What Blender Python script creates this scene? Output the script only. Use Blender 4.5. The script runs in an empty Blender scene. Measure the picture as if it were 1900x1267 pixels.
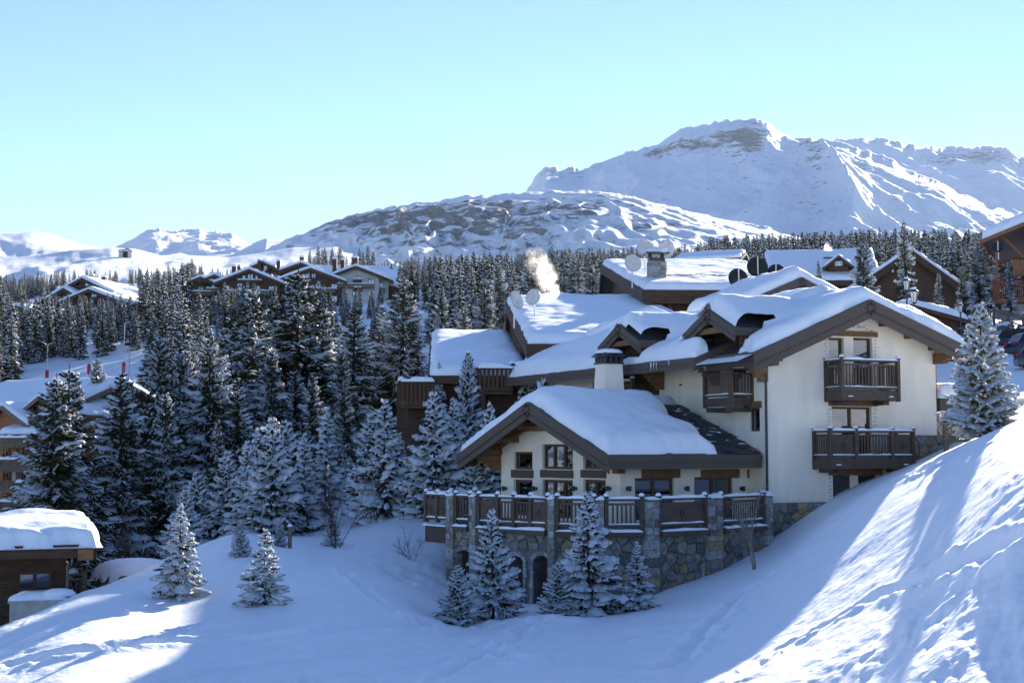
import bpy, math, random
import numpy as np
from mathutils import Vector, Matrix

# ------------------------------------------------------------------ camera, sky, sun, exposure
F, CX, CY, HOR = 2639.0, 950.0, 633.5, 830.0        # picture geometry: 50 mm lens on a 1900 x 1267 frame
PT = math.atan((HOR - CY) / F); CP, SP = math.cos(PT), math.sin(PT)
SUN_AZ, SUN_EL = math.radians(21.0), math.radians(16.2)
SUN = Vector((math.sin(SUN_AZ) * math.cos(SUN_EL), math.cos(SUN_AZ) * math.cos(SUN_EL), math.sin(SUN_EL)))
scn = bpy.context.scene
COL = scn.collection
cam_d = bpy.data.cameras.new('camera'); cam = bpy.data.objects.new('camera', cam_d); COL.objects.link(cam)
cam_d.sensor_width = 36.0; cam_d.lens = 36.0 * F / 1900.0
cam_d.clip_start = 0.1; cam_d.clip_end = 30000.0
cam.location = (0, 0, 0); cam.rotation_euler = (math.pi / 2 + PT, 0, 0)
scn.camera = cam
w = bpy.data.worlds.new('World'); scn.world = w; w.use_nodes = True
wn, wl = w.node_tree.nodes, w.node_tree.links
wn.clear()
sky = wn.new('ShaderNodeTexSky'); sky.sky_type = 'NISHITA'; sky.sun_disc = False
sky.sun_elevation = SUN_EL; sky.sun_rotation = SUN_AZ
sky.altitude = 1850.0; sky.air_density = 1.0; sky.dust_density = 0.0; sky.ozone_density = 2.0
bg = wn.new('ShaderNodeBackground'); bg.inputs['Strength'].default_value = 0.058
wo = wn.new('ShaderNodeOutputWorld')
tint = wn.new('ShaderNodeMix'); tint.data_type = 'RGBA'; tint.blend_type = 'MULTIPLY'; tint.inputs['Factor'].default_value = 1.0; tint.inputs['B'].default_value = (0.82, 0.92, 1.14, 1)   # cool white balance
wl.new(sky.outputs[0], tint.inputs['A']); wl.new(tint.outputs['Result'], bg.inputs[0]); wl.new(bg.outputs[0], wo.inputs[0])
sd = bpy.data.lights.new('sun', 'SUN'); sd.energy = 5.0; sd.angle = math.radians(0.55); sd.color = (1.0, 0.93, 0.82)
so = bpy.data.objects.new('sun', sd); COL.objects.link(so)
so.rotation_euler = SUN.to_track_quat('Z', 'Y').to_euler(); so.location = (60, 80, 60)
scn.view_settings.view_transform = 'Standard'; scn.view_settings.look = 'None'
scn.view_settings.gamma = 1.0; scn.view_settings.use_curve_mapping = False
scn.view_settings.exposure = 1.95
scn.cycles.max_bounces = 6; scn.cycles.diffuse_bounces = 3; scn.cycles.glossy_bounces = 2
scn.cycles.transparent_max_bounces = 8; scn.cycles.volume_bounces = 2

# ------------------------------------------------------------------ helpers
rnd = random.Random(7)
def ray(px, py):
    yc = (CY - py) / F
    return ((px - CX) / F, CP - yc * SP, SP + yc * CP)
def P(px, py, Y):
    d = ray(px, py); k = Y / d[1]
    return (d[0] * k, Y, d[2] * k)
def proj(x, y, z):
    d = y * CP + z * SP
    return CX + F * x / d, CY - F * (-y * SP + z * CP) / d

class Frame:                     # a building's own ground frame: u to the right, v to the back
    def __init__(s, x, y, deg, zb):
        s.x, s.y, s.zb, s.deg = x, y, zb, deg; a = math.radians(deg); s.c, s.s = math.cos(a), math.sin(a)
    def uv(s, X, Y):
        X -= s.x; Y -= s.y
        return X * s.c + Y * s.s, -X * s.s + Y * s.c
    def w(s, u, v, z=0): return s.x + u * s.c - v * s.s, s.y + u * s.s + v * s.c, z
    def _h(s, px, py):
        d = ray(px, py); ou, ov = s.uv(0, 0)
        return d[0] * s.c + d[1] * s.s, -d[0] * s.s + d[1] * s.c, d[2], ou, ov
    def hv(s, px, py, v0):
        du, dv, dz, ou, ov = s._h(px, py); k = (v0 - ov) / dv
        return ou + k * du, dz * k - s.zb
    def hu(s, px, py, u0):
        du, dv, dz, ou, ov = s._h(px, py); k = (u0 - ou) / du
        return ov + k * dv, dz * k - s.zb
    def empty(s, name):
        e = bpy.data.objects.new(name, None); COL.objects.link(e)
        e.location = (s.x, s.y, s.zb); e.rotation_euler = (0, 0, math.radians(s.deg)); e.empty_display_size = 0.5
        return e

def tag(o, label=None, cat=None, group=None, kind=None):
    if label: o['label'] = label
    if cat: o['category'] = cat
    if group: o['group'] = group
    if kind: o['kind'] = kind
    return o

def np_mesh(name, V, Fq, smooth=False):
    """V (n,3), Fq (m,3) or (m,4) numpy arrays"""
    me = bpy.data.meshes.new(name)
    V = np.asarray(V, dtype=np.float32); Fq = np.asarray(Fq, dtype=np.int32)
    k = Fq.shape[1]
    me.vertices.add(len(V)); me.vertices.foreach_set('co', V.ravel())
    me.loops.add(Fq.size); me.loops.foreach_set('vertex_index', Fq.ravel())
    me.polygons.add(len(Fq))
    me.polygons.foreach_set('loop_start', np.arange(0, Fq.size, k, dtype=np.int32))
    me.polygons.foreach_set('loop_total', np.full(len(Fq), k, dtype=np.int32))
    if smooth: me.polygons.foreach_set('use_smooth', np.ones(len(Fq), dtype=bool))
    me.update(calc_edges=True)
    return me

def link(name, me, mat, parent=None, loc=None, rz=None, smooth=None):
    o = bpy.data.objects.new(name, me); COL.objects.link(o)
    if mat is not None and not me.materials: me.materials.append(mat)
    if parent is not None: o.parent = parent
    if loc is not None: o.location = loc
    if rz is not None: o.rotation_euler = (0, 0, rz)
    return o

class MB:
    def __init__(s): s.v, s.f = [], []
    def add(s, vs, fs):
        n = len(s.v); s.v += [tuple(p) for p in vs]; s.f += [tuple(i + n for i in q) for q in fs]; return s
    def box(s, x0, x1, y0, y1, z0, z1):
        return s.add([(x0,y0,z0),(x1,y0,z0),(x1,y1,z0),(x0,y1,z0),(x0,y0,z1),(x1,y0,z1),(x1,y1,z1),(x0,y1,z1)],
                     [(0,3,2,1),(4,5,6,7),(0,1,5,4),(1,2,6,5),(2,3,7,6),(3,0,4,7)])
    def obox(s, O, r, n, a0, a1, b0, b1, z0, z1):           # box in a wall frame: a along r, b along n (outwards), z up
        if r[0] * n[1] - r[1] * n[0] < 0: b0, b1 = -b1, -b0; n = (-n[0], -n[1], 0)
        p = lambda a, b, z: (O[0]+r[0]*a+n[0]*b, O[1]+r[1]*a+n[1]*b, O[2]+z)
        return s.add([p(a0,b0,z0),p(a1,b0,z0),p(a1,b1,z0),p(a0,b1,z0),p(a0,b0,z1),p(a1,b0,z1),p(a1,b1,z1),p(a0,b1,z1)],
                     [(0,3,2,1),(4,5,6,7),(0,1,5,4),(1,2,6,5),(2,3,7,6),(3,0,4,7)])
    def beam(s, p, q, wd, ht, up=(0, 0, 1)):
        p, q = Vector(p), Vector(q); d = (q - p).normalized(); sd_ = d.cross(Vector(up)).normalized(); u = sd_.cross(d)
        a, b = sd_ * wd / 2, u * ht / 2
        return s.add([p-a-b, p+a-b, p+a+b, p-a+b, q-a-b, q+a-b, q+a+b, q-a+b],
                     [(0,3,2,1),(4,5,6,7),(0,1,5,4),(1,2,6,5),(2,3,7,6),(3,0,4,7)])
    def prism(s, poly, ext):
        n = len(poly); e = Vector(ext); A = [Vector(p) for p in poly]; B = [p + e for p in A]
        return s.add(A + B, [tuple(range(n - 1, -1, -1)), tuple(range(n, 2 * n))] + [(i, (i + 1) % n, n + (i + 1) % n, n + i) for i in range(n)])
    def tube(s, pts, rad, n=8, cap=True):
        pts = [Vector(p) for p in pts]; rr = rad if isinstance(rad, (list, tuple)) else [rad] * len(pts)
        vs, fs = [], []
        for i, p in enumerate(pts):
            d = (pts[min(i + 1, len(pts) - 1)] - pts[max(i - 1, 0)]).normalized()
            ref = Vector((0, 0, 1)) if abs(d.z) < 0.9 else Vector((1, 0, 0))
            a = d.cross(ref).normalized(); b = a.cross(d)
            for k in range(n):
                t = 2 * math.pi * k / n; vs.append(p + (a * math.cos(t) + b * math.sin(t)) * rr[i])
        for i in range(len(pts) - 1):
            for k in range(n): fs.append((i*n+k, i*n+(k+1)%n, (i+1)*n+(k+1)%n, (i+1)*n+k))
        if cap: fs += [tuple(range(n - 1, -1, -1)), tuple(range((len(pts)-1)*n, len(pts)*n))]
        return s.add(vs, fs)
    def lathe(s, prof, n=16, c=(0, 0, 0)):
        vs, fs = [], []
        for r_, z in prof:
            for k in range(n):
                t = 2 * math.pi * k / n; vs.append((c[0] + r_ * math.cos(t), c[1] + r_ * math.sin(t), c[2] + z))
        for i in range(len(prof) - 1):
            for k in range(n): fs.append((i*n+k, i*n+(k+1)%n, (i+1)*n+(k+1)%n, (i+1)*n+k))
        fs += [tuple(range(n - 1, -1, -1)), tuple(range((len(prof)-1)*n, len(prof)*n))]
        return s.add(vs, fs)
    def mesh(s, name, smooth=False):
        me = bpy.data.meshes.new(name); me.from_pydata(s.v, [], s.f)
        if smooth: me.polygons.foreach_set('use_smooth', np.ones(len(me.polygons), dtype=bool))
        me.update(); return me
    def build(s, name, mat, parent=None, smooth=False, loc=None, rz=None):
        return link(name, s.mesh(name, smooth), mat, parent, loc, rz)

def _h(ix, iy, seed):
    h = (ix.astype(np.int64) * 374761393 + iy.astype(np.int64) * 668265263 + seed * 974634777) & 0xffffffff
    h = ((h ^ (h >> 13)) * 1274126177) & 0xffffffff
    h = ((h ^ (h >> 16)) * 2246822519) & 0xffffffff
    return ((h ^ (h >> 15)) & 0xffffff) / float(0xffffff)
def vnoise(x, y, seed=0):
    x = np.asarray(x, float); y = np.asarray(y, float)
    ix, iy = np.floor(x), np.floor(y); fx, fy = x - ix, y - iy
    fx = fx * fx * fx * (fx * (fx * 6 - 15) + 10); fy = fy * fy * fy * (fy * (fy * 6 - 15) + 10)
    a, b, c, d = _h(ix, iy, seed), _h(ix + 1, iy, seed), _h(ix, iy + 1, seed), _h(ix + 1, iy + 1, seed)
    return (a + (b - a) * fx) * (1 - fy) + (c + (d - c) * fx) * fy          # 0..1
def fbm(x, y, oct=4, seed=0, gain=0.5):
    s, a, n = 0.0, 1.0, 0.0
    for o in range(oct):
        s = s + a * (vnoise(x * 2 ** o + 13.7 * o, y * 2 ** o - 7.3 * o, seed + o) * 2 - 1); n += a; a *= gain
    return s / n                                                          # about -1..1
def ridged(x, y, oct=4, seed=0):
    s, a, n = 0.0, 1.0, 0.0
    for o in range(oct):
        s = s + a * (1 - np.abs(vnoise(x * 2 ** o + 5.1 * o, y * 2 ** o + 9.2 * o, seed + o) * 2 - 1)); n += a; a *= 0.5
    return s / n

# ------------------------------------------------------------------ materials
def nmat(name):
    m = bpy.data.materials.new(name); m.use_nodes = True
    return m, m.node_tree.nodes, m.node_tree.links, m.node_tree.nodes['Principled BSDF']
def mat(name, col, rough=0.7, var=0.2, scale=4.0, bump=0.0, bscale=30.0, stretch=(1, 1, 1), rand=0.0, col2=None, spec=0.3, det=5.0):
    m, N, L, B = nmat(name)
    B.inputs['Roughness'].default_value = rough; B.inputs['Specular IOR Level'].default_value = spec
    tc = N.new('ShaderNodeTexCoord'); mp = N.new('ShaderNodeMapping'); mp.inputs['Scale'].default_value = stretch
    L.new(tc.outputs['Object'], mp.inputs['Vector'])
    nz = N.new('ShaderNodeTexNoise'); nz.inputs['Scale'].default_value = scale; nz.inputs['Detail'].default_value = det
    L.new(mp.outputs[0], nz.inputs['Vector'])
    rp = N.new('ShaderNodeValToRGB'); rp.color_ramp.elements[0].position = 0.3; rp.color_ramp.elements[1].position = 0.7
    c2 = col2 or tuple(min(1, c * (1 + var)) for c in col); c1 = tuple(c * (1 - var) for c in col)
    rp.color_ramp.elements[0].color = (*c1, 1); rp.color_ramp.elements[1].color = (*c2, 1)
    L.new(nz.outputs['Fac'], rp.inputs[0]); out = rp.outputs[0]
    if rand:
        oi = N.new('ShaderNodeObjectInfo'); mr = N.new('ShaderNodeMapRange'); mr.inputs['To Min'].default_value = 1 - rand; mr.inputs['To Max'].default_value = 1 + rand
        L.new(oi.outputs['Random'], mr.inputs['Value'])
        mx = N.new('ShaderNodeMix'); mx.data_type = 'RGBA'; mx.blend_type = 'MULTIPLY'; mx.inputs['Factor'].default_value = 1
        L.new(out, mx.inputs['A']); L.new(mr.outputs[0], mx.inputs['B']); out = mx.outputs['Result']
    L.new(out, B.inputs['Base Color'])
    if bump:
        n2 = N.new('ShaderNodeTexNoise'); n2.inputs['Scale'].default_value = bscale; n2.inputs['Detail'].default_value = 4
        L.new(mp.outputs[0], n2.inputs['Vector'])
        bp = N.new('ShaderNodeBump'); bp.inputs['Strength'].default_value = bump; bp.inputs['Distance'].default_value = 0.03
        L.new(n2.outputs['Fac'], bp.inputs['Height']); L.new(bp.outputs[0], B.inputs['Normal'])
    return m

M = {}
M['snow'] = mat('snow', (0.84, 0.86, 0.89), 0.55, 0.03, 1.5, 0.6, 7.0, spec=0.2)
M['roofsnow'] = mat('roof_snow', (0.86, 0.875, 0.90), 0.55, 0.02, 2.0, 0.6, 5.0, spec=0.2)
M['treesnow'] = mat('tree_snow', (0.82, 0.85, 0.89), 0.6, 0.05, 6.0, 0.4, 25.0, spec=0.1)
M['stucco'] = mat('stucco', (0.90, 0.80, 0.65), 0.9, 0.09, 1.1, 0.4, 45.0, (1, 1, 0.35), spec=0.1)
M['fascia'] = mat('painted_fascia_wood', (0.098, 0.076, 0.060), 0.6, 0.14, 3.0, 0.25, 40.0, (1, 1, 6), spec=0.3)
M['railwood'] = mat('brown_rail_wood', (0.090, 0.062, 0.045), 0.6, 0.2, 4.0, 0.2, 40.0, rand=0.12)
M['wood'] = mat('warm_timber', (0.20, 0.105, 0.052), 0.65, 0.35, 3.0, 0.3, 20.0, (1, 1, 8), rand=0.15)
M['soffit'] = mat('soffit_timber', (0.20, 0.10, 0.045), 0.7, 0.3, 3.0, 0.2, 20.0, (1, 6, 1))
M['darkwood'] = mat('dark_brown_timber', (0.085, 0.045, 0.025), 0.7, 0.35, 2.0, 0.4, 16.0, (1, 1, 9), rand=0.1)
M['greywood'] = mat('weathered_wood', (0.17, 0.125, 0.09), 0.8, 0.3, 3.0, 0.3, 30.0, (1, 1, 5), rand=0.15)
M['orangewood'] = mat('orange_timber', (0.25, 0.105, 0.042), 0.6, 0.35, 3.0, 0.2, 20.0, (1, 1, 6), rand=0.1)
M['frame'] = mat('window_frame_wood', (0.095, 0.058, 0.034), 0.55, 0.25, 4.0, 0.2, 20.0, (1, 1, 6))
M['slate'] = mat('roof_slate', (0.055, 0.055, 0.058), 0.6, 0.35, 5.0, 0.5, 20.0, rand=0.3)
M['metal'] = mat('dark_metal', (0.03, 0.028, 0.027), 0.4, 0.2, 8.0, spec=0.5)
M['mortar'] = mat('mortar', (0.14, 0.14, 0.14), 0.95, 0.25, 6.0, 0.4, 40.0)
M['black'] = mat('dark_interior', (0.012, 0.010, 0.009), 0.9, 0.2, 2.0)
M['curtain'] = mat('curtain_cloth', (0.42, 0.47, 0.50), 0.9, 0.25, 1.0, 0.2, 10.0, (14, 14, 0.3))
M['bark'] = mat('spruce_bark', (0.055, 0.040, 0.030), 0.9, 0.3, 6.0, 0.5, 30.0)
M['birch'] = mat('pale_bark', (0.22, 0.19, 0.16), 0.9, 0.3, 8.0)
M['dishpale'] = mat('pale_dish_paint', (0.62, 0.60, 0.56), 0.5, 0.1, 3.0)
M['dishdark'] = mat('dark_dish_paint', (0.022, 0.019, 0.018), 0.5, 0.2, 3.0)
M['concrete'] = mat('concrete', (0.42, 0.39, 0.34), 0.9, 0.15, 3.0, 0.3, 30.0)
M['red'] = mat('red_padding', (0.5, 0.03, 0.04), 0.6, 0.15, 3.0)
M['lampglass'] = mat('frosted_lamp_glass', (0.80, 0.76, 0.66), 0.4, 0.05, 3.0)
M['carpaint'] = mat('dark_blue_car_paint', (0.016, 0.022, 0.040), 0.25, 0.1, 1.0, spec=0.6)
M['tyre'] = mat('tyre_rubber', (0.015, 0.015, 0.016), 0.85, 0.2, 5.0)
M['palewall'] = mat('pale_render', (0.52, 0.50, 0.47), 0.9, 0.08, 1.0)

def stone_mat(name, a, b, c):
    m, N, L, B = nmat(name); B.inputs['Roughness'].default_value = 0.85; B.inputs['Specular IOR Level'].default_value = 0.2
    oi = N.new('ShaderNodeObjectInfo'); rp = N.new('ShaderNodeValToRGB'); e = rp.color_ramp.elements
    e[0].position = 0.0; e[0].color = (*a, 1); e[1].position = 1.0; e[1].color = (*c, 1)
    k = e.new(0.55); k.color = (*b, 1); k2 = e.new(0.8); k2.color = (*[0.6 * q for q in a], 1)
    L.new(oi.outputs['Random'], rp.inputs[0])
    tc = N.new('ShaderNodeTexCoord'); nz = N.new('ShaderNodeTexNoise'); nz.inputs['Scale'].default_value = 9; nz.inputs['Detail'].default_value = 6
    L.new(tc.outputs['Object'], nz.inputs['Vector'])
    mr = N.new('ShaderNodeMapRange'); mr.inputs['From Min'].default_value = 0.3; mr.inputs['From Max'].default_value = 0.7; mr.inputs['To Min'].default_value = 0.55; mr.inputs['To Max'].default_value = 1.35
    L.new(nz.outputs['Fac'], mr.inputs['Value'])
    mx = N.new('ShaderNodeMix'); mx.data_type = 'RGBA'; mx.blend_type = 'MULTIPLY'; mx.inputs['Factor'].default_value = 1
    L.new(rp.outputs[0], mx.inputs['A']); L.new(mr.outputs[0], mx.inputs['B']); L.new(mx.outputs['Result'], B.inputs['Base Color'])
    bp = N.new('ShaderNodeBump'); bp.inputs['Strength'].default_value = 0.5; bp.inputs['Distance'].default_value = 0.03
    L.new(nz.outputs['Fac'], bp.inputs['Height']); L.new(bp.outputs[0], B.inputs['Normal'])
    return m
M['stone'] = stone_mat('rubble_stone', (0.20, 0.19, 0.175), (0.28, 0.255, 0.21), (0.37, 0.27, 0.14))
M['palestone'] = stone_mat('pale_ashlar', (0.30, 0.30, 0.29), (0.38, 0.37, 0.34), (0.36, 0.32, 0.25))

def treesnow_mat():                      # snow on boughs lets some light through
    m = M['treesnow']; N, L = m.node_tree.nodes, m.node_tree.links; B = N['Principled BSDF']
    t = N.new('ShaderNodeBsdfTranslucent'); t.inputs[0].default_value = (0.85, 0.86, 0.84, 1); mx = N.new('ShaderNodeMixShader'); mx.inputs[0].default_value = 0.32
    L.new(B.outputs[0], mx.inputs[1]); L.new(t.outputs[0], mx.inputs[2]); L.new(mx.outputs[0], N['Material Output'].inputs['Surface'])
treesnow_mat()
def glass_mat():
    m, N, L, B = nmat('window_glass'); N.remove(B); out = N['Material Output']
    tr = N.new('ShaderNodeBsdfTransparent'); tr.inputs[0].default_value = (0.62, 0.66, 0.70, 1)
    gl = N.new('ShaderNodeBsdfGlossy'); gl.inputs['Roughness'].default_value = 0.02; gl.inputs[0].default_value = (0.9, 0.93, 0.97, 1)
    fr = N.new('ShaderNodeFresnel'); fr.inputs['IOR'].default_value = 1.9
    tc = N.new('ShaderNodeTexCoord'); nz = N.new('ShaderNodeTexNoise'); nz.inputs['Scale'].default_value = 1.3
    L.new(tc.outputs['Object'], nz.inputs['Vector'])
    bp = N.new('ShaderNodeBump'); bp.inputs['Strength'].default_value = 0.06; bp.inputs['Distance'].default_value = 0.05
    L.new(nz.outputs['Fac'], bp.inputs['Height']); L.new(bp.outputs[0], gl.inputs['Normal'])
    ad = N.new('ShaderNodeMath'); ad.operation = 'ADD'; ad.inputs[1].default_value = 0.10; L.new(fr.outputs[0], ad.inputs[0])
    mx = N.new('ShaderNodeMixShader'); L.new(ad.outputs[0], mx.inputs[0]); L.new(tr.outputs[0], mx.inputs[1]); L.new(gl.outputs[0], mx.inputs[2])
    L.new(mx.outputs[0], out.inputs['Surface']); return m
M['glass'] = glass_mat()

def needle_mat(name, col, tr_amt):
    m, N, L, B = nmat(name); B.inputs['Roughness'].default_value = 0.75; B.inputs['Specular IOR Level'].default_value = 0.15
    tc = N.new('ShaderNodeTexCoord'); nz = N.new('ShaderNodeTexNoise'); nz.inputs['Scale'].default_value = 3.0; nz.inputs['Detail'].default_value = 6
    L.new(tc.outputs['Object'], nz.inputs['Vector'])
    rp = N.new('ShaderNodeValToRGB'); rp.color_ramp.elements[0].position = 0.3; rp.color_ramp.elements[1].position = 0.72
    rp.color_ramp.elements[0].color = (*[c * 0.6 for c in col], 1); rp.color_ramp.elements[1].color = (col[0] * 1.6, col[1] * 1.45, col[2] * 1.2, 1)
    oi = N.new('ShaderNodeObjectInfo'); mr = N.new('ShaderNodeMapRange'); mr.inputs['To Min'].default_value = 0.7; mr.inputs['To Max'].default_value = 1.4; L.new(oi.outputs['Random'], mr.inputs['Value'])
    mv = N.new('ShaderNodeMix'); mv.data_type = 'RGBA'; mv.blend_type = 'MULTIPLY'; mv.inputs['Factor'].default_value = 1; L.new(nz.outputs['Fac'], rp.inputs[0]); L.new(rp.outputs[0], mv.inputs['A']); L.new(mr.outputs[0], mv.inputs['B']); L.new(mv.outputs['Result'], B.inputs['Base Color'])
    t = N.new('ShaderNodeBsdfTranslucent'); t.inputs[0].default_value = (col[0] * 3.4, col[1] * 2.8, col[2] * 1.2, 1)
    mx = N.new('ShaderNodeMixShader'); mx.inputs[0].default_value = tr_amt
    L.new(B.outputs[0], mx.inputs[1]); L.new(t.outputs[0], mx.inputs[2]); L.new(mx.outputs[0], N['Material Output'].inputs['Surface'])
    return m
M['needle'] = needle_mat('spruce_needles', (0.040, 0.048, 0.020), 0.4)
M['needle_sunlit'] = needle_mat('sunlit_needles', (0.11, 0.105, 0.04), 0.55)  # sunlight painted into the colour: brighter, yellower needles for the right-hand fir

# ------------------------------------------------------------------ terrain: one continuous snow ground
GC = [(-300,1267,29),(0,1267,30),(475,1267,29),(950,1267,26),(1425,1267,22),(1900,1267,16),(2500,1267,12),
 (-300,2290,6),(0,2285,6),(475,2265,6),(950,2250,6),(1500,2150,6),(1900,2000,6),(2600,1880,6),
 (-300,1235,38),(0,1163,38),(150,1100,42),(290,1048,47),(330,1108,40),(490,1118,38),(440,988,54),(600,1170,34),
 (620,1000,58),(760,978,58),(700,1080,44),(790,1085,47),(830,1143,44),(1000,1122,45),(1215,1106,46),(1100,1200,33),
 (1440,1016,49),(1570,940,43),(1500,1100,30),(1700,868,37),(1700,1000,27),(1900,785,32),(1900,950,21),(2300,700,34),(2300,900,20),(2900,640,36),
 (0,1235,55),(150,1165,60),(300,1065,70),(450,1015,80),(-300,1255,60),
 (1000,1080,58),(800,935,62),(830,860,65),(840,775,72),(760,960,60),(1100,860,75),(1300,720,88),(1500,900,60),(1650,860,58),(1600,760,75),
 (1750,842,52),(1830,808,49),(1900,770,54),(1850,730,66),(1890,692,80),(1880,664,90),(1850,612,105),(1900,602,110),(1740,602,112),(2300,560,100),(2300,640,60),(2900,520,70),
 (1400,600,125),(1700,575,140),(1100,640,120),(920,660,140),
 (0,950,115),(100,945,115),(300,930,115),(500,895,115),(650,850,115),(790,770,115),
 (-300,800,180),(0,765,185),(100,737,195),(200,715,205),(150,690,222),(280,655,240),(60,810,165),
 (400,725,210),(600,705,210),(800,645,210),
 (-300,610,300),(0,602,300),(150,585,320),(300,600,300),(540,592,330),(750,580,300),(1000,552,300),(1300,542,300),(1600,532,300),(1900,522,300),(2400,490,300),
 (-400,560,430),(0,548,430),(150,530,440),(300,525,460),(450,522,460),(600,495,460),(750,525,440),(950,505,460),(1200,495,460),(1400,490,460),(1700,484,460),(1900,482,440),(2400,455,440),
 (-400,640,760),(0,620,760),(500,600,760),(1000,580,760),(1500,575,760),(1900,575,760),(2400,575,760)]
def _tps(G):
    A = np.array([[(p := P(*g))[0] / p[1] * F / 520.0, math.log(p[1]) * 1.1] for g in G])
    z = np.array([P(*g)[2] / g[2] for g in G])
    n = len(A); d = np.linalg.norm(A[:, None] - A[None], axis=2)
    K = np.where(d > 0, d * d * np.log(d + 1e-12), 0) + np.eye(n) * 0.004
    Pm = np.c_[np.ones(n), A]; L = np.zeros((n + 3, n + 3)); L[:n, :n] = K; L[:n, n:] = Pm; L[n:, :n] = Pm.T
    return A, np.linalg.solve(L, np.r_[z, 0, 0, 0])
TA, TW = _tps(GC)
def ground0(X, Y):
    X = np.asarray(X, float); Y = np.asarray(Y, float); sh = X.shape
    q = np.c_[(X / Y * F / 520.0).ravel(), (np.log(Y) * 1.1).ravel()]; out = np.empty(len(q))
    for i in range(0, len(q), 40000):
        c = q[i:i + 40000]; d2 = ((c[:, None] - TA[None]) ** 2).sum(2)
        out[i:i + 40000] = (0.5 * d2 * np.log(d2 + 1e-20)) @ TW[:-3] + TW[-3] + c @ TW[-2:]
    return out.reshape(sh) * Y
def on_ground(px, py, y0=14, y1=140):          # where the sight line through a pixel first meets the ground
    ys = np.linspace(y0, y1, 900); d = ray(px, py); g = ground0(d[0] / d[1] * ys, ys)
    k = np.where(d[2] / d[1] * ys <= g)[0]
    Y = ys[k[0]] if len(k) else y1
    return d[0] / d[1] * Y, Y, float(ground0(np.array([d[0] / d[1] * Y]), np.array([Y]))[0])
def seg_dist(X, Y, pts):
    best = np.full(X.shape, 1e9)
    for (ax, ay), (bx, by) in zip(pts[:-1], pts[1:]):
        dx, dy = bx - ax, by - ay; t = np.clip(((X - ax) * dx + (Y - ay) * dy) / (dx * dx + dy * dy), 0, 1)
        best = np.minimum(best, np.hypot(X - ax - t * dx, Y - ay - t * dy))
    return best
TRACKS = [[(40, 1232), (180, 1208), (330, 1192), (480, 1190), (580, 1178), (680, 1160), (800, 1158), (930, 1152), (1060, 1150)],
          [(560, 1260), (700, 1250), (850, 1225), (1000, 1205), (1200, 1180)],
          [(820, 1262), (900, 1215), (960, 1180), (990, 1150)],
          [(1480, 1030), (1400, 1090), (1320, 1160), (1240, 1240)], [(1900, 990), (1760, 1060), (1600, 1120), (1440, 1200), (1380, 1260)], [(300, 1262), (420, 1240), (560, 1222), (700, 1215), (900, 1190)], [(640, 1060), (700, 1110), (760, 1150), (860, 1190), (980, 1230)],
          [(1560, 960), (1640, 905), (1720, 872)]]
TRK = [[on_ground(px, py)[:2] for px, py in t] for t in TRACKS]
def smooth01(x): x = np.clip(x, 0, 1); return x * x * (3 - 2 * x)
def detail(X, Y):
    a = CX + X / Y * F
    near = smooth01((75 - Y) / 25)
    d = 0.10 * fbm(X / 5.5, Y / 5.5, 3, 11) * near + 0.04 * fbm(X / 0.9, Y / 1.4, 4, 12) * near
    r = smooth01((a - 1150) / 300) * smooth01((40 - Y) / 12)                 # wind-worked, skied-over slope on the right
    e = X * 0.42 + Y * 0.91; n = X * 0.91 - Y * 0.42
    n2 = n + 0.5 * fbm(e / 2.0, n / 2.0, 2, 70)
    d += r * (0.06 * fbm(n2 / 0.8, e / 3.2, 4, 21) + 0.022 * ridged(n2 / 0.4, e / 1.6, 3, 22))
    d += (0.25 + 0.75 * r) * near * 0.018 * fbm(X / 0.22, Y / 0.22, 3, 24) * smooth01((34 - Y) / 6)
    lines = np.sin(n2 * 9.0 + 3 * fbm(e / 3, n / 3, 2, 25)); d += r * 0.022 * np.clip(lines, 0, 1) * smooth01(fbm(X / 3.0, Y / 3.0, 2, 26) + 0.4)
    c = smooth01((a - 1350) / 350) * smooth01((28 - Y) / 7)
    d += c * (0.08 * fbm(X / 0.35, Y / 0.42, 4, 31) * smooth01(fbm(X / 2.5, Y / 2.5, 2, 33) + 0.35) + 0.05 * fbm(n / 0.3, e / 1.1, 3, 32))
    l = smooth01((190 - a + (Y - 36) * 8) / 120) * smooth01((60 - Y) / 10)                      # trodden strip on the left
    d += l * 0.035 * fbm(X / 0.3, Y / 0.4, 3, 41)
    hx, hy, _ = HOLLOW
    h = np.exp(-(((X - hx) / 1.7) ** 2 + ((Y - hy) / 2.6) ** 2))
    d += -0.35 * h + 0.16 * h * fbm(X / 0.5, Y / 0.6, 4, 51)
    for i, t in enumerate(TRK):
        q = seg_dist(X + 0.25 * fbm(X / 1.2, Y / 1.2, 2, 61), Y, t)
        wq, dq = ((0.2, 0.12) if i == 0 else (0.15, 0.10)); d += -dq * np.exp(-(q / wq) ** 2) + dq * 0.55 * np.exp(-((q - wq * 2.2) / (wq * 0.9)) ** 2) * (1 + fbm(X / 0.3, Y / 0.3, 2, 62))
    return d
HOLLOW = on_ground(775, 1060)
def ground(X, Y):
    X = np.atleast_1d(np.asarray(X, float)); Y = np.atleast_1d(np.asarray(Y, float))
    return ground0(X, Y) + detail(X, Y)
def gz(x, y): return float(ground(x, y)[0])

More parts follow.
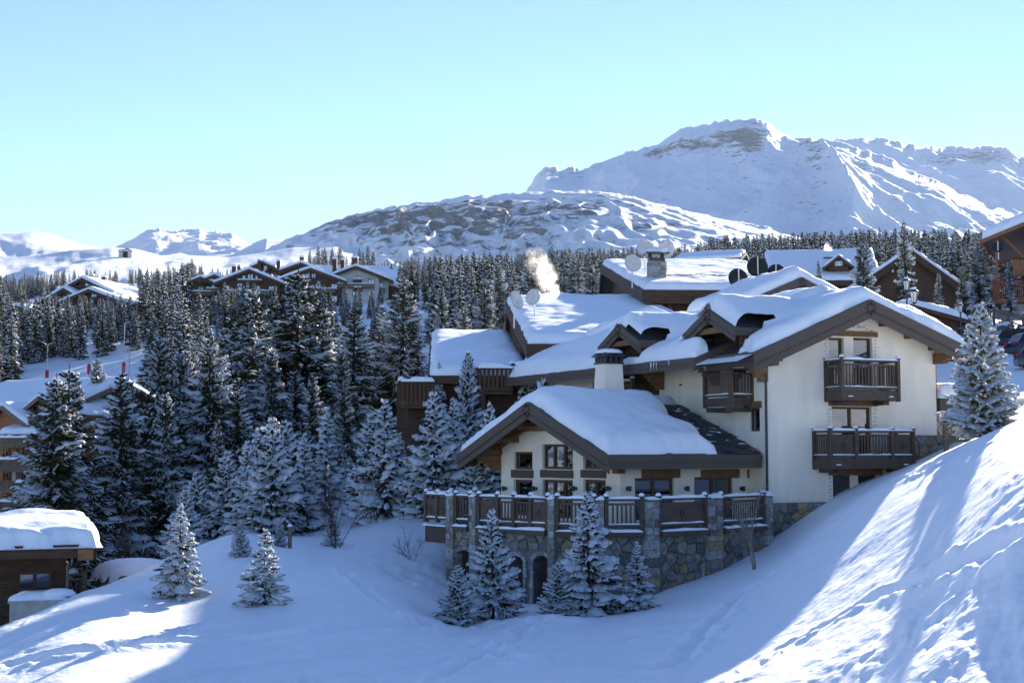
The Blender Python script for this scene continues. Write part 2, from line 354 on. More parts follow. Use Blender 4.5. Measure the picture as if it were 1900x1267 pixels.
def grid_faces(nr, nc):
    i = np.arange((nr - 1) * nc).reshape(nr - 1, nc)[:, :-1].ravel()
    return np.c_[i, i + 1, i + nc + 1, i + nc]
ca = np.r_[np.linspace(-1600, -80, 40)[:-1], np.linspace(-80, 1980, 640), np.linspace(1980, 3900, 60)[1:]]
cy = np.r_[np.geomspace(4.0, 13, 30)[:-1], np.geomspace(13, 62, 400)[:-1], np.geomspace(62, 780, 130)]
AA, YY = np.meshgrid((ca - CX) / F, cy); XX = AA * YY
ZZ = ground0(XX, YY) + detail(XX, YY)
ZZ += np.where(YY > 120, 1.5 * fbm(XX / 40, YY / 40, 3, 90) * smooth01((YY - 120) / 80), 0)
me = np_mesh('snow_ground', np.c_[XX.ravel(), YY.ravel(), ZZ.ravel()], grid_faces(len(cy), len(ca)), True)
tag(link('snow_ground', me, M['snow']), 'deep snow covering the slopes and the valley', kind='structure')
# the snow goes on behind the viewer
bx_, by_ = np.meshgrid(np.r_[np.linspace(-260, -14, 24), np.linspace(-12, 12, 25), np.linspace(14, 260, 24)], np.r_[np.linspace(-260, -8, 26), np.linspace(-6, 5, 12)])
bz_ = ground0(np.clip(bx_, -6, 6), np.full(bx_.shape, 4.6)) - 0.12 - np.clip(-by_, 0, 300) * 0.02 + 0.5 * fbm(bx_ / 20, by_ / 20, 3, 77) * smooth01((8 - by_) / 20)
tag(link('snow_field', np_mesh('snow_field', np.c_[bx_.ravel(), by_.ravel(), bz_.ravel()], grid_faces(*bx_.shape), True), M['snow']), 'snow field behind the viewpoint', kind='structure')

# the slopes go on to either side of the picture, beyond what the lens takes in
for nm_, t0, t1, ac_ in (('snow_slope', -math.pi / 2 - 0.3, math.atan((-1590 - CX) / F), -300.0), ('snow_slope', math.atan((3890 - CX) / F), math.pi / 2 + 0.3, 2600.0)):
    tt_, rr_ = np.meshgrid(np.linspace(t0, t1, 26), np.geomspace(14, 900, 60)); g_ = ground0((ac_ - CX) / F * rr_, rr_) + 2.0 * fbm(tt_ * 6, rr_ / 40, 3, 95) * smooth01((rr_ - 30) / 60)
    tag(link(nm_, np_mesh(nm_, np.c_[(rr_ * np.sin(tt_)).ravel(), (rr_ * np.cos(tt_)).ravel(), g_.ravel()], grid_faces(*tt_.shape), True), M['snow']), 'snow slope continuing beside the picture', kind='structure')

# ------------------------------------------------------------------ mountains
def mountain_mat(name, rock_a, rock_b, sc):
    m, N, L, B = nmat(name); B.inputs['Roughness'].default_value = 0.8; B.inputs['Specular IOR Level'].default_value = 0.1
    at = N.new('ShaderNodeAttribute'); at.attribute_name = 'rock'
    tc = N.new('ShaderNodeTexCoord'); mp = N.new('ShaderNodeMapping'); mp.inputs['Scale'].default_value = (1, 1, 4.5); L.new(tc.outputs['Object'], mp.inputs['Vector'])
    nz = N.new('ShaderNodeTexNoise'); nz.inputs['Scale'].default_value = sc; nz.inputs['Detail'].default_value = 10; nz.inputs['Roughness'].default_value = 0.7
    L.new(mp.outputs[0], nz.inputs['Vector'])
    s1 = N.new('ShaderNodeMath'); s1.operation = 'MULTIPLY_ADD'; s1.inputs[1].default_value = 3.4; s1.inputs[2].default_value = -1.7; L.new(nz.outputs['Fac'], s1.inputs[0])
    ad = N.new('ShaderNodeMath'); ad.operation = 'ADD'; L.new(s1.outputs[0], ad.inputs[0]); L.new(at.outputs['Fac'], ad.inputs[1])
    mr = N.new('ShaderNodeMapRange'); mr.inputs['From Min'].default_value = 0.42; mr.inputs['From Max'].default_value = 0.62; L.new(ad.outputs[0], mr.inputs['Value'])
    n2 = N.new('ShaderNodeTexNoise'); n2.inputs['Scale'].default_value = sc * 3; n2.inputs['Detail'].default_value = 8; L.new(mp.outputs[0], n2.inputs['Vector'])
    rp = N.new('ShaderNodeValToRGB'); rp.color_ramp.elements[0].position = 0.35; rp.color_ramp.elements[1].position = 0.65
    rp.color_ramp.elements[0].color = (*rock_a, 1); rp.color_ramp.elements[1].color = (*rock_b, 1); L.new(n2.outputs['Fac'], rp.inputs[0])
    mx = N.new('ShaderNodeMix'); mx.data_type = 'RGBA'; mx.inputs['A'].default_value = (0.86, 0.87, 0.89, 1)
    L.new(mr.outputs[0], mx.inputs['Factor']); L.new(rp.outputs[0], mx.inputs['B']); L.new(mx.outputs['Result'], B.inputs['Base Color'])
    bp = N.new('ShaderNodeBump'); bp.inputs['Strength'].default_value = 0.7; bp.inputs['Distance'].default_value = 14.0
    L.new(nz.outputs['Fac'], bp.inputs['Height']); L.new(bp.outputs[0], B.inputs['Normal'])
    return m
M['mountain'] = mountain_mat('mountain_snow_and_rock', (0.19, 0.18, 0.175), (0.33, 0.31, 0.29), 0.016)
M['hill'] = mountain_mat('hill_snow_and_rock', (0.17, 0.165, 0.165), (0.32, 0.305, 0.29), 0.024)

def relief(name, label, sky_pts, base_pts, r0, r1, nc, nr, zfun, rockfun, material, gpow=1.0, jag=2.0, jagsc=14.0, seed=0, sub=None):
    sx, sy = zip(*sky_pts); bx, by = zip(*base_pts)
    a = np.linspace(sx[0], sx[-1], nc); t = np.linspace(0, 1, nr)
    s = np.interp(a, sx, sy); jg = jag * fbm(a / jagsc, a * 0 + seed, 4, seed)
    b = np.interp(a, bx, by)
    r1a = r1 if np.isscalar(r1) else np.interp(a, *zip(*r1))
    T, A = np.meshgrid(t, a, indexing='ij'); S, Bb = s[None, :], b[None, :]
    R = r0 + (r1a - r0) * T
    py = Bb + (S - Bb) * T ** gpow
    py = py + jg[None, :] * T ** 10
    if sub is not None: py = sub(A, T, py, S, Bb)
    X = (A - CX) / F * R; Z = R * (HOR - py) / F
    Z = Z + zfun(A, T, X, R, py) * (1 - T ** 6) * smooth01(T * 6)
    # rear side
    nb = 8; tb = np.linspace(0.06, 1, nb)[:, None]
    Rb = R[-1:] + (r1a - r0) * 0.5 * tb if not np.isscalar(r1a) else R[-1:] + (r1 - r0) * 0.5 * tb
    Zb = Z[-1:] - (Z[-1:] - Z[:1]) * 0.9 * tb; Xb = X[-1:] / R[-1:] * Rb
    V = np.concatenate([np.stack([X, R, Z], 2), np.stack([Xb, Rb, Zb], 2)], 0)
    me = np_mesh(name, V.reshape(-1, 3), grid_faces(nr + nb, nc), True)
    rock = np.concatenate([rockfun(A, T, py, X, R, Z), np.zeros((nb, nc))], 0)
    at = me.attributes.new('rock', 'FLOAT', 'POINT'); at.data.foreach_set('value', rock.astype(np.float32).ravel())
    return tag(link(name, me, material), label, kind='structure')
def blob(A, py, px0, py0, sx, sy, k=1.0, sl=0.0):
    return k * np.exp(-(((A - px0) / sx) ** 2 + ((py - py0 - sl * (A - px0)) / sy) ** 2))
def slope_of(R, Z):
    return np.abs(np.gradient(Z, axis=0) / np.maximum(np.gradient(R, axis=0), 1e-3))
def spur(A, py, pts, wd):                       # a crest running along pixel positions of the slope
    d = np.full(A.shape, 1e9)
    for (ax, ay), (bx, by) in zip(pts[:-1], pts[1:]):
        dx, dy = bx - ax, by - ay; t = np.clip(((A - ax) * dx + (py - ay) * dy) / (dx * dx + dy * dy), 0, 1)
        d = np.minimum(d, np.hypot(A - ax - t * dx, py - ay - t * dy))
    return np.exp(-(d / wd))

def z_main(A, T, X, R, py):
    rk = r_main(A, T, py, X, R, None)
    wx, wy = X + 160 * fbm(X / 700, R / 700, 3, 105), R + 160 * fbm(X / 700 + 9, R / 700, 3, 106)
    z = 150 * (ridged(wx / 750, wy / 2300, 3, 101) - 0.55) + 55 * (ridged(wx / 260, wy / 800, 4, 104) - 0.5) + 26 * (ridged(wx / 110, wy / 360, 4, 107) - 0.5) + 14 * fbm(X / 70, R / 140, 4, 102) + 40 * np.clip(rk + 0.2, 0, 1) * fbm(X / 60, R / 110, 4, 103)
    z += 130 * spur(A, py, [(1432, 222), (1470, 262), (1520, 310), (1560, 370), (1590, 420)], 30)
    z += 100 * spur(A, py, [(1390, 262), (1300, 262), (1230, 282), (1180, 322), (1120, 352)], 26)
    z += 70 * spur(A, py, [(1500, 330), (1430, 400), (1380, 440)], 30)
    z += 70 * spur(A, py, [(1590, 300), (1680, 345), (1760, 390)], 26)
    return z
def r_main(A, T, py, X, R, Z):
    k = blob(A, py, 1395, 275, 40, 32, 0.55) + blob(A, py, 1420, 228, 50, 12, 0.26) + blob(A, py, 1300, 284, 90, 14, 0.5, -0.12) + blob(A, py, 1200, 310, 45, 14, 0.34, -0.4)
    k += blob(A, py, 1510, 300, 28, 50, 0.5, 1.0) + blob(A, py, 1030, 315, 60, 22, 0.3) + blob(A, py, 1600, 330, 50, 14, 0.25, 0.5)
    return 1.35 * k + 0.0 + (0.55 * np.clip(slope_of(R, Z) - 0.5, 0, 0.8) if Z is not None else 0)
relief('mountain', 'great snowy mountain with a rocky summit',
       [(930,372),(975,352),(990,330),(1012,302),(1040,308),(1062,306),(1085,308),(1130,290),(1165,276),(1215,264),(1265,236),(1300,224),(1345,217),(1365,215),(1400,214),(1430,218),(1448,236),(1462,246),(1500,250),(1570,258),(1640,282),(1720,320),(1800,360),(1880,392),(1980,430),(2200,470),(2500,480)],
       [(930,540),(1980,540),(2500,540)], 2200, 6600, 640, 380, z_main, r_main, M['mountain'], gpow=1.35, jag=6.0, jagsc=12, seed=3)
def z_right(A, T, X, R, py):
    return 190 * (ridged(X / 900, R / 2300, 3, 201) - 0.55) + 70 * (ridged(X / 320, R / 900, 4, 203) - 0.5) + 22 * fbm(X / 130, R / 180, 4, 202)
def r_right(A, T, py, X, R, Z):
    return blob(A, py, 1680, 262, 60, 14, 0.5) + blob(A, py, 1840, 290, 90, 26, 0.6) + blob(A, py, 1760, 300, 60, 20, 0.35) - 0.1 + 0.2 * np.clip(slope_of(R, Z) - 0.8, 0, 1)
relief('mountain_ridge', 'jagged snowy ridge at the far right',
       [(1480,300),(1560,256),(1600,252),(1640,250),(1680,256),(1715,264),(1745,268),(1790,265),(1830,267),(1870,265),(1900,285),(1960,300),(2150,330),(2500,420)],
       [(1480,470),(2500,470)], 5200, 9500, 380, 220, z_right, r_right, M['mountain'], jag=8, jagsc=10, seed=8)
def z_cliff(A, T, X, R, py):
    st = fbm(A / 70, T * 5, 3, 305)
    tt = T * 8.0 + 1.1 * st + A / 260
    stair = (tt - np.floor(tt)); step = np.floor(tt) + smooth01((stair - 0.62) / 0.3)
    k = np.exp(-(((A - 780) / 260) ** 2)) + 0.4 * np.exp(-(((A - 1080) / 160) ** 2))
    return 34 * (step - tt + 0.3) * k + 46 * (ridged(X / 420, R / 620, 4, 301) - 0.5) + 12 * (ridged(X / 110, R / 170, 4, 303) - 0.5) + 5 * fbm(X / 34, R / 50, 4, 302)
def r_cliff(A, T, py, X, R, Z):
    k = blob(A, py, 760, 425, 250, 34, 0.50) + blob(A, py, 900, 400, 150, 26, 0.22) + blob(A, py, 640, 415, 70, 16, 0.2) + blob(A, py, 1080, 400, 120, 30, 0.25) + blob(A, py, 1230, 430, 60, 20, 0.35)
    return 1.25 * k + 0.02 + 0.35 * np.clip(slope_of(R, Z) - 0.55, 0, 1.2)
relief('cliff_hill', 'broad snowy shoulder with grey cliff bands',
       [(470,472),(530,440),(575,425),(610,408),(660,394),(740,376),(800,371),(860,360),(930,356),(980,352),(1060,350),(1130,352),(1200,368),(1300,392),(1400,418),(1500,442),(1600,464),(1700,490)],
       [(470,540),(1000,530),(1700,540)], 1500, 2900, 620, 300, z_cliff, r_cliff, M['hill'], jag=4, jagsc=14, seed=12)
def z_peak(A, T, X, R, py): return 90 * (ridged(X / 420, R / 620, 4, 401) - 0.5) + 16 * fbm(X / 90, R / 120, 4, 402)
relief('distant_peak', 'small jagged snowy peak at the far left',
       [(205,470),(232,452),(255,434),(275,424),(290,422),(310,428),(345,426),(365,424),(380,430),(400,428),(425,434),(445,450),(480,468)],
       [(205,478),(480,478)], 4600, 6400, 220, 80, z_peak, lambda A, T, py, X, R, Z: 0.22 * smooth01((450 - py) / 30) - 0.02 + 0.2 * np.clip(slope_of(R, Z) - 0.7, 0, 1), M['mountain'], jag=7.0, jagsc=9, seed=21)
def z_roll(A, T, X, R, py): return 20 * fbm(A / 120, T * 2.0, 3, 501) + 3 * fbm(A / 30, T * 6, 3, 502)
relief('rolling_hill', 'smooth rounded snow hill on the far left skyline',
       [(-500,420),(-120,430),(0,430),(50,428),(75,430),(110,440),(150,452),(200,462),(250,470),(330,476),(430,470),(470,448),(490,440),(515,443),(545,447),(600,470)],
       [(-500,500),(600,500)], 2900, 4200, 300, 90, z_roll, lambda A, T, py, X, R, Z: blob(A, py, 110, 452, 20, 6, 0.35) - 0.5, M['hill'], gpow=0.9, jag=1.0, jagsc=30, seed=31)
def z_piste(A, T, X, R, py): return 10 * fbm(A / 110, T * 2.2, 3, 601) + 1.6 * fbm(A / 30, T * 6, 3, 602)
relief('piste_hill', 'wide groomed snow slopes above the wood',
       [(-600,480),(-200,482),(0,478),(60,472),(130,462),(200,458),(245,460),(300,474),(350,472),(420,476),(470,470),(540,458),(620,455),(700,470)],
       [(-600,560),(700,560)], 1000, 2100, 340, 120, z_piste, lambda A, T, py, X, R, Z: np.full(A.shape, -0.6), M['hill'], gpow=0.85, jag=0.8, jagsc=30, seed=41)

# ------------------------------------------------------------------ building helpers (all in a building's own frame)
def snow_lines(a, b, res, R):
    e = [q for q in (0, 0.015, 0.05, 0.11, 0.2, 0.32) if q < (b - a) / 3]
    n = max(2, int((b - a - 2 * e[-1]) / res) + 1)
    return np.r_[[a + q for q in e[:-1]], np.linspace(a + e[-1], b - e[-1], n), [b - q for q in e[:-1]][::-1]]
def snow_cap(parent, u0, u1, v0, v1, zf, T=0.5, R=0.45, res=0.2, inside=None, seed=1, rag=0.1, blur=6, var=0.25, name='roof_snow', loc=(0, 0)):
    us, vs = snow_lines(u0, u1, res, R), snow_lines(v0, v1, res, R)
    U, V = np.meshgrid(us, vs); Z0 = zf(U, V); Zs = Z0.copy()
    for _ in range(blur):
        p = np.pad(Zs, 1, mode='reflect', reflect_type='odd'); Zs = (p[1:-1, 1:-1] * 2 + p[:-2, 1:-1] + p[2:, 1:-1] + p[1:-1, :-2] + p[1:-1, 2:]) / 6
    d = np.minimum(np.minimum(U - u0, u1 - U), np.minimum(V - v0, v1 - V)) if inside is None else inside(U, V)
    d = d - rag * 1.5 * np.clip(fbm(U / 0.8 + loc[0], V / 0.8 + loc[1], 4, seed) + 0.2, 0, 1)
    q = np.clip(d / R, 0, 1); th = T * np.sqrt(np.clip(1 - (1 - q) ** 2, 0, 1)) * (1 + var * fbm(U / 2.6 + seed, V / 2.6, 3, seed + 5) + 0.10 * fbm(U / 0.6, V / 0.6, 3, seed + 9))
    Z = np.where(d > 0, np.maximum(Z0, Zs * q + Z0 * (1 - q)) + th + 0.004, Z0 - 0.05)
    fq = grid_faces(*U.shape); zz = Z0.ravel()[fq]; fq = fq[(zz.max(1) - zz.min(1)) < 0.22 + res]        # no snow hangs across a step in the roof
    me = np_mesh(name, np.c_[U.ravel(), V.ravel(), Z.ravel()], fq, True)
    return link(name, me, M['roofsnow'], parent)

def gable(parent, m, ac, aL, aR, zr, zL, zR, b0, b1, th=0.16, fas=0.34, barge=0.62, mats=('fascia', 'slate'), ends=(1, 1), eaves=(1, 1), two=True, rosette=True):
    """gabled roof: a across the ridge, b along it; m(a, b) -> (u, v)"""
    p = lambda a, b, z: (*m(a, b), z)
    q = MB(); sec = [(aL, zL), (ac, zr), (aR, zR), (aR, zR - th), (ac, zr - th), (aL, zL - th)]
    A = [p(a, b0, z) for a, z in sec]; B = [p(a, b1, z) for a, z in sec]
    q.add(A + B, [(0, 1, 4, 5), (1, 2, 3, 4), (6, 11, 10, 7), (7, 10, 9, 8)] + [(i, 6 + i, 6 + (i + 1) % 6, (i + 1) % 6) for i in range(6)])
    roof = q.build('roof', M[mats[1]], parent)
    for s, a, z in ((0, aL, zL), (1, aR, zR)):
        if not eaves[s]: continue
        k = -1 if s == 0 else 1
        e = MB()
        for (o0, o1, t0, t1) in ((0.0, 0.085, 0.03, 0.5), (0.0, 0.05, 0.5, 1.0)):
            pts = [p(a + k * o0, b0, z - fas * t1), p(a + k * o1, b0, z - fas * t1), p(a + k * o1, b0, z - fas * t0), p(a + k * o0, b0, z - fas * t0)]
            dv = Vector(p(a, b1, 0)) - Vector(p(a, b0, 0)); e.prism(pts, dv)
        e.build('eave_board', M[mats[0]], parent)
    for s, b in ((0, b0), (1, b1)):
        if not ends[s]: continue
        k = -1 if s == 0 else 1
        for a, z in ((aL, zL), (aR, zR)):
            e = MB(); ae = a + (0.085 if a > ac else -0.085); ze = z + (z - zr) / (a - ac) * (ae - a)
            for (o, t0, t1) in ((0.10, 0.02, 0.55), (0.055, 0.55, 1.0)) if two else ((0.08, 0.02, 1.0),):
                pts = [p(ae, b, ze - barge * t1), p(ac, b, zr - barge * t1), p(ac, b, zr - barge * t0), p(ae, b, ze - barge * t0)]
                dv = Vector(p(ac, b + k * o, 0)) - Vector(p(ac, b, 0)); e.prism(pts, dv)
            if two:                       # little saw-tooth trim under the upper board
                n = int(abs(ae - ac) / 0.11)
                for i in range(1, n):
                    t = i / n; aa, zz = ae + (ac - ae) * t, ze + (zr - ze) * t - barge * 0.60
                    e.prism([p(aa - 0.035, b + k * 0.055, zz + 0.035), p(aa + 0.035, b + k * 0.055, zz + 0.035), p(aa, b + k * 0.055, zz - 0.045)], Vector(p(aa, b + k * 0.08, 0)) - Vector(p(aa, b + k * 0.055, 0)))
            e.build('barge_board', M[mats[0]], parent)
        if rosette and s == 0:
            e = MB()
            for i in range(8):
                t = i * math.pi / 4; r0 = 0.19; c = (ac + r0 * math.cos(t), zr - barge * 0.5 + r0 * math.sin(t)); w_ = 0.075
                e.prism([p(c[0] + w_ * math.cos(t), b - 0.10, c[1] + w_ * math.sin(t)), p(c[0] - w_ * 0.6 * math.sin(t), b - 0.10, c[1] + w_ * 0.6 * math.cos(t)), p(c[0] - w_ * math.cos(t), b - 0.10, c[1] - w_ * math.sin(t)), p(c[0] + w_ * 0.6 * math.sin(t), b - 0.10, c[1] - w_ * 0.6 * math.cos(t))], Vector(p(ac, b - 0.15, 0)) - Vector(p(ac, b - 0.10, 0)))
            e.build('rosette', M['metal'], parent)
    return roof

def roofz(ac, aL, aR, zr, zL, zR):
    return lambda A: np.where(A < ac, zr + (zL - zr) * (ac - A) / (ac - aL), zr + (zR - zr) * (A - ac) / (aR - ac))

def cut(wall, boxes):
    """open the wall where windows and doors stand: boxes (O, r, n, a0, a1, z0, z1, depth)"""
    c = MB()
    for O, r, n, a0, a1, z0, z1, dep in boxes: c.obox(O, r, n, a0, a1, -dep, 0.25, z0, z1)
    co = c.build('cutter', None); co.matrix_world = Matrix()
    me0 = wall.data; tmp = bpy.data.objects.new('tmp', me0); COL.objects.link(tmp)
    for b in (co, tmp):
        import bmesh
        bm = bmesh.new(); bm.from_mesh(b.data); bmesh.ops.recalc_face_normals(bm, faces=bm.faces); bm.to_mesh(b.data); bm.free()
    md = tmp.modifiers.new('b', 'BOOLEAN'); md.operation = 'DIFFERENCE'; md.solver = 'EXACT'; md.object = co
    dg = bpy.context.evaluated_depsgraph_get(); dg.update()
    nm = bpy.data.meshes.new_from_object(tmp.evaluated_get(dg)); nm.name = me0.name
    if not nm.materials and me0.materials: nm.materials.append(me0.materials[0])
    wall.data = nm
    for b in (tmp, co): bpy.data.objects.remove(b)

def window(parent, O, r, n, a0, a1, z0, z1, cols=2, dep=0.14, mat_='frame', back=0.16, curtain=None, fw=0.085, name='window', rows=1):
    """framed window in an opening: O wall origin, r along the wall, n outwards; the frame stands dep behind the wall face"""
    f = MB(); b0, b1 = -dep - 0.07, -dep
    f.obox(O, r, n, a0, a0 + fw, b0, b1, z0, z1); f.obox(O, r, n, a1 - fw, a1, b0, b1, z0, z1)
    f.obox(O, r, n, a0 + fw, a1 - fw, b0, b1, z0, z0 + fw); f.obox(O, r, n, a0 + fw, a1 - fw, b0, b1, z1 - fw, z1)
    for i in range(1, cols):
        c = a0 + (a1 - a0) * i / cols; f.obox(O, r, n, c - fw * 0.6, c + fw * 0.6, b0, b1 + 0.015, z0 + fw, z1 - fw)
    for i in range(1, rows):
        c = z0 + (z1 - z0) * i / rows; f.obox(O, r, n, a0 + fw, a1 - fw, b0, b1 - 0.01, c - 0.03, c + 0.03)
    wd = f.build(name, M[mat_], parent)
    for i in range(cols):
        c0, c1 = a0 + (a1 - a0) * i / cols + fw * 0.55, a0 + (a1 - a0) * (i + 1) / cols - fw * 0.55
        MB().obox(O, r, n, c0, c1, b0 + 0.025, b0 + 0.035, z0 + fw * 0.9, z1 - fw * 0.9).build('pane', M['glass'], wd)
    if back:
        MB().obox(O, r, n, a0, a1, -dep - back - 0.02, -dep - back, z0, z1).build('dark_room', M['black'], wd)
        if curtain:
            for (t0, t1) in curtain:
                k = MB(); nn = 14
                for i in range(nn):
                    x0, x1 = a0 + (a1 - a0) * (t0 + (t1 - t0) * i / nn), a0 + (a1 - a0) * (t0 + (t1 - t0) * (i + 1) / nn)
                    o0, o1 = (0.02, -0.02) if i % 2 else (-0.02, 0.02)
                    p = lambda a, b, z: (O[0] + r[0] * a + n[0] * b, O[1] + r[1] * a + n[1] * b, O[2] + z)
                    q = -dep - 0.115
                    k.add([p(x0, q + o0, z0 + 0.03), p(x1, q + o1, z0 + 0.03), p(x1, q + o1, z1 - 0.03), p(x0, q + o0, z1 - 0.03)], [(0, 1, 2, 3)])
                k.build('curtain', M['curtain'], wd)
    return wd

_bal = {}
def baluster_mesh(w_, t_, h_, mt):
    k = (round(w_, 3), round(t_, 3), round(h_, 3), mt)
    if k not in _bal:
        _bal[k] = MB().box(-w_ / 2, w_ / 2, -t_ / 2, t_ / 2, 0, h_).mesh('baluster'); _bal[k].materials.append(M[mt])
    return _bal[k]
def rail_run(owner, A, B, z0, h, mt='railwood', step=0.13, bw=0.06, bt=0.03, solid=(), snow=True, posts=(True, True), post_w=0.13, bottom=0.30, fasc=0.36, mids=(), panel_holes=False, top_gap=0.14, n_out=None):
    """one straight run of timber balustrade from A to B (plan points); z0 deck level; solid: spans (0..1) with a board instead of balusters"""
    A, B = Vector((*A, 0)), Vector((*B, 0)); d = (B - A); Ln = d.length; r = d / Ln; n = Vector((r.y, -r.x, 0)); ang = math.atan2(r.y, r.x)
    if n_out is not None and n.dot(Vector((*n_out, 0))) < 0: n = -n
    O = (A.x, A.y, z0)
    q = MB(); q.obox(O, r, n, 0, Ln, -0.06, 0.06, h - 0.07, h); q.build('top_rail', M[mt], owner)
    MB().obox(O, r, n, 0, Ln, -0.035, 0.035, h - top_gap - 0.07, h - top_gap).build('middle_rail', M[mt], owner)
    MB().obox(O, r, n, 0, Ln, -0.045, 0.045, bottom - 0.07, bottom).build('lower_rail', M[mt], owner)
    if fasc: MB().obox(O, r, n, 0, Ln, -0.03, 0.05, bottom - 0.14 - fasc, bottom - 0.14).build('skirt_board', M[mt], owner)
    ps = [t for t, k in ((0.0, posts[0]), (1.0, posts[1])) if k] + list(mids)
    for t in ps:
        q = MB(); c = t * Ln; q.obox(O, r, n, c - post_w / 2, c + post_w / 2, -post_w / 2 - 0.012, post_w / 2 + 0.012, bottom - 0.14 - (fasc or 0) - 0.03, h + 0.06)
        q.obox(O, r, n, c - post_w / 2 - 0.02, c + post_w / 2 + 0.02, -post_w / 2 - 0.03, post_w / 2 + 0.03, h + 0.06, h + 0.09)
        q.build('post', M[mt], owner)
        if snow: lump(owner, (A.x + r.x * c, A.y + r.y * c, z0 + h + 0.085), post_w * 0.72, post_w * 0.72, 0.11, ang)
    hb = h - top_gap - 0.07 - bottom
    sp = sorted(solid)
    nb = max(1, int(Ln / step)); me = baluster_mesh(bw, bt, hb, mt)
    for i in range(nb):
        t = (i + 0.5) / nb
        if any(s0 <= t <= s1 for s0, s1 in sp) or any(abs(t - k) * Ln < post_w * 0.6 for k in ps): continue
        link('baluster', me, None, owner, (A.x + r.x * t * Ln, A.y + r.y * t * Ln, z0 + bottom), ang)
    for s0, s1 in sp:
        q = MB(); q.obox(O, r, n, s0 * Ln, s1 * Ln, -0.02, 0.02, bottom, h - top_gap - 0.07); pn = q.build('panel', M[mt], owner)
        c = (s0 + s1) / 2 * Ln
        k = MB()
        for dx, dz in ((0, 0.1), (0, -0.1), (0.07, 0), (-0.07, 0)):
            p = lambda a, z: (O[0] + r.x * a + n.x * 0.021, O[1] + r.y * a + n.y * 0.021, O[2] + bottom + hb / 2 + z)
            k.prism([p(c + dx - 0.03, dz), p(c + dx, dz - 0.05), p(c + dx + 0.03, dz), p(c + dx, dz + 0.05)], n * 0.004)
        k.build('cut_out', M['black'], owner)
    if snow:
        snow_strip(owner, A, B, z0 + h, 0.075, 0.09, seed=int(Ln * 100) % 97)
        snow_strip(owner, A, B, z0 + bottom, 0.05, 0.045, seed=int(Ln * 77) % 91)
def snow_strip(owner, A, B, z, hw, ht, seed=0):
    A, B = Vector(A), Vector(B); d = B - A; Ln = d.length; r = d / Ln; n = Vector((r.y, -r.x, 0))
    ns = max(4, int(Ln / 0.12)); s = np.linspace(0, 1, ns)
    hh = ht * (0.55 + 0.75 * vnoise(s * Ln / 0.35 + seed, s * 0 + seed, seed)); hh[0] *= 0.3; hh[-1] *= 0.3
    ww = hw * (0.85 + 0.4 * vnoise(s * Ln / 0.3 + seed, s * 0 + 3, seed + 3))
    prof = [(-1, -0.0), (-0.92, 0.6), (-0.45, 1), (0.45, 1), (0.92, 0.6), (1, 0.0)]
    V = [(A.x + r.x * t * Ln + n.x * a * wv, A.y + r.y * t * Ln + n.y * a * wv, z + b * hv + 0.002) for t, hv, wv in zip(s, hh, ww) for a, b in prof]
    return link('snow_strip', np_mesh('snow_strip', np.array(V), grid_faces(ns, 6), True), M['roofsnow'], owner)
def lump(owner, c, rx, ry, rz, ang=0, name='snow_lump'):
    q = MB(); vs, n = [], 9
    prof = [(1.0, 0.0), (1.04, 0.3), (0.8, 0.75), (0.4, 0.97)]
    for r_, z in prof:
        for k in range(n): t = 2 * math.pi * k / n; vs.append((rx * r_ * math.cos(t), ry * r_ * math.sin(t), rz * z))
    vs.append((0, 0, rz)); fs = [(i*n+k, i*n+(k+1)%n, (i+1)*n+(k+1)%n, (i+1)*n+k) for i in range(3) for k in range(n)] + [(3*n+k, 3*n+(k+1)%n, 4*n) for k in range(n)]
    q.add(vs, fs); return q.build(name, M['roofsnow'], owner, True, c, ang)

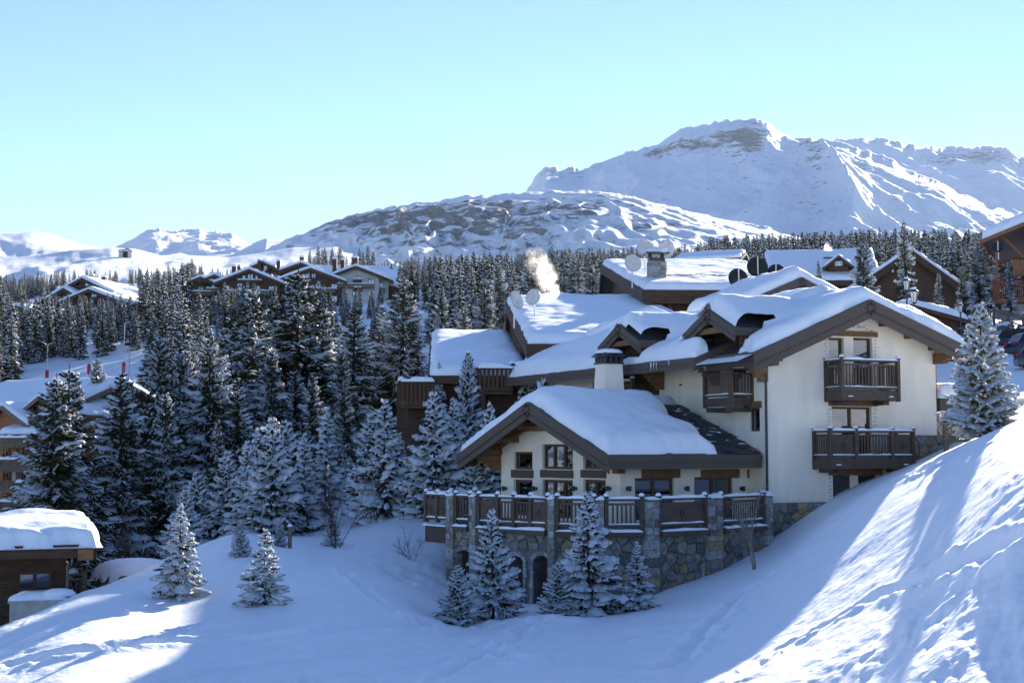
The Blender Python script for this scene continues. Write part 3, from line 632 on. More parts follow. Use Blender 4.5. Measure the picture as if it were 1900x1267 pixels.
def clip_poly(poly, nx, nz, c):                # keep nx*x+nz*z <= c
    out = []
    for i in range(len(poly)):
        p, q = poly[i], poly[(i + 1) % len(poly)]; dp, dq = nx*p[0]+nz*p[1]-c, nx*q[0]+nz*q[1]-c
        if dp <= 0: out.append(p)
        if dp * dq < 0: t = dp / (dp - dq); out.append((p[0]+(q[0]-p[0])*t, p[1]+(q[1]-p[1])*t))
    return out
def rubble(owner, s0, s1, zbot, ztop, place, cell=(0.40, 0.31), holes=(), keep=None, mt='stone', gap=0.024, proud=0.06, seed=3):
    """irregular stones over a wall face given as (s, z); place(s, z, b) -> local point, b outwards"""
    R_ = random.Random(seed); pts = []
    nz = max(1, round((ztop - zbot) / cell[1])); cz = (ztop - zbot) / nz
    for j in range(nz):
        ns = max(1, round((s1 - s0) / cell[0])); cs = (s1 - s0) / ns
        for i in range(ns): pts.append((s0 + (i + 0.5 + (0.25 if j % 2 else -0.25) + R_.uniform(-0.3, 0.3)) * cs, zbot + (j + 0.5 + R_.uniform(-0.33, 0.33)) * cz))
    for i, c in enumerate(pts):
        if keep and not keep(*c): continue
        if any(h[0] - 0.03 < c[0] < h[1] + 0.03 and c[1] < h[2] + 0.03 for h in holes): continue
        poly = [(s0, zbot), (s1, zbot), (s1, ztop), (s0, ztop)]
        for q in pts:
            if q is c: continue
            dx, dz = q[0] - c[0], q[1] - c[1]; L2 = dx * dx + dz * dz
            if L2 > 1.6: continue
            L_ = math.sqrt(L2); poly = clip_poly(poly, dx / L_, dz / L_, (dx * (c[0] + q[0]) / 2 + dz * (c[1] + q[1]) / 2) / L_ - gap / 2)
            if len(poly) < 3: break
        for h in holes:
            if len(poly) < 3: break
            if c[1] > h[2]:
                if h[0] - 0.6 < c[0] < h[1] + 0.6: poly = clip_poly(poly, 0, -1, -(h[2] + 0.0)) if h[0] < c[0] < h[1] else poly
            elif c[0] <= h[0]: poly = clip_poly(poly, 1, 0, h[0])
            elif c[0] >= h[1]: poly = clip_poly(poly, -1, 0, -h[1])
        if len(poly) < 3: continue
        mx, mz = sum(p[0] for p in poly) / len(poly), sum(p[1] for p in poly) / len(poly)
        pr = proud * R_.uniform(0.5, 1.4); n = len(poly)
        ring = lambda k, b: [place(mx + (p[0] - mx) * k, mz + (p[1] - mz) * k, b) for p in poly]
        vs = ring(1, -0.02) + ring(0.97, pr * 0.6) + ring(0.78, pr) + [place(mx, mz, pr * 1.15)]
        fs = [(a * n + k, a * n + (k + 1) % n, (a + 1) * n + (k + 1) % n, (a + 1) * n + k) for a in range(2) for k in range(n)] + [(2 * n + k, 2 * n + (k + 1) % n, 3 * n) for k in range(n)]
        MB().add(vs, fs).build('stone', M[mt], owner)

# ------------------------------------------------------------------ the cream chalet: gabled wing on the right, pavilion and terrace in front
ZB = -5.6
fm = Frame(9.37, 52.2, 24, ZB)                # gabled wing
fp_ = Frame(3.79, 50.0, 34, ZB)               # pavilion
H = Frame(9.37, 52.2, 24, ZB); house = H.empty('cream_chalet')
tag(house, 'large cream chalet with brown balconies, stone base and front pavilion', 'chalet')
def sub_empty(fr):                             # pavilion pieces keep their own angle: converted into the house frame
    return lambda u, v: H.uv(*fr.w(u, v)[:2])
pv = sub_empty(fp_)
UW = 7.82; RC, RL, RR = 3.97, -1.16, 8.62; ZR, ZL, ZRR = 5.53 - ZB, 3.42 - ZB, 3.86 - ZB
LV = 20.0
# walls
q = MB(); zl0, zr0, zt0 = ZL + 0.41 * 1.16 - 0.17, ZRR + 0.36 * 0.8 - 0.17, ZR - 0.17
q.prism([(0, 0, 0), (UW, 0, 0), (UW, 0, zr0), (RC, 0, zt0), (0, 0, zl0)], (0, LV, 0))
wall_m = q.build('wall', M['stucco'], house)
rF, nF = (1, 0, 0), (0, -1, 0); rS, nS = (0, -1, 0), (-1, 0, 0)     # front wall / left side wall directions (r to the viewer's right)
def wz(px, py, v=0): return fm.hv(px, py, v)
cuts, wins = [], []
def front_win(x0, y0, x1, y1, **k):
    (a0, t), (a1, b) = wz(x0, y0), wz(x1, y1); wins.append(((0, 0, 0), rF, nF, a0, a1, b, t, k)); cuts.append(((0, 0, 0), rF, nF, a0, a1, b, t, 0.75))
front_win(1537, 626, 1567, 716, cols=1, curtain=[(0.0, 0.2)])
front_win(1583, 626, 1620, 716, cols=1, curtain=[(0.8, 1.0)])
front_win(1543, 754, 1619, 846, cols=2, curtain=[(0.02, 0.47), (0.53, 0.98)])
front_win(1545, 881, 1582, 966, cols=1); front_win(1592, 881, 1630, 966, cols=1)
s0 = fm.hu(1388, 757, 0)[0]; s1 = fm.hu(1410, 800, 0)[0]; zt_, zb_ = fm.hu(1399, 757, 0)[1], fm.hu(1399, 800, 0)[1]
wins.append(((0, 0, 0), rS, nS, -s0, -s1, zb_, zt_, dict(cols=1))); cuts.append(((0, 0, 0), rS, nS, -s0, -s1, zb_, zt_, 0.75))
# door behind the small side balcony
dv0, dv1 = 1.35, 2.45
wins.append(((0, 0, 0), rS, nS, -dv1, -dv0, 1.72 - ZB, 3.3 - ZB, dict(cols=1))); cuts.append(((0, 0, 0), rS, nS, -dv1, -dv0, 1.72 - ZB, 3.3 - ZB, 0.75))
cut(wall_m, cuts)
for O, r, n, a0, a1, b, t, k in wins: window(house, O, r, n, a0, a1, b, t, **k)
# lintels over the openings
def lint(x0, x1, y0, y1, out=0.1, v=0, mt='wood'):
    (a0, t), (a1, b) = wz(x0, y0), wz(x1, y1); MB().obox((0, 0, 0), rF, nF, a0, a1, -0.02, out, b, t).build('lintel', M[mt], house)
lint(1530, 1626, 613, 626); lint(1537, 1626, 741, 754); lint(1537, 1634, 868, 881, mt='wood')
MB().obox((0, 0, 0), rS, nS, -s0 - 0.15, -s1 + 0.15, -0.02, 0.1, zt_, zt_ + 0.25).build('lintel', M['wood'], house)
# painted scroll borders beside the windows (flat paint)
def scroll(x, y0, y1):
    (a, t), (_, b) = wz(x, y0), wz(x, y1); q = MB(); n = int((t - b) / 0.13)
    for i in range(n):
        z = b + (i + 0.5) * (t - b) / n; s = 0.035 if i % 2 else -0.035
        q.obox((0, 0, 0), rF, nF, a + s - 0.02, a + s + 0.02, -0.01, 0.004, z - 0.035, z + 0.035)
        q.obox((0, 0, 0), rF, nF, a - s - 0.012, a - s + 0.012, -0.01, 0.004, z - 0.012, z + 0.03)
    tag(q.build('painted_border', M['scroll'], house), kind='stuff')
M['scroll'] = mat('scroll_paint', (0.36, 0.38, 0.42), 0.9, 0.1, 5.0)
for x, y0, y1 in ((1532, 628, 668), (1623, 628, 668), (1538, 756, 800), (1623, 756, 800), (1540, 884, 930), (1633, 884, 915)): scroll(x, y0, y1)
q = MB()
for i in range(26):
    t = rnd.uniform(-1, 1); a = 3.86 + t * 0.95; z = ZR - 0.95 + rnd.uniform(-0.02, 0.26) * (1 - abs(t) * 0.8) - abs(t) * 0.16
    q.obox((0, 0, 0), rF, nF, a - 0.045, a + 0.045, -0.01, 0.004, z - 0.03, z + 0.03)
tag(q.build('painted_border', M['scroll'], house), kind='stuff')

# main roof in two steps: the nearer bay and the slightly higher, wider rear bay
mU = lambda a, b: (a, b)
V2, RL2 = 1.95, -1.9
ZR2, ZL2 = 5.53 + 0.24 - ZB, 3.37 - ZB
gable(house, mU, RC, RL, RR, ZR, ZL, ZRR, -0.95, V2 + 0.3, ends=(1, 0), fas=0.5, barge=0.72)
gable(house, mU, RC, RL2, RR, ZR2, ZL2, ZRR + 0.24, V2, LV + 0.8, ends=(1, 1), fas=0.42, barge=0.5, eaves=(1, 1), rosette=False)
# dormers: small gabled roofs across the left slope
D = []
for vc, ug, za in ((1.95, -1.25, 5.2 - ZB), (8.1, -1.75, 5.12 - ZB)):
    hw, dz = 1.72, 0.8; ue = min(RC, (za - ZL2) / 0.41 + RL2)
    mD = (lambda vc_: (lambda a, b: (b, vc_ - a)))(vc)
    gable(house, mD, 0, -hw, hw, za, za - dz, za - dz, ug, ue, fas=0.3, barge=0.5, ends=(1, 0))
    D.append((vc, ug, za, hw, dz, ue))
    # recessed front: timber back wall, tie beam, purlin ends and a cream post
    zt = lambda u: ZL2 + 0.41 * (u - RL2)
    MB().prism([(ug + 1.1, vc - hw + 0.25, zt(ug + 1.1)), (ug + 1.1, vc + hw - 0.25, zt(ug + 1.1)), (ug + 1.1, vc + hw - 0.25, za - dz), (ug + 1.1, vc, za - 0.2), (ug + 1.1, vc - hw + 0.25, za - dz)], (0.1, 0, 0)).build('dormer_wall', M['darkwood'], house)
    MB().box(ug + 0.1, ug + 0.28, vc - hw * 0.72, vc + hw * 0.72, za - dz - 0.12, za - dz + 0.1).build('tie_beam', M['wood'], house)
    for s in (-1, 1):
        MB().beam((ug + 0.22, vc + s * hw * 0.9, za - dz - 0.1), (ug + 0.22, vc, za - 0.35), 0.12, 0.16).build('rafter', M['wood'], house)
    MB().box(ug + 0.95, ug + 1.1, vc - hw + 0.35, vc - hw + 0.62, zt(ug + 1.0) - 0.2, za - dz).build('dormer_post', M['stucco'], house)
    MB().box(ug + 0.3, ug + 1.1, vc - hw + 0.06, vc - hw + 0.12, zt(ug + 0.5) - 0.3, za - dz - 0.05).build('dormer_cheek', M['darkwood'], house)
rz1, rz2 = roofz(RC, RL, RR, ZR, ZL, ZRR), roofz(RC, RL2, RR, ZR2, ZL2, ZRR + 0.24)
def zroof(U, V):
    z = np.where(V < V2, rz1(U), rz2(U))
    for vc, ug, za, hw, dz, ue in D:
        zd = za - dz * np.abs(V - vc) / hw
        z = np.where((np.abs(V - vc) < hw) & (U > ug), np.maximum(z, zd), z)
    return z
def inside_roof(U, V):
    a = np.minimum(np.minimum(U - RL, RR - U), np.minimum(V + 0.95, LV + 0.8 - V))
    b = np.minimum(np.minimum(U - RL2, RR - U), np.minimum(V - V2, LV + 0.8 - V))
    d = np.maximum(a, b)
    for vc, ug, za, hw, dz, ue in D:                     # the snow stops at the dormer's face and lies bare under its gable
        inb = (np.abs(V - vc) < hw)
        front = inb & (U <= ug) & (U > ug - 0.0)
        d = np.where(inb & (U > ug), np.minimum(d, U - ug), d)
        d = np.where(inb & (U <= ug), np.minimum(d, np.minimum(ug - U + 0.0, 0.9)), d)
        side = (np.abs(V - vc) >= hw) & (np.abs(V - vc) < hw + 0.35) & (U > ug) & (U < ug + 1.2)
        d = np.where(side, np.minimum(d, np.abs(V - vc) - hw + 0.05), d)
    return d
snow_cap(house, RL2, RR, -0.95, LV + 0.8, zroof, 0.55, 0.5, 0.13, inside_roof, 5, 0.10, 10, 0.3)

# soffit: purlins under the verge and boarding
for a in (0.35, 1.55, 2.75, RC, 5.2, 6.4, 7.55):
    z = float((rz1(np.array([a])))[0]) - 0.36
    MB().box(a - 0.09, a + 0.09, -0.85, 0.0, z - 0.12, z + 0.12).build('purlin_end', M['wood'], house)
for a in (0.0, UW):
    z = float((rz1(np.array([a])))[0]) - 0.5
    e = MB(); s = 1 if a > 1 else -1
    for i, (w0, h0) in enumerate(((1.0, 0.0), (0.85, 0.14), (0.6, 0.28))): e.box(a - 0.14, a + 0.14, -w0 * 0.95, 0, z - 0.14 - h0, z - h0)
    e.build('corbel', M['wood'], house)
q = MB()
for s in (0, 1):
    a0, a1 = ((RL + 0.05, RC), (RC, RR - 0.05))[s]; z0, z1 = [float(rz1(np.array([a]))[0]) - 0.175 for a in (a0, a1)]
    q.prism([(a0, -0.85, z0), (a1, -0.85, z1), (a1, -0.85, z1 - 0.03), (a0, -0.85, z0 - 0.03)], (0, V2 + 0.85, 0))
q.build('soffit', M['soffit'], house)
# timber side under the right eave
MB().box(UW, UW + 0.06, 0.02, LV, 1.0 - ZB, zr0 - 0.05).build('timber_cladding', M['soffit'], house)
# gutter, downpipe
q = MB(); q.tube([(-0.10, 0.12, ZL - 0.5), (-0.10, -0.06, ZL - 0.75), (-0.10, -0.06, 0.9)], 0.05); q.tube([(-0.10, -0.06, 1.0), (-0.10, -0.06, 0.2)], 0.065)
q.build('downpipe', M['metal'], house)
# balconies on the front
def balcony(x0, x1w, y_top, y_bot, depth, u0, u1, zt, zb, mids, solid, side_solid=()):
    b = MB().box(u0, u1, -depth, 0.0, zb + 0.30, zb + 0.40).build('balcony', M['fascia'], house)
    h = zt - zb - 0.0; kw = dict(bottom=0.50, fasc=0.36)
    rail_run(b, (u0, -depth), (u1, -depth), zb, h, 'railwood', 0.135, 0.07, 0.03, solid=solid, mids=mids, n_out=(0, -1), **kw)
    rail_run(b, (u0, -depth), (u0, 0), zb, h, 'railwood', 0.135, 0.07, 0.03, posts=(False, True), n_out=(-1, 0), **kw)
    rail_run(b, (u1, -depth), (u1, 0), zb, h, 'railwood', 0.135, 0.07, 0.03, posts=(False, True), n_out=(1, 0), **kw)
    for a in (u0 + 0.35, u1 - 0.35):
        e = MB(); e.box(a - 0.13, a + 0.13, -depth * 1.06, 0, zb - 0.02, zb + 0.13); e.box(a - 0.13, a + 0.13, -depth * 0.75, 0, zb - 0.15, zb - 0.02); e.build('bracket', M['railwood'], b)
        lump(b, (a, -depth * 1.02, zb + 0.13), 0.14, 0.07, 0.05)
    return b
balcony(0, 0, 0, 0, 1.0, 2.60, 5.16, 3.24 - ZB, 1.74 - ZB, (), ())
balcony(0, 0, 0, 0, 1.0, 2.02, 5.80, 0.62 - ZB, -0.78 - ZB, (0.30, 0.74), ((0.03, 0.27), (0.77, 0.97)))
# small balcony on the left side wall
b = MB().box(-0.95, 0, 0.95, 2.75, 1.75 - ZB, 1.85 - ZB).build('balcony', M['fascia'], house)
kw = dict(bottom=0.42, fasc=0.30)
rail_run(b, (-0.95, 0.95), (-0.95, 2.75), 1.55 - ZB, 1.38, 'railwood', 0.13, 0.07, 0.03, n_out=(-1, 0), **kw)
rail_run(b, (-0.95, 0.95), (0, 0.95), 1.55 - ZB, 1.38, 'railwood', 0.13, 0.07, 0.03, posts=(False, True), n_out=(0, -1), **kw)
for v in (1.2, 2.5): MB().box(-1.0, 0, v - 0.12, v + 0.12, 1.32 - ZB, 1.5 - ZB).build('bracket', M['railwood'], b)
# big curved corbels carrying the eave of the side wall
for v in (0.05, 3.3, 7.6):
    e = MB(); zc = 3.2 - ZB
    for i in range(5): e.box(-1.05 + 0.18 * i, 0, v - 0.12, v + 0.12, zc - 0.16 * (i + 1), zc - 0.16 * i)
    e.build('corbel', M['wood'], house)
MB().box(-0.06, 0.0, 7.9, 12.2, 0.4 - ZB, 3.3 - ZB).build('timber_cladding', M['darkwood'], house)
b = MB().box(-1.0, -0.06, 8.4, 11.8, 1.7 - ZB, 1.8 - ZB).build('balcony', M['fascia'], house)
rail_run(b, (-1.0, 8.4), (-1.0, 11.8), 1.5 - ZB, 1.3, 'railwood', 0.13, 0.07, 0.03, mids=(0.5,), n_out=(-1, 0), **kw)
MB().lathe([(0.02, 0), (0.06, 0.01), (0.06, 0.06), (0.03, 0.08)], 10).build('wall_vent', M['metal'], house, loc=(-0.04, 6.1, 2.5 - ZB))

# ---- pavilion
def pw(u, v, z): return (*pv(u, v), z)
ang_p = math.radians(fp_.deg - H.deg)
ru, rv = (math.cos(ang_p), math.sin(ang_p), 0), (-math.sin(ang_p), math.cos(ang_p), 0)
PH, PO = 7.54, 1.3
zr_, ze_ = 1.68 - ZB, -0.24 - ZB; pc, pl, pr_ = 3.77, -1.0, 8.54
ztf = roofz(pc, pl, pr_, zr_, ze_, ze_)
q = MB(); FZ = -2.55 - ZB
w0, wt = float(ztf(np.array([0.0]))[0]) - 0.17, zr_ - 0.17
q.prism([pw(0, 0, FZ - 0.6), pw(0, PH, FZ - 0.6), pw(0, PH, w0), pw(0, pc, wt), pw(0, 0, w0)], Vector(pw(7.5, 0, 0)) - Vector(pw(0, 0, 0)))
wall_p = q.build('wall', M['stucco'], house)
Og = pw(0, 0, 0); rg = tuple(-c for c in rv); ng = tuple(-c for c in ru)         # gable wall: a runs to the viewer's right (towards v = 0)
Og = pw(0, PH, 0)
rs, ns_ = ru, tuple(-c for c in rv); Os = pw(0, 0, 0)                            # side wall facing right
def gw(px, py): v, z = fp_.hu(px, py, 0); return PH - v, z
def sw(px, py): u, z = fp_.hv(px, py, 0); return u, z
cuts, wins = [], []
def add(fn, O, r, n, x0, y0, x1, y1, **k):
    (a0, t), (a1, b) = fn(x0, y0), fn(x1, y1); b = max(b, FZ - 0.05)
    wins.append((O, r, n, a0, a1, b, t, k)); cuts.append((O, r, n, a0, a1, b, t, 0.75))
for x0, x1 in ((953, 988), (1006, 1063)):
    add(gw, Og, rg, ng, x0, 889, x1, 962, cols=1 if x1 - x0 < 40 else 3, curtain=[(0.05, 0.22)])
add(gw, Og, rg, ng, 953, 838, 988, 871, cols=1); add(gw, Og, rg, ng, 1006, 824, 1063, 871, cols=3, curtain=[(0.0, 0.25)])
add(gw, Og, rg, ng, 1082, 889, 1124, 962, cols=2, curtain=[(0.0, 0.3)]); add(gw, Og, rg, ng, 1082, 846, 1124, 871, cols=2)
add(sw, Os, rs, ns_, 1178, 887, 1252, 962, cols=2, curtain=[(0.86, 1.0)]); add(sw, Os, rs, ns_, 1288, 885, 1362, 962, cols=2, curtain=[(0.55, 0.95)])
add(sw, Os, rs, ns_, 1391, 883, 1412, 965, cols=1)
cut(wall_p, cuts)
for O, r, n, a0, a1, b, t, k in wins: window(house, O, r, n, a0, a1, b, t, dep=0.11, fw=0.10, **k)
def lintp(fn, O, r, n, x0, x1, y0, y1, mt, out=0.08):
    (a0, t), (a1, b) = fn(x0, y0), fn(x1, y1); MB().obox(O, r, n, a0, a1, -0.02, out, b, t).build('lintel', M[mt], house)
for x0, x1 in ((951, 990), (1005, 1064), (1080, 1125)): lintp(gw, Og, rg, ng, x0, x1, 871, 887, 'fascia')
for x0, x1 in ((1190, 1260), (1300, 1370), (1386, 1414)): lintp(sw, Os, rs, ns_, x0, x1, 871, 886, 'wood')
# wall lamps
for fn, O, r, n, x in ((gw, Og, rg, ng, 940), (gw, Og, rg, ng, 996), (gw, Og, rg, ng, 1070), (gw, Og, rg, ng, 1133), (sw, Os, rs, ns_, 1163), (sw, Os, rs, ns_, 1271), (sw, Os, rs, ns_, 1374)):
    a, z = fn(x, 906); e = MB(); e.obox(O, r, n, a - 0.04, a + 0.04, 0, 0.02, z - 0.06, z + 0.06); e.obox(O, r, n, a - 0.02, a + 0.02, 0.02, 0.12, z - 0.02, z + 0.02); e.obox(O, r, n, a - 0.05, a + 0.05, 0.1, 0.2, z - 0.09, z + 0.09)
    e.build('wall_lamp', M['metal'], house)
mP = lambda a, b: pv(b, a)
gable(house, mP, pc, pl, pr_, zr_, ze_, ze_, -PO, 5.75, fas=0.5, barge=0.62, ends=(1, 0))
# timber truss and purlins under the pavilion gable
def pbeam(a, b, w_, h_, nm, mt='wood'): MB().beam(pw(*a), pw(*b), w_, h_).build(nm, M[mt], house)
zt_tie = w0 + 0.72
vt = (zr_ - 0.3 - zt_tie) / ((zr_ - ze_) / (pc - pl))
pbeam((-0.35, pc - vt, zt_tie), (-0.35, pc + vt, zt_tie), 0.16, 0.2, 'tie_beam'); pbeam((-0.35, pc, zt_tie), (-0.35, pc, zr_ - 0.3), 0.16, 0.16, 'king_post')
for s in (-1, 1):
    pbeam((-0.35, pc, zt_tie + 0.15), (-0.35, pc + s * 0.55, zt_tie + 0.75), 0.1, 0.12, 'brace')
    pbeam((-0.32, pc + s * 4.2, ze_ + 0.05), (-0.32, pc, zr_ - 0.28), 0.14, 0.2, 'rafter')
    pbeam((-0.9, pc + s * 4.3, ze_ - 0.0), (-0.9, pc, zr_ - 0.28), 0.12, 0.16, 'rafter')
    for k in (1.35, 2.6, 3.77):
        z = float(ztf(np.array([pc + s * k]))[0]) - 0.34; pbeam((-1.15, pc + s * k, z), (0, pc + s * k, z), 0.18, 0.22, 'purlin_end')
pbeam((-1.15, pc, zr_ - 0.42), (0, pc, zr_ - 0.42), 0.18, 0.22, 'purlin_end')
for s, v in ((-1, PH), (1, 0)):
    e = MB(); z = w0 - 0.3
    for i in range(4): e.add(*(lambda q: (q.v, q.f))(MB().obox(pw(0, v, 0), ng, tuple(rv if s == 1 else [-c for c in rv]), 0, 1.15 - 0.26 * i, -0.28, 0.0, z - 0.15 * (i + 1), z - 0.15 * i)))
    e.build('corbel', M['wood'], house)
for u in (1.0, 3.6, 5.6):
    e = MB(); z = w0 - 0.02
    for i in range(4): e.obox(Os, rs, ns_, u - 0.13, u + 0.13, 0, 0.85 - 0.18 * i, z - 0.16 * (i + 1), z - 0.16 * i)
    e.build('corbel', M['wood'], house)
q = MB()
for a0, a1 in ((pl + 0.04, pc), (pc, pr_ - 0.04)):
    z0, z1 = [float(ztf(np.array([a]))[0]) - 0.18 for a in (a0, a1)]
    q.prism([pw(-PO + 0.02, a0, z0), pw(-PO + 0.02, a1, z1), pw(-PO + 0.02, a1, z1 - 0.03), pw(-PO + 0.02, a0, z0 - 0.03)], Vector(pw(PO, 0, 0)) - Vector(pw(0, 0, 0)))
q.build('soffit', M['soffit'], house)
# slates bare of snow along the abutment (each slate a piece) and snow on the rest
sl = []
for w_, h_ in ((0.42, 0.34), (0.34, 0.30), (0.5, 0.36)):
    s = MB().prism([(-w_/2, -h_/2, 0), (w_/2, -h_/2 + 0.03, 0), (w_/2 - 0.03, h_/2, 0), (-w_/2 + 0.04, h_/2 - 0.02, 0)], (0, 0, 0.022)).mesh('slate'); s.materials.append(M['slate']); sl.append(s)
sla = math.atan2(zr_ - ze_, pc - pl)
for j in range(20):
    v = pl + 0.1 + j * 0.245
    if v > pc - 0.05: break
    wd = 0.55 + 0.35 * math.sin(j * 0.9) + 0.7 * (1 - j / 20)
    u = 5.7
    while u > 5.7 - wd - 0.5:
        o = link('slate', rnd.choice(sl), None, house, (*pv(u + rnd.uniform(-0.05, 0.05), v), float(ztf(np.array([v]))[0]) + 0.012 + rnd.uniform(0, 0.03)))
        o.rotation_euler = Matrix.Rotation(ang_p, 4, 'Z').to_3x3().to_4x4().to_euler(); o.rotation_euler = (Matrix.Rotation(ang_p, 4, 'Z') @ Matrix.Rotation(sla * 0.93 + rnd.uniform(-0.05, 0.05), 4, 'X') @ Matrix.Rotation(rnd.uniform(-0.15, 0.15), 4, 'Z')).to_euler()
        u -= rnd.uniform(0.36, 0.5)
for k in range(26):                                       # scraps of snow caught between the bare slates
    v = rnd.uniform(pl + 0.2, pc - 0.2); u = rnd.uniform(4.3, 5.65) if v < pc - 1.5 else rnd.uniform(5.0, 5.65)
    o = lump(house, (*pv(u, v), float(ztf(np.array([v]))[0]) + 0.03), rnd.uniform(0.10, 0.34), rnd.uniform(0.025, 0.05), rnd.uniform(0.02, 0.035), ang_p, 'snow_scrap'); o.rotation_euler = (Matrix.Rotation(ang_p, 4, 'Z') @ Matrix.Rotation(sla * 0.93, 4, 'X')).to_euler()
def inside_p(U, V):
    d = np.minimum(np.minimum(U + PO, 6.2 - U), np.minimum(V - pl, pr_ - V))
    bare = 5.15 - 1.35 * smooth01((pc + 0.2 - V) / 2.2) + 0.25 * np.sin(V * 3.0)
    return np.where(V < pc + 0.3, np.minimum(d, bare - U), d)
sp_ = snow_cap(house, -PO, 6.2, pl, pr_, lambda U, V: ztf(V), 0.58, 0.6, 0.12, inside_p, 9, 0.16, 14, 0.18)
sp_.location = (*pv(0, 0), 0); sp_.rotation_euler = (0, 0, ang_p)
# white chimney with a dark hood behind the pavilion ridge
cw = P(1130, 722, 57.5); cu, cv = H.uv(cw[0], cw[1]); cz = cw[2] - ZB
q = MB(); zt = P(1130, 676, 57.5)[2] - ZB
a0, a1 = 0.52, 0.40
q.add([(cu - a0, cv - a0, cz - 1.5), (cu + a0, cv - a0, cz - 1.5), (cu + a0, cv + a0, cz - 1.5), (cu - a0, cv + a0, cz - 1.5), (cu - a1, cv - a1, zt), (cu + a1, cv - a1, zt), (cu + a1, cv + a1, zt), (cu - a1, cv + a1, zt)],
      [(0,3,2,1),(4,5,6,7),(0,1,5,4),(1,2,6,5),(2,3,7,6),(3,0,4,7)]); ch = q.build('chimney', M['stucco'], house)
q = MB()
for i in range(4):
    for j in range(4):
        if i in (0, 3) or j in (0, 3): q.box(cu - 0.42 + i * 0.24, cu - 0.30 + i * 0.24, cv - 0.42 + j * 0.24, cv - 0.30 + j * 0.24, zt + 0.06, zt + 0.3)
q.box(cu - 0.46, cu + 0.46, cv - 0.46, cv + 0.46, zt, zt + 0.06)
q.add([(cu - 0.56, cv - 0.56, zt + 0.3), (cu + 0.56, cv - 0.56, zt + 0.3), (cu + 0.56, cv + 0.56, zt + 0.3), (cu - 0.56, cv + 0.56, zt + 0.3), (cu - 0.4, cv - 0.4, zt + 0.46), (cu + 0.4, cv - 0.4, zt + 0.46), (cu + 0.4, cv + 0.4, zt + 0.46), (cu - 0.4, cv + 0.4, zt + 0.46)],
      [(0,3,2,1),(4,5,6,7),(0,1,5,4),(1,2,6,5),(2,3,7,6),(3,0,4,7)])
q.build('chimney_hood', M['metal'], ch); lump(ch, (cu, cv, zt + 0.44), 0.55, 0.55, 0.2, 0, 'snow_cap')

# ---- terrace: rubble wall on a bend, arches, stone piers, timber balustrade
TP = [(792, 52.2), (835, 51.0), (884, 49.9), (1026, 47.6), (1112, 46.9), (1203, 47.1), (1318, 48.7), (1424, 51.3)]
tp = [Vector((*H.uv((px - CX) / F * Y, Y), 0)) for px, Y in TP]
FLz = -2.86 - ZB                                   # underside of the ledge
cum = [0]
for a, b in zip(tp[1:-1], tp[2:]): cum.append(cum[-1] + (b - a).length)
def tpos(s, b=0.0, z=0.0):
    i = 0
    while i < len(cum) - 2 and s > cum[i + 1]: i += 1
    a, c = tp[1 + i], tp[2 + i]; d = (c - a).normalized(); n = Vector((d.y, -d.x, 0)); p = a + d * (s - cum[i]) + n * b
    return (p.x, p.y, z)
def s_of(px):
    best = None
    for k in range(400):
        s = cum[-1] * k / 399; x, y, _ = tpos(s); X, Y, _ = H.w(x, y); e = abs(CX + F * X / Y - px)
        if best is None or e < best[0]: best = (e, s)
    return best[1]
wallT = MB()
inner = [tuple(pw(-1.5, 7.0, 0)), tuple(pw(0.3, 1.0, 0)), (-0.2, 0.3, 0)]
poly = [tpos(s, -0.0) for s in cum] + [(0.3, 0.6, 0), pw(0.8, 1.0, 0), pw(0.8, 6.5, 0), pw(-2.0, 8.4, 0)]
wallT.prism([(p[0], p[1], -0.8) for p in poly], (0, 0, FLz + 0.8 + 0.02))
terr = wallT.build('terrace_wall', M['mortar'], house)
# arches: px left, px right, py top
AR = [(846, 880, 1020), (945, 971, 1030), (990, 1021, 1030), (1040, 1076, 1030), (1180, 1214, 1036), (1304, 1331, 1026)]
holes = []
cutb = []
for x0, x1, yt in AR:
    s0_, s1_ = s_of(x0), s_of(x1); sm = (s0_ + s1_) / 2; X, Y, _ = H.w(*tpos(sm)[:2]); zt = P((x0 + x1) / 2, yt, Y)[2] - ZB
    holes.append((s0_, s1_, zt))
c = MB()
for s0_, s1_, zt in holes:
    n = 7; hw = (s1_ - s0_) / 2; sm = (s0_ + s1_) / 2; rise = min(0.3, hw * 0.7); prof = [(s0_, -0.7), (s1_, -0.7)] + [(sm + hw * math.cos(math.pi * i / n), zt - rise + rise * math.sin(math.pi * i / n)) for i in range(n + 1)]
    A = [tpos(s, 0.3, z) for s, z in prof]; B = [tpos(s, -0.5, z) for s, z in prof]; m_ = len(prof)
    c.add(A + B, [tuple(range(m_)), tuple(range(2 * m_ - 1, m_ - 1, -1))] + [(i, m_ + i, m_ + (i + 1) % m_, (i + 1) % m_) for i in range(m_)])
import bmesh
co = c.build('cutter', None)
for ob in (co, terr):
    bm = bmesh.new(); bm.from_mesh(ob.data); bmesh.ops.recalc_face_normals(bm, faces=bm.faces); bm.to_mesh(ob.data); bm.free()
tmp = bpy.data.objects.new('tmp', terr.data); COL.objects.link(tmp); md = tmp.modifiers.new('b', 'BOOLEAN'); md.operation = 'DIFFERENCE'; md.solver = 'EXACT'; md.object = co
dg = bpy.context.evaluated_depsgraph_get(); dg.update(); nm = bpy.data.meshes.new_from_object(tmp.evaluated_get(dg))
terr.data = nm
if not nm.materials: nm.materials.append(M['mortar'])
for ob in (tmp, co): bpy.data.objects.remove(ob)
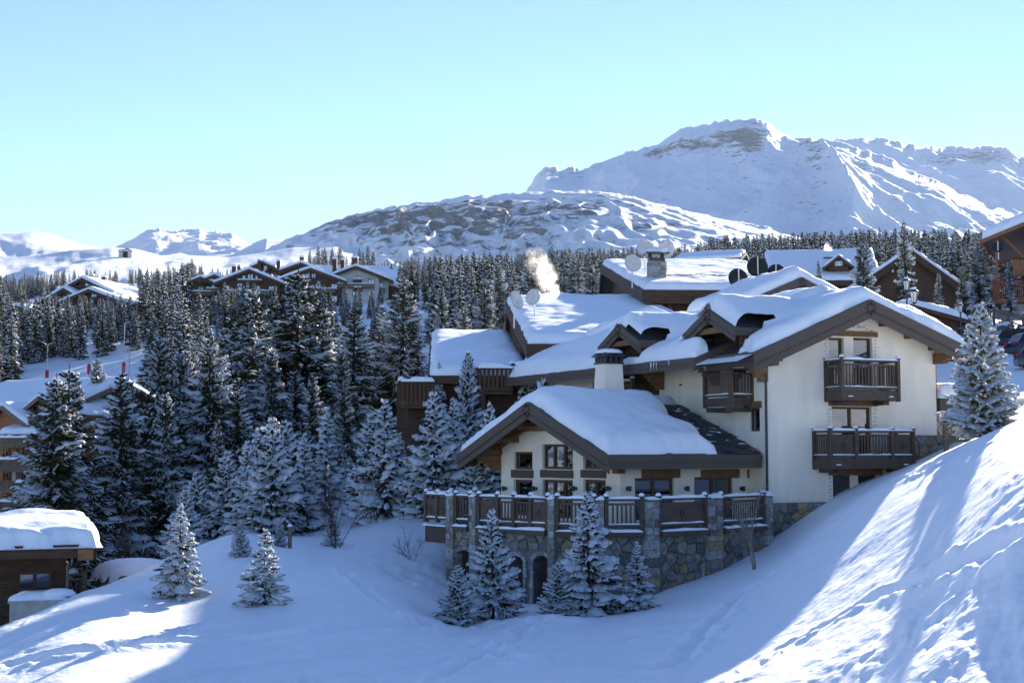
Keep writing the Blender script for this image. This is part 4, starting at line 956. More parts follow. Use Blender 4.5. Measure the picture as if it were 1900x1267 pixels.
for s0_, s1_, zt in holes:                          # timber doors standing back in the arches
    sm = (s0_ + s1_) / 2; O = tpos(sm); d = Vector(tpos(sm + 0.1)) - Vector(tpos(sm - 0.1)); d.normalize(); n = Vector((d.y, -d.x, 0)); hw = (s1_ - s0_) / 2
    dr = MB(); dr.obox(O, d, n, -hw, hw, -0.48, -0.42, -0.7, zt); dr.obox(O, d, n, -0.05, 0.05, -0.42, -0.38, -0.7, zt); dr.obox(O, d, n, -hw, hw, -0.42, -0.385, zt - 1.0, zt - 0.9)
    dr.build('arch_door', M['darkwood'], house)
rubble(terr, 0, cum[-1], -0.2, FLz, lambda s, z, b: tpos(s, b, z), (0.43, 0.34), [(a - 0.16, b + 0.16, z + 0.14) for a, b, z in holes], seed=4)
for s0_, s1_, zt in holes:                          # dressed stones round each arch
    hw = (s1_ - s0_) / 2; sm = (s0_ + s1_) / 2; rise = min(0.3, hw * 0.7); n = 7; out = 0.15
    for i in range(n):
        t0, t1 = math.pi * (i + 0.04) / n, math.pi * (i + 0.96) / n
        pr4 = [(sm + hw * math.cos(t0), zt - rise + rise * math.sin(t0)), (sm + (hw + out) * math.cos(t0), zt - rise + (rise + out) * math.sin(t0)), (sm + (hw + out) * math.cos(t1), zt - rise + (rise + out) * math.sin(t1)), (sm + hw * math.cos(t1), zt - rise + rise * math.sin(t1))]
        MB().add([tpos(s, -0.02, z) for s, z in pr4] + [tpos(s, 0.05, z) for s, z in pr4], [(0,3,2,1),(4,5,6,7),(0,1,5,4),(1,2,6,5),(2,3,7,6),(3,0,4,7)]).build('stone', M['palestone'], terr)
    for sgn, s_ in ((-1, s0_), (1, s1_)):
        z = -0.2
        while z < zt - rise - 0.05:
            hz = rnd.uniform(0.22, 0.34); z1 = min(z + hz, zt - rise); wd = rnd.choice((0.11, 0.15)); a_, b_ = sorted((s_, s_ + sgn * wd))
            pr4 = [(a_, z + 0.008), (b_, z + 0.008), (b_, z1 - 0.008), (a_, z1 - 0.008)]
            MB().add([tpos(s, -0.02, zz) for s, zz in pr4] + [tpos(s, 0.05, zz) for s, zz in pr4], [(0,3,2,1),(4,5,6,7),(0,1,5,4),(1,2,6,5),(2,3,7,6),(3,0,4,7)]).build('stone', M['palestone'], terr)
            z = z1
# ledge, floor
fl = MB(); fl.prism([(p[0], p[1], FLz + 0.02) for p in [tpos(s, 0.12) for s in cum] + [(0.3, 0.6, 0), pw(0.8, 1.0, 0), pw(0.8, 6.5, 0), pw(-2.0, 8.4, 0)]], (0, 0, 0.12))
fl.build('terrace_floor', M['railwood'], house)
# piers
piers = [(835, 848), (878, 890), (1020, 1033), (1104, 1121), (1191, 1216), (1305, 1331), (1412, 1424)]
RZ = FLz + 0.14; RH = 1.02
for x0, x1 in piers:
    a, b_ = s_of(x0), s_of(x1); b_ = min(b_, cum[-1]); a = max(a, 0)
    if b_ - a < 0.12: a = b_ - 0.3
    sm = (a + b_) / 2; O = tpos(sm); d = (Vector(tpos(min(sm + 0.05, cum[-1]))) - Vector(tpos(sm - 0.05))).normalized(); n = Vector((d.y, -d.x, 0)); hw = (b_ - a) / 2
    pier = MB().obox(O, d, n, -hw + 0.02, hw - 0.02, -0.25, 0.15, -0.8, RZ + RH - 0.02).build('pier', M['mortar'], terr)
    z = -0.25
    while z < RZ + RH - 0.03:
        hz = rnd.uniform(0.16, 0.26) if z > FLz - 0.4 else rnd.uniform(0.26, 0.38); z1 = min(z + hz, RZ + RH - 0.02); k = rnd.uniform(-0.3, 0.3) * hw
        for s0_, s1_ in ((-hw, k), (k, hw)) if hw > 0.16 and z > FLz - 0.4 else ((-hw, hw),):
            MB().obox(O, d, n, s0_ + 0.008, s1_ - 0.008, -0.26, 0.17 + rnd.uniform(0, 0.02), z + 0.008, z1 - 0.008).build('stone', M['palestone' if rnd.random() < 0.5 else 'stone'], terr)
        z = z1
    snow_strip(house, Vector(O) - d * hw * 1.05, Vector(O) + d * hw * 1.05, RZ + RH - 0.01, 0.22, 0.14, seed=int(x0))
runs = [(848, 878, (), ()), (890, 1020, (0.28, 0.52, 0.76), ((0.03, 0.25), (0.79, 0.97))), (1033, 1104, (), ()), (1121, 1191, (), ()), (1216, 1305, (), ((0.02, 0.98),)), (1331, 1412, (), ())]
rail = None
for x0, x1, mids, solid in runs:
    a, b_ = s_of(x0), s_of(x1); A, B = tpos(a + 0.05, 0.06), tpos(b_ - 0.05, 0.06)
    bl = MB().obox(A, (Vector(B) - Vector(A)).normalized(), Vector(((Vector(B) - Vector(A)).y, -(Vector(B) - Vector(A)).x, 0)).normalized(), 0, (Vector(B) - Vector(A)).length, 0.06, 0.2, FLz - 0.06, FLz + 0.1).build('balustrade', M['railwood'], house)
    rail_run(bl, A[:2], B[:2], RZ - 0.1, RH + 0.12, 'railwood', 0.14, 0.06, 0.03, solid=solid, mids=mids, bottom=0.30, fasc=0.0)
    nn = Vector(((Vector(B) - Vector(A)).y, -(Vector(B) - Vector(A)).x, 0)).normalized() * 0.13
    snow_strip(bl, Vector((A[0], A[1], 0)) + nn, Vector((B[0], B[1], 0)) + nn, FLz + 0.1, 0.08, 0.09, seed=int(x0))
# timber corner bay at the left end of the terrace
A, B = tp[0], tp[1]; d = (B - A).normalized(); n = Vector((d.y, -d.x, 0))
bl = MB().obox((A.x, A.y, 0), d, n, 0, (B - A).length, -1.2, 0.05, FLz - 0.55, FLz + 0.05).build('balustrade', M['railwood'], house)
rail_run(bl, (A.x, A.y), (B.x, B.y), RZ - 0.1, RH + 0.12, 'railwood', 0.14, 0.06, 0.03, solid=((0.05, 0.45), (0.55, 0.95)), mids=(0.5,), bottom=0.30, fasc=0.0)
E2 = A - n * 2.2
rail_run(bl, (A.x, A.y), (E2.x, E2.y), RZ - 0.1, RH + 0.12, 'railwood', 0.14, 0.06, 0.03, mids=(0.5,), bottom=0.30, fasc=0.0, posts=(False, True))
snow_strip(bl, A + n * 0.12, B + n * 0.12, FLz + 0.05, 0.08, 0.09, seed=5)
# rubble base under the gabled wing
base = MB().box(-0.02, UW + 1.2, -0.14, 0.3, 0, -2.02 - ZB).build('stone_base', M['mortar'], house)
rubble(base, 0.05, 4.2, -3.7 - ZB, -2.03 - ZB, lambda s, z, b: (s, -0.14 - b, z), (0.42, 0.33), keep=lambda s, z: z + ZB > -3.6 + 0.45 * s * 0.6, seed=8)
b2 = MB().box(UW - 1.9, UW + 1.5, -0.16, 0.3, -2.1 - ZB, 0.42 - ZB).build('stone_base', M['mortar'], house)
rubble(b2, UW - 1.88, UW + 1.5, -1.3 - ZB, 0.42 - ZB, lambda s, z, b: (s, -0.16 - b, z), (0.42, 0.32), seed=9)
MB().box(UW - 1.0, UW + 1.5, -0.2, 0.3, 0.42 - ZB, 0.47 - ZB).build('coping', M['palestone'], house)
# low lean-to roof at the right end
MB().box(UW + 0.1, UW + 1.6, -0.1, 3.0, 1.35 - ZB, 1.95 - ZB).build('side_canopy', M['fascia'], house)
snow_cap(house, UW + 0.08, UW + 1.7, -0.2, 3.1, lambda U, V: U * 0 + 1.96 - ZB, 0.5, 0.4, 0.15, seed=14)

# ------------------------------------------------------------------ other buildings
def body(root, u0, u1, v0, v1, z0, ze, zr, axis='u', ov=(1.0, 1.0), T=0.5, wall='darkwood', fas='darkwood', seed=1, fash=0.4, barge=0.55, ridge=None, snow=True, rose=False, slope_cap=None, res=0.3, ends=(1, 1), th=0.16, overs=None):
    """gabled block: ridge along axis; ov = (across, along) overhangs. ze is the eave height, zr the ridge height (world z)"""
    zb = root.location.z; z0, ze, zr = z0 - zb, ze - zb, zr - zb
    if axis == 'u': A0, A1, B0, B1 = v0, v1, u0, u1; m = lambda a, b: (b, a)
    else: A0, A1, B0, B1 = u0, u1, v0, v1; m = lambda a, b: (a, b)
    ac = (A0 + A1) / 2 if ridge is None else ridge
    aL, aR, b0, b1 = A0 - ov[0], A1 + ov[0], B0 - ov[1], B1 + ov[1]
    f = roofz(ac, aL, aR, zr, ze, ze); w0, w1 = [float(f(np.array([a]))[0]) - th for a in (A0, A1)]
    p = lambda a, b, z: (*m(a, b), z)
    q = MB(); q.prism([p(A0, B0, z0), p(A1, B0, z0), p(A1, B0, w1), p(ac, B0, zr - th), p(A0, B0, w0)], Vector(p(A0, B1, 0)) - Vector(p(A0, B0, 0)))
    q.build('wall', M[wall], root)
    gable(root, m, ac, aL, aR, zr, ze, ze, b0, b1, th=th, fas=fash, barge=barge, mats=(fas, 'slate'), rosette=rose, two=rose, ends=ends)
    if snow:
        if axis == 'u': snow_cap(root, b0, b1, aL, aR, lambda U, V: f(V), T, max(0.3, T * 0.9), res, seed=seed, rag=0.12, blur=5, var=0.3, loc=(seed * 3.1, seed))
        else: snow_cap(root, aL, aR, b0, b1, lambda U, V: f(U), T, max(0.3, T * 0.9), res, seed=seed, rag=0.12, blur=5, var=0.3, loc=(seed * 3.1, seed))
    return f
FRONT = ((1, 0, 0), (0, -1, 0)); LEFT = ((0, -1, 0), (-1, 0, 0)); RIGHT = ((0, 1, 0), (1, 0, 0))
def pwin(root, fr, v0, x0, y0, x1, y1, cols=2, mt='wood', glass=True, back=0.0, fw=0.09, face='front', rows=1, name='window'):
    if face == 'front': (a0, t), (a1, b) = fr.hv(x0, y0, v0), fr.hv(x1, y1, v0); O = (0, v0, 0); r, n = FRONT
    elif face == 'left': (a0, t), (a1, b) = fr.hu(x0, y0, v0), fr.hu(x1, y1, v0); a0, a1 = -a0, -a1; O = (v0, 0, 0); r, n = LEFT
    else: (a0, t), (a1, b) = fr.hu(x0, y0, v0), fr.hu(x1, y1, v0); O = (v0, 0, 0); r, n = RIGHT
    wd = window(root, O, r, n, a0, a1, b, t, cols=cols, dep=-0.10, mat_=mt, back=0, fw=fw, rows=rows, name=name)
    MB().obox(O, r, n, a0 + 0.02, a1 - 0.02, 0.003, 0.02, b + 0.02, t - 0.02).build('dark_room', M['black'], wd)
    return wd
def plank_rail(owner, A, B, z0, h, mt='darkwood', step=0.17, snow=True, w_=0.15):
    """balcony front of upright planks"""
    A, B = Vector((*A, 0)), Vector((*B, 0)); d = B - A; Ln = d.length; r = d / Ln; n = Vector((r.y, -r.x, 0)); ang = math.atan2(r.y, r.x); O = (A.x, A.y, z0)
    MB().obox(O, r, n, 0, Ln, -0.06, 0.06, h, h + 0.08).build('top_rail', M[mt], owner); MB().obox(O, r, n, 0, Ln, -0.07, 0.05, 0.02, 0.2).build('lower_rail', M[mt], owner)
    nb = max(2, int(Ln / step)); me = baluster_mesh(w_, 0.03, h - 0.1, mt)
    for i in range(nb): link('plank', me, None, owner, (A.x + r.x * (i + 0.5) / nb * Ln, A.y + r.y * (i + 0.5) / nb * Ln, z0 + 0.1), ang)
    if snow: snow_strip(owner, A, B, z0 + h + 0.08, 0.16, 0.22, seed=int(Ln * 31) % 83)
def balc_box(root, u0, u1, v0, v1, z0, h, mt='darkwood', step=0.2, left=True, right=True, snow=True):
    b = MB().box(u0, u1, v0, v1, z0 - 0.14, z0).build('balcony', M[mt], root)
    plank_rail(b, (u0, v0), (u1, v0), z0, h, mt, step, snow)
    if left: plank_rail(b, (u0, v0), (u0, v1), z0, h, mt, step, snow)
    if right: plank_rail(b, (u1, v0), (u1, v1), z0, h, mt, step, False)
    return b
def X_at(px, Y): return (px - CX) / F * Y

# --- long brown chalet behind the pavilion
fb = Frame(X_at(1003, 71), 71, 3, -3.0); bc = fb.empty('brown_chalet')
tag(bc, 'dark brown timber chalet with plank balconies behind the pavilion roof', 'chalet')
body(bc, 0.2, 7.8, 0, 23.5, -3, 5.1, 9.4, 'u', (1.0, 0.9), 0.5, ridge=20.5, seed=21, fash=0.75, barge=0.7, res=0.22)
body(bc, 2.6, 8.2, -0.6, 6, -3, 5.25, 6.55, 'v', (0.5, 0.9), 0.45, seed=22, fash=0.4, barge=0.55, res=0.22)
u_l = fb.uv(X_at(797, 71.5), 71.5)[0]
body(bc, u_l + 0.4, -1.0, -0.5, 21, -3, 3.5, 7.0, 'u', (0.9, 0.4), 0.5, ridge=19, seed=23, fash=0.4, barge=0.4, res=0.22)
zc = lambda z: z + 3.0
for (x0, x1, y0, y1, vv, vd) in ((954, 1024, 676, 716, -1.6, 0.0), (887, 951, 683, 726, -1.9, -0.4), (744, 806, 708, 752, -2.0, 0.6)):
    (a0, t), (a1, b) = fb.hv(x0, y0, vv), fb.hv(x1, y1, vv)
    bb = balc_box(bc, a0, a1, vv, vd, b, t - b - 0.08)
    MB().box(a0 + 0.15, a0 + 0.35, vv + 0.1, vv + 0.3, b - 3.5, b - 0.14).build('post', M['darkwood'], bb)
MB().box(u_l - 1.6, u_l + 0.6, -0.6, 8, 0, zc(3.4)).build('wall', M['darkwood'], bc)
pwin(bc, fb, 0.0, 1030, 668, 1050, 700, cols=2); pwin(bc, fb, 0.0, 1000, 668, 1018, 690, cols=1)
q = MB().box(1.35, 1.65, -0.2, 0.0, zc(1.2), zc(4.7)); q.build('post', M['wood'], bc)
# --- upper brown chalet with the stone chimney
fu = Frame(X_at(1206, 86), 86, 3, 2.5); uc = fu.empty('brown_chalet')
tag(uc, 'dark brown chalet with a stacked stone chimney on its snowy roof', 'chalet')
fur = body(uc, 0.4, 9.5, 0, 23.5, 2.5, 9.45, 13.75, 'u', (1.0, 0.9), 0.42, ridge=20.5, seed=31, fash=0.85, barge=0.7, res=0.22)
MB().box(1.1, 1.35, -0.2, 0, 4.0, 6.6).build('post', M['wood'], uc)
MB().box(3.6, 3.85, -0.2, 0, 4.0, 6.6).build('post', M['wood'], uc)
v0, z0 = 3.2, None
cu0 = fu.hv(1204, 515, 3.2)[0]; cu1 = fu.hv(1236, 515, 3.2)[0]; zt = fu.hv(1220, 484, 3.2)[1]; zb = fu.hv(1220, 517, 3.2)[1]
chm = MB().box(cu0 + 0.06, cu1 - 0.06, 3.24, 4.1, zb - 1.0, zt).build('chimney', M['mortar'], uc)
z = zb - 0.05
while z < zt - 0.02:
    z1 = min(z + rnd.uniform(0.09, 0.17), zt); k = cu0 + (cu1 - cu0) * rnd.uniform(0.3, 0.7)
    for a, b in ((cu0, k), (k, cu1)): MB().box(a + 0.008, b - 0.008, 3.2 - rnd.uniform(0, 0.03), 4.14, z + 0.008, z1 - 0.006).build('stone', M['palestone'], chm)
    z = z1
MB().box(cu0 - 0.12, cu1 + 0.12, 3.05, 4.3, zb - 0.35, zb - 0.05).build('chimney_skirt', M['darkwood'], chm)
q = MB()
for a in (cu0 + 0.1, cu1 - 0.22):
    for b in (3.25, 4.0): q.box(a, a + 0.12, b, b + 0.12, zt, zt + 0.42)
q.box(cu0 + 0.05, cu1 - 0.05, 3.25, 4.1, zt, zt + 0.18); q.box(cu0 - 0.2, cu1 + 0.2, 2.95, 4.4, zt + 0.42, zt + 0.55)
q.build('chimney_hood', M['metal'], chm); snow_cap(chm, cu0 - 0.22, cu1 + 0.22, 2.93, 4.42, lambda U, V: U * 0 + zt + 0.55, 0.24, 0.2, 0.15, seed=3, name='snow_cap')
# ridge slates showing between two drifts
for i in range(26):
    o = MB().box(-0.2, 0.2, -0.13, 0.13, 0, 0.03).build('slate', M['slate'], uc, loc=(1.6 + i * 0.29 + rnd.uniform(-0.05, 0.05), 4.9 + rnd.uniform(-0.25, 0.3), float(fur(np.array([4.9]))[0]) + 0.42 + rnd.uniform(0, 0.05)))
    o.rotation_euler = (math.atan2(4.3, 21.5) + rnd.uniform(-0.1, 0.1), 0, rnd.uniform(-0.2, 0.2))
# --- grey-brown roof with rosette gable behind the main ridge
f3 = Frame(X_at(1395, 72), 72, 24, 1.0); c3 = f3.empty('cream_annexe')
tag(c3, 'cream annexe with a snowy gable and rosette board behind the main ridge', 'chalet')
ua = f3.hv(1487, 514, -0.9)
body(c3, ua[0] - 3.0, ua[0] + 3.0, 0, 3.2, 1.0, ua[1] + 1.0 - 1.55, ua[1] + 1.0, 'v', (0.8, 0.9), 0.55, 'stucco', 'fascia', seed=41, fash=0.45, barge=0.7, rose=True, res=0.18)
# --- large brown chalet at the back right
f4 = Frame(X_at(1600, 128), 128, -8, 8.5); c4 = f4.empty('brown_lodge')
tag(c4, 'big brown lodge with a steep dark gable between two spruces', 'chalet')
ap = f4.hv(1690, 462, -1.0)
body(c4, ap[0] - 5.2, ap[0] + 4.4, 0, 14, 8.5, ap[1] + 8.5 - 4.0, ap[1] + 8.5, 'v', (0.8, 1.0), 0.4, seed=51, fash=0.4, barge=0.7, ridge=ap[0], res=0.3)
lw = f4.hv(1440, 500, 2)[0]
body(c4, lw, ap[0] - 3.0, 2, 16, 8.5, f4.hv(1500, 521, 1)[1] + 8.5, f4.hv(1500, 470, 9)[1] + 8.5, 'u', (1.0, 0.8), 0.4, seed=52, fash=0.5, res=0.3)
dm = f4.hv(1556, 474, 1.2)
body(c4, dm[0] - 0.9, dm[0] + 0.9, 1.6, 8, dm[1] + 8.5 - 1.3, dm[1] + 8.5 - 1.0, dm[1] + 8.5, 'v', (0.4, 0.5), 0.25, seed=53, fash=0.2, barge=0.3, res=0.25)
pwin(c4, f4, 1.6, 1549, 485, 1563, 493, cols=2, mt='stucco')
for x0, y0 in ((1638, 502), (1652, 498), (1690, 505)): pwin(c4, f4, 0, x0, y0, x0 + 8, y0 + 9, cols=1)
q = MB().box(lw + 4.8, lw + 5.5, 6, 6.8, ap[1] - 1.5, ap[1] + 0.2); k = q.build('chimney', M['mortar'], c4); MB().box(lw + 4.6, lw + 5.7, 5.8, 7.0, ap[1] + 0.2, ap[1] + 0.3).build('chimney_cap', M['metal'], k)
# --- small distant roof and low hut roof on the right
f5 = Frame(X_at(1310, 150), 150, -20, 12); c5 = f5.empty('timber_hut'); tag(c5, 'small timber hut roof peeping over the long snowy ridge', 'hut')
a5 = f5.hv(1282, 466, 0); body(c5, a5[0] - 1.5, a5[0] + 5, 0, 5, 12, a5[1] + 12 - 1.0, a5[1] + 12, 'u', (0.5, 0.4), 0.3, seed=61, fash=0.3, barge=0.35)
f6 = Frame(X_at(1690, 96), 96, -5, 6.0); c6 = f6.empty('garage_hut'); tag(c6, 'low brown hut under snow beside the tall lamp posts', 'hut')
a6 = f6.hv(1690, 564, -0.6); body(c6, a6[0] - 2.6, a6[0] + 3.2, 0, 7, 6.0, a6[1] + 6 - 1.1, a6[1] + 6, 'v', (0.6, 0.6), 0.5, seed=62, fash=0.25, barge=0.3, ridge=a6[0])
# --- orange timber chalet cut by the right edge
f7 = Frame(X_at(1902, 124), 124, -24, 8.5); c7 = f7.empty('orange_chalet'); tag(c7, 'orange timber chalet with red balcony at the right edge', 'chalet')
e7 = f7.hv(1826, 447, -1.2); 
body(c7, 0.3, 11, 0, 12, 8.5, e7[1] + 8.5, e7[1] + 8.5 + 3.2, 'v', (3.4, 2.2), 1.0, 'orangewood', 'orangewood', seed=71, fash=0.35, barge=0.35, res=0.2)
(b0, bt), (b1, bb) = f7.hv(1841, 521, -1.0), f7.hv(1930, 553, -1.0)
bal = MB().box(b0, b1 + 2, -1.0, 6, bb - 0.3, bb).build('balcony', M['orangewood'], c7)
M['redwood'] = mat('red_brown_rail', (0.22, 0.055, 0.03), 0.6, 0.2, 3.0, rand=0.1)
plank_rail(bal, (b0, -1.0), (b1 + 2, -1.0), bb, bt - bb - 0.08, 'redwood', 0.16, False, 0.09); plank_rail(bal, (b0, -1.0), (b0, 5), bb, bt - bb - 0.08, 'redwood', 0.16, False, 0.09)
MB().beam((b0 + 0.4, -0.9, bb), (b0 + 0.4, -0.9, e7[1] + 0.6), 0.2, 0.2, (0, 1, 0)).build('post', M['orangewood'], c7)
MB().beam((0.3, -0.8, e7[1] - 1.6), (-1.6, -0.8, e7[1] + 0.5), 0.16, 0.2, (0, 1, 0)).build('brace', M['orangewood'], c7)
MB().box(b0 + 0.6, b1 + 2, 0.4, 6, bb - 3.0, bb - 0.32).build('wall', M['palewall'], c7)
b7 = balc_box(c7, -0.6, 3.0, -1.4, 0, e7[1] - 3.0, 1.1, 'orangewood', 0.16, True, True, False)

# --- apartments on the far left with wooden balconies
fa = Frame(X_at(70, 118), 118, -28, -7.0); ap_ = fa.empty('apartment_block'); tag(ap_, 'orange wood apartment block with stacked balconies behind twin spruces', 'building')
def ahv(px, py, v): u, z = fa.hv(px, py, v); return u, z - 7.0
e = ahv(40, 762, 0); r_ = ahv(40, 727, 5)
body(ap_, -9, 3.6, 0, 11, -7, e[1] + 0.2, e[1] + 2.6, 'u', (1.0, 0.8), 0.45, 'darkwood', 'greywood', seed=81, fash=0.35, barge=0.4, res=0.3)
g = ahv(72, 734, -2.6); body(ap_, g[0] - 1.9, g[0] + 1.9, -2.0, 4, -7, g[1] - 1.5, g[1], 'v', (0.6, 0.6), 0.4, 'orangewood', 'greywood', seed=82, fash=0.25, barge=0.35, res=0.25)
g = ahv(5, 752, -3.8); body(ap_, g[0] - 2.4, g[0] + 2.2, -3.2, 3, -7, g[1] - 1.6, g[1], 'v', (0.6, 0.6), 0.4, 'orangewood', 'greywood', seed=83, fash=0.25, barge=0.35, res=0.25)
g = ahv(28, 784, -4.6); body(ap_, g[0] - 1.6, g[0] + 2.0, -4.2, 1, -7, g[1] - 0.9, g[1], 'u', (0.4, 0.3), 0.4, 'orangewood', 'greywood', seed=84, fash=0.25, barge=0.3, res=0.25)
for i, (x0, x1, y0, y1, v) in enumerate(((52, 92, 772, 790, -3.4), (0, 50, 812, 826, -5.3), (-14, 56, 852, 872, -5.4), (-14, 24, 892, 910, -5.3), (30, 56, 895, 912, -5.3), (-14, 50, 930, 948, -5.3))):
    (a0, t), (a1, b) = fa.hv(x0, y0, v), fa.hv(x1, y1, v); balc_box(ap_, a0, a1, v, v + 1.15, b, t - b - 0.08, 'greywood', 0.22, snow=(i != 3))
for x in (24, 50): a, z = fa.hv(x, 950, -4.9); _, zt = fa.hv(x, 850, -4.9); MB().box(a - 0.18, a + 0.18, -4.9, -4.2, -1, zt).build('pillar', M['concrete'], ap_)
for x0, y0, x1, y1 in ((6, 796, 18, 812), (28, 796, 42, 812), (6, 832, 18, 852), (30, 832, 44, 852), (6, 876, 18, 893), (32, 878, 46, 895), (8, 915, 20, 931), (34, 915, 46, 931)): pwin(ap_, fa, -4.2, x0, y0, x1, y1, cols=2)
for x0, y0 in ((62, 752), (74, 752), (56, 792)): pwin(ap_, fa, -2.0, x0, y0, x0 + 9, y0 + 16, cols=1)
f9 = Frame(X_at(160, 128), 128, -34, -7.0); c9 = f9.empty('apartment_wing'); tag(c9, 'orange wood building half hidden between the left spruces', 'building')
def bhv(px, py, v): u, z = f9.hv(px, py, v); return u, z - 7.0
g = bhv(160, 752, -0.6); body(c9, g[0] - 4.2, g[0] + 3.0, 0, 9, -7, g[1] - 2.0, g[1], 'v', (0.7, 0.8), 0.45, 'orangewood', 'greywood', seed=86, fash=0.3, barge=0.4, res=0.3)
for x0, x1, y0, y1 in ((150, 192, 790, 806), (150, 190, 818, 834), (150, 188, 845, 862)):
    (a0, t), (a1, b) = f9.hv(x0, y0, -1.3), f9.hv(x1, y1, -1.3); balc_box(c9, a0, a1, -1.3, 0, b, t - b - 0.08, 'greywood', 0.22)
for x0, y0 in ((158, 774), (172, 774), (160, 808), (172, 836)): pwin(c9, f9, 0, x0, y0, x0 + 9, y0 + 14, cols=1)

# --- low timber building with deep snow on its roof at the lower left
fl_ = Frame(X_at(128, 45), 45, 22, -7.2); lo = fl_.empty('timber_lodge'); tag(lo, 'low timber lodge under a thick bright snow roof, lower left', 'building')
LW = 9.0
zE = fl_.hv(100, 1020, 0)[1] - 7.2
lw_ = MB().box(-LW, 0, 0, 5.5, 0, zE + 7.2 + 0.1).build('wall', M['darkwood'], lo)
for i in range(24):                                     # horizontal cladding boards
    z = 0.1 + i * 0.215
    if z > zE + 7.1: break
    MB().box(-LW + 0.01, 0.03, -0.035 + 0.012 * (i % 2), 0.0, z, z + 0.2).build('board', M['darkwood'], lo); MB().box(0, 0.035 - 0.012 * (i % 2), 0.02, 5.5, z, z + 0.2).build('board', M['wood'], lo)
zr7 = zE + 7.2 + 0.12
MB().prism([(-LW, -1.3, zr7 - 0.1), (0.75, -1.3, zr7 - 0.1), (0.75, 2.6, zr7 + 0.35), (-LW, 2.6, zr7 + 0.35)], (0, 0, 0.2)).build('roof', M['darkwood'], lo)
MB().prism([(-LW, 2.6, zr7 + 0.35), (0.75, 2.6, zr7 + 0.35), (0.75, 6.6, zr7 - 0.1), (-LW, 6.6, zr7 - 0.1)], (0, 0, 0.2)).build('roof', M['darkwood'], lo)
MB().box(-LW, 0.8, -1.36, -1.3, zr7 - 0.28, zr7 + 0.12).build('eave_board', M['darkwood'], lo)
MB().prism([(0.75, -1.36, zr7 - 0.25), (0.75, 2.6, zr7 + 0.18), (0.75, 2.6, zr7 + 0.55), (0.75, -1.36, zr7 + 0.12)], (0.06, 0, 0)).build('barge_board', M['orangewood'], lo)
MB().box(-2.9, -2.2, -1.5, -1.37, zr7 - 0.35, zr7 - 0.02).build('beam_end', M['orangewood'], lo); MB().box(0.25, 0.7, -1.5, -1.37, zr7 - 0.35, zr7 - 0.02).build('beam_end', M['orangewood'], lo)
zs = lambda U, V: np.where(V < 2.6, zr7 + 0.1 + 0.45 * (V + 1.3) / 3.9, zr7 + 0.55 - 0.45 * (V - 2.6) / 4.0)
snow_cap(lo, -LW, 0.98, -1.55, 6.8, zs, 0.42, 0.36, 0.1, seed=17, rag=0.3, blur=8, var=0.5)
pwin(lo, fl_, -0.03, 32, 1060, 96, 1094, cols=2, mt='darkwood'); 
v0_, z1_ = fl_.hu(108, 1078, 0.03); v1_, z2_ = fl_.hu(124, 1050, 0.03)
window(lo, (0.03, 0, 0), RIGHT[0], RIGHT[1], min(v0_, v1_) + 0.1, max(v0_, v1_) + 0.1, z1_, z2_ + 0.1, cols=2, dep=-0.08, mat_='greywood', back=0, fw=0.1)
MB().box(0.032, 0.05, min(v0_, v1_) + 0.12, max(v0_, v1_) + 0.08, z1_, z2_).build('dark_room', M['palewall'], lo)
q = MB().tube([(0.6, -1.2, zr7 - 0.15), (0.2, -0.5, zr7 - 0.6), (0.06, -0.12, zr7 - 0.75), (0.06, -0.12, 0.3)], 0.05); q.build('downpipe', M['metal'], lo)
lb = MB().box(0.04, 0.7, 1.2, 2.4, 2.2, 2.3).build('balcony', M['darkwood'], lo)
rail_run(lb, (0.7, 1.2), (0.7, 2.4), 2.2, 0.95, 'greywood', 0.14, fasc=0.0, snow=False); rail_run(lb, (0.04, 1.2), (0.7, 1.2), 2.2, 0.95, 'greywood', 0.14, fasc=0.0, snow=False)
# concrete box in front with a snow roll
fx = Frame(X_at(28, 42.0), 42.0, 10, -7.0); cb = fx.empty('concrete_bin'); tag(cb, 'pale concrete enclosure topped by a roll of snow beside the timber lodge', 'enclosure')
zt = fx.hv(60, 1118, 0)[1]; MB().box(0, 1.65, 0, 1.2, 0.4, zt).build('box', M['concrete'], cb); MB().box(-0.05, 1.7, -0.05, 1.25, zt, zt + 0.07).build('lid', M['concrete'], cb)
snow_cap(cb, -0.05, 1.7, -0.05, 1.25, lambda U, V: U * 0 + zt + 0.07, 0.2, 0.3, 0.1, seed=5, name='snow_cap'); lump(cb, (1.3, 0.4, zt + 0.15), 0.5, 0.3, 0.22, 0.3)

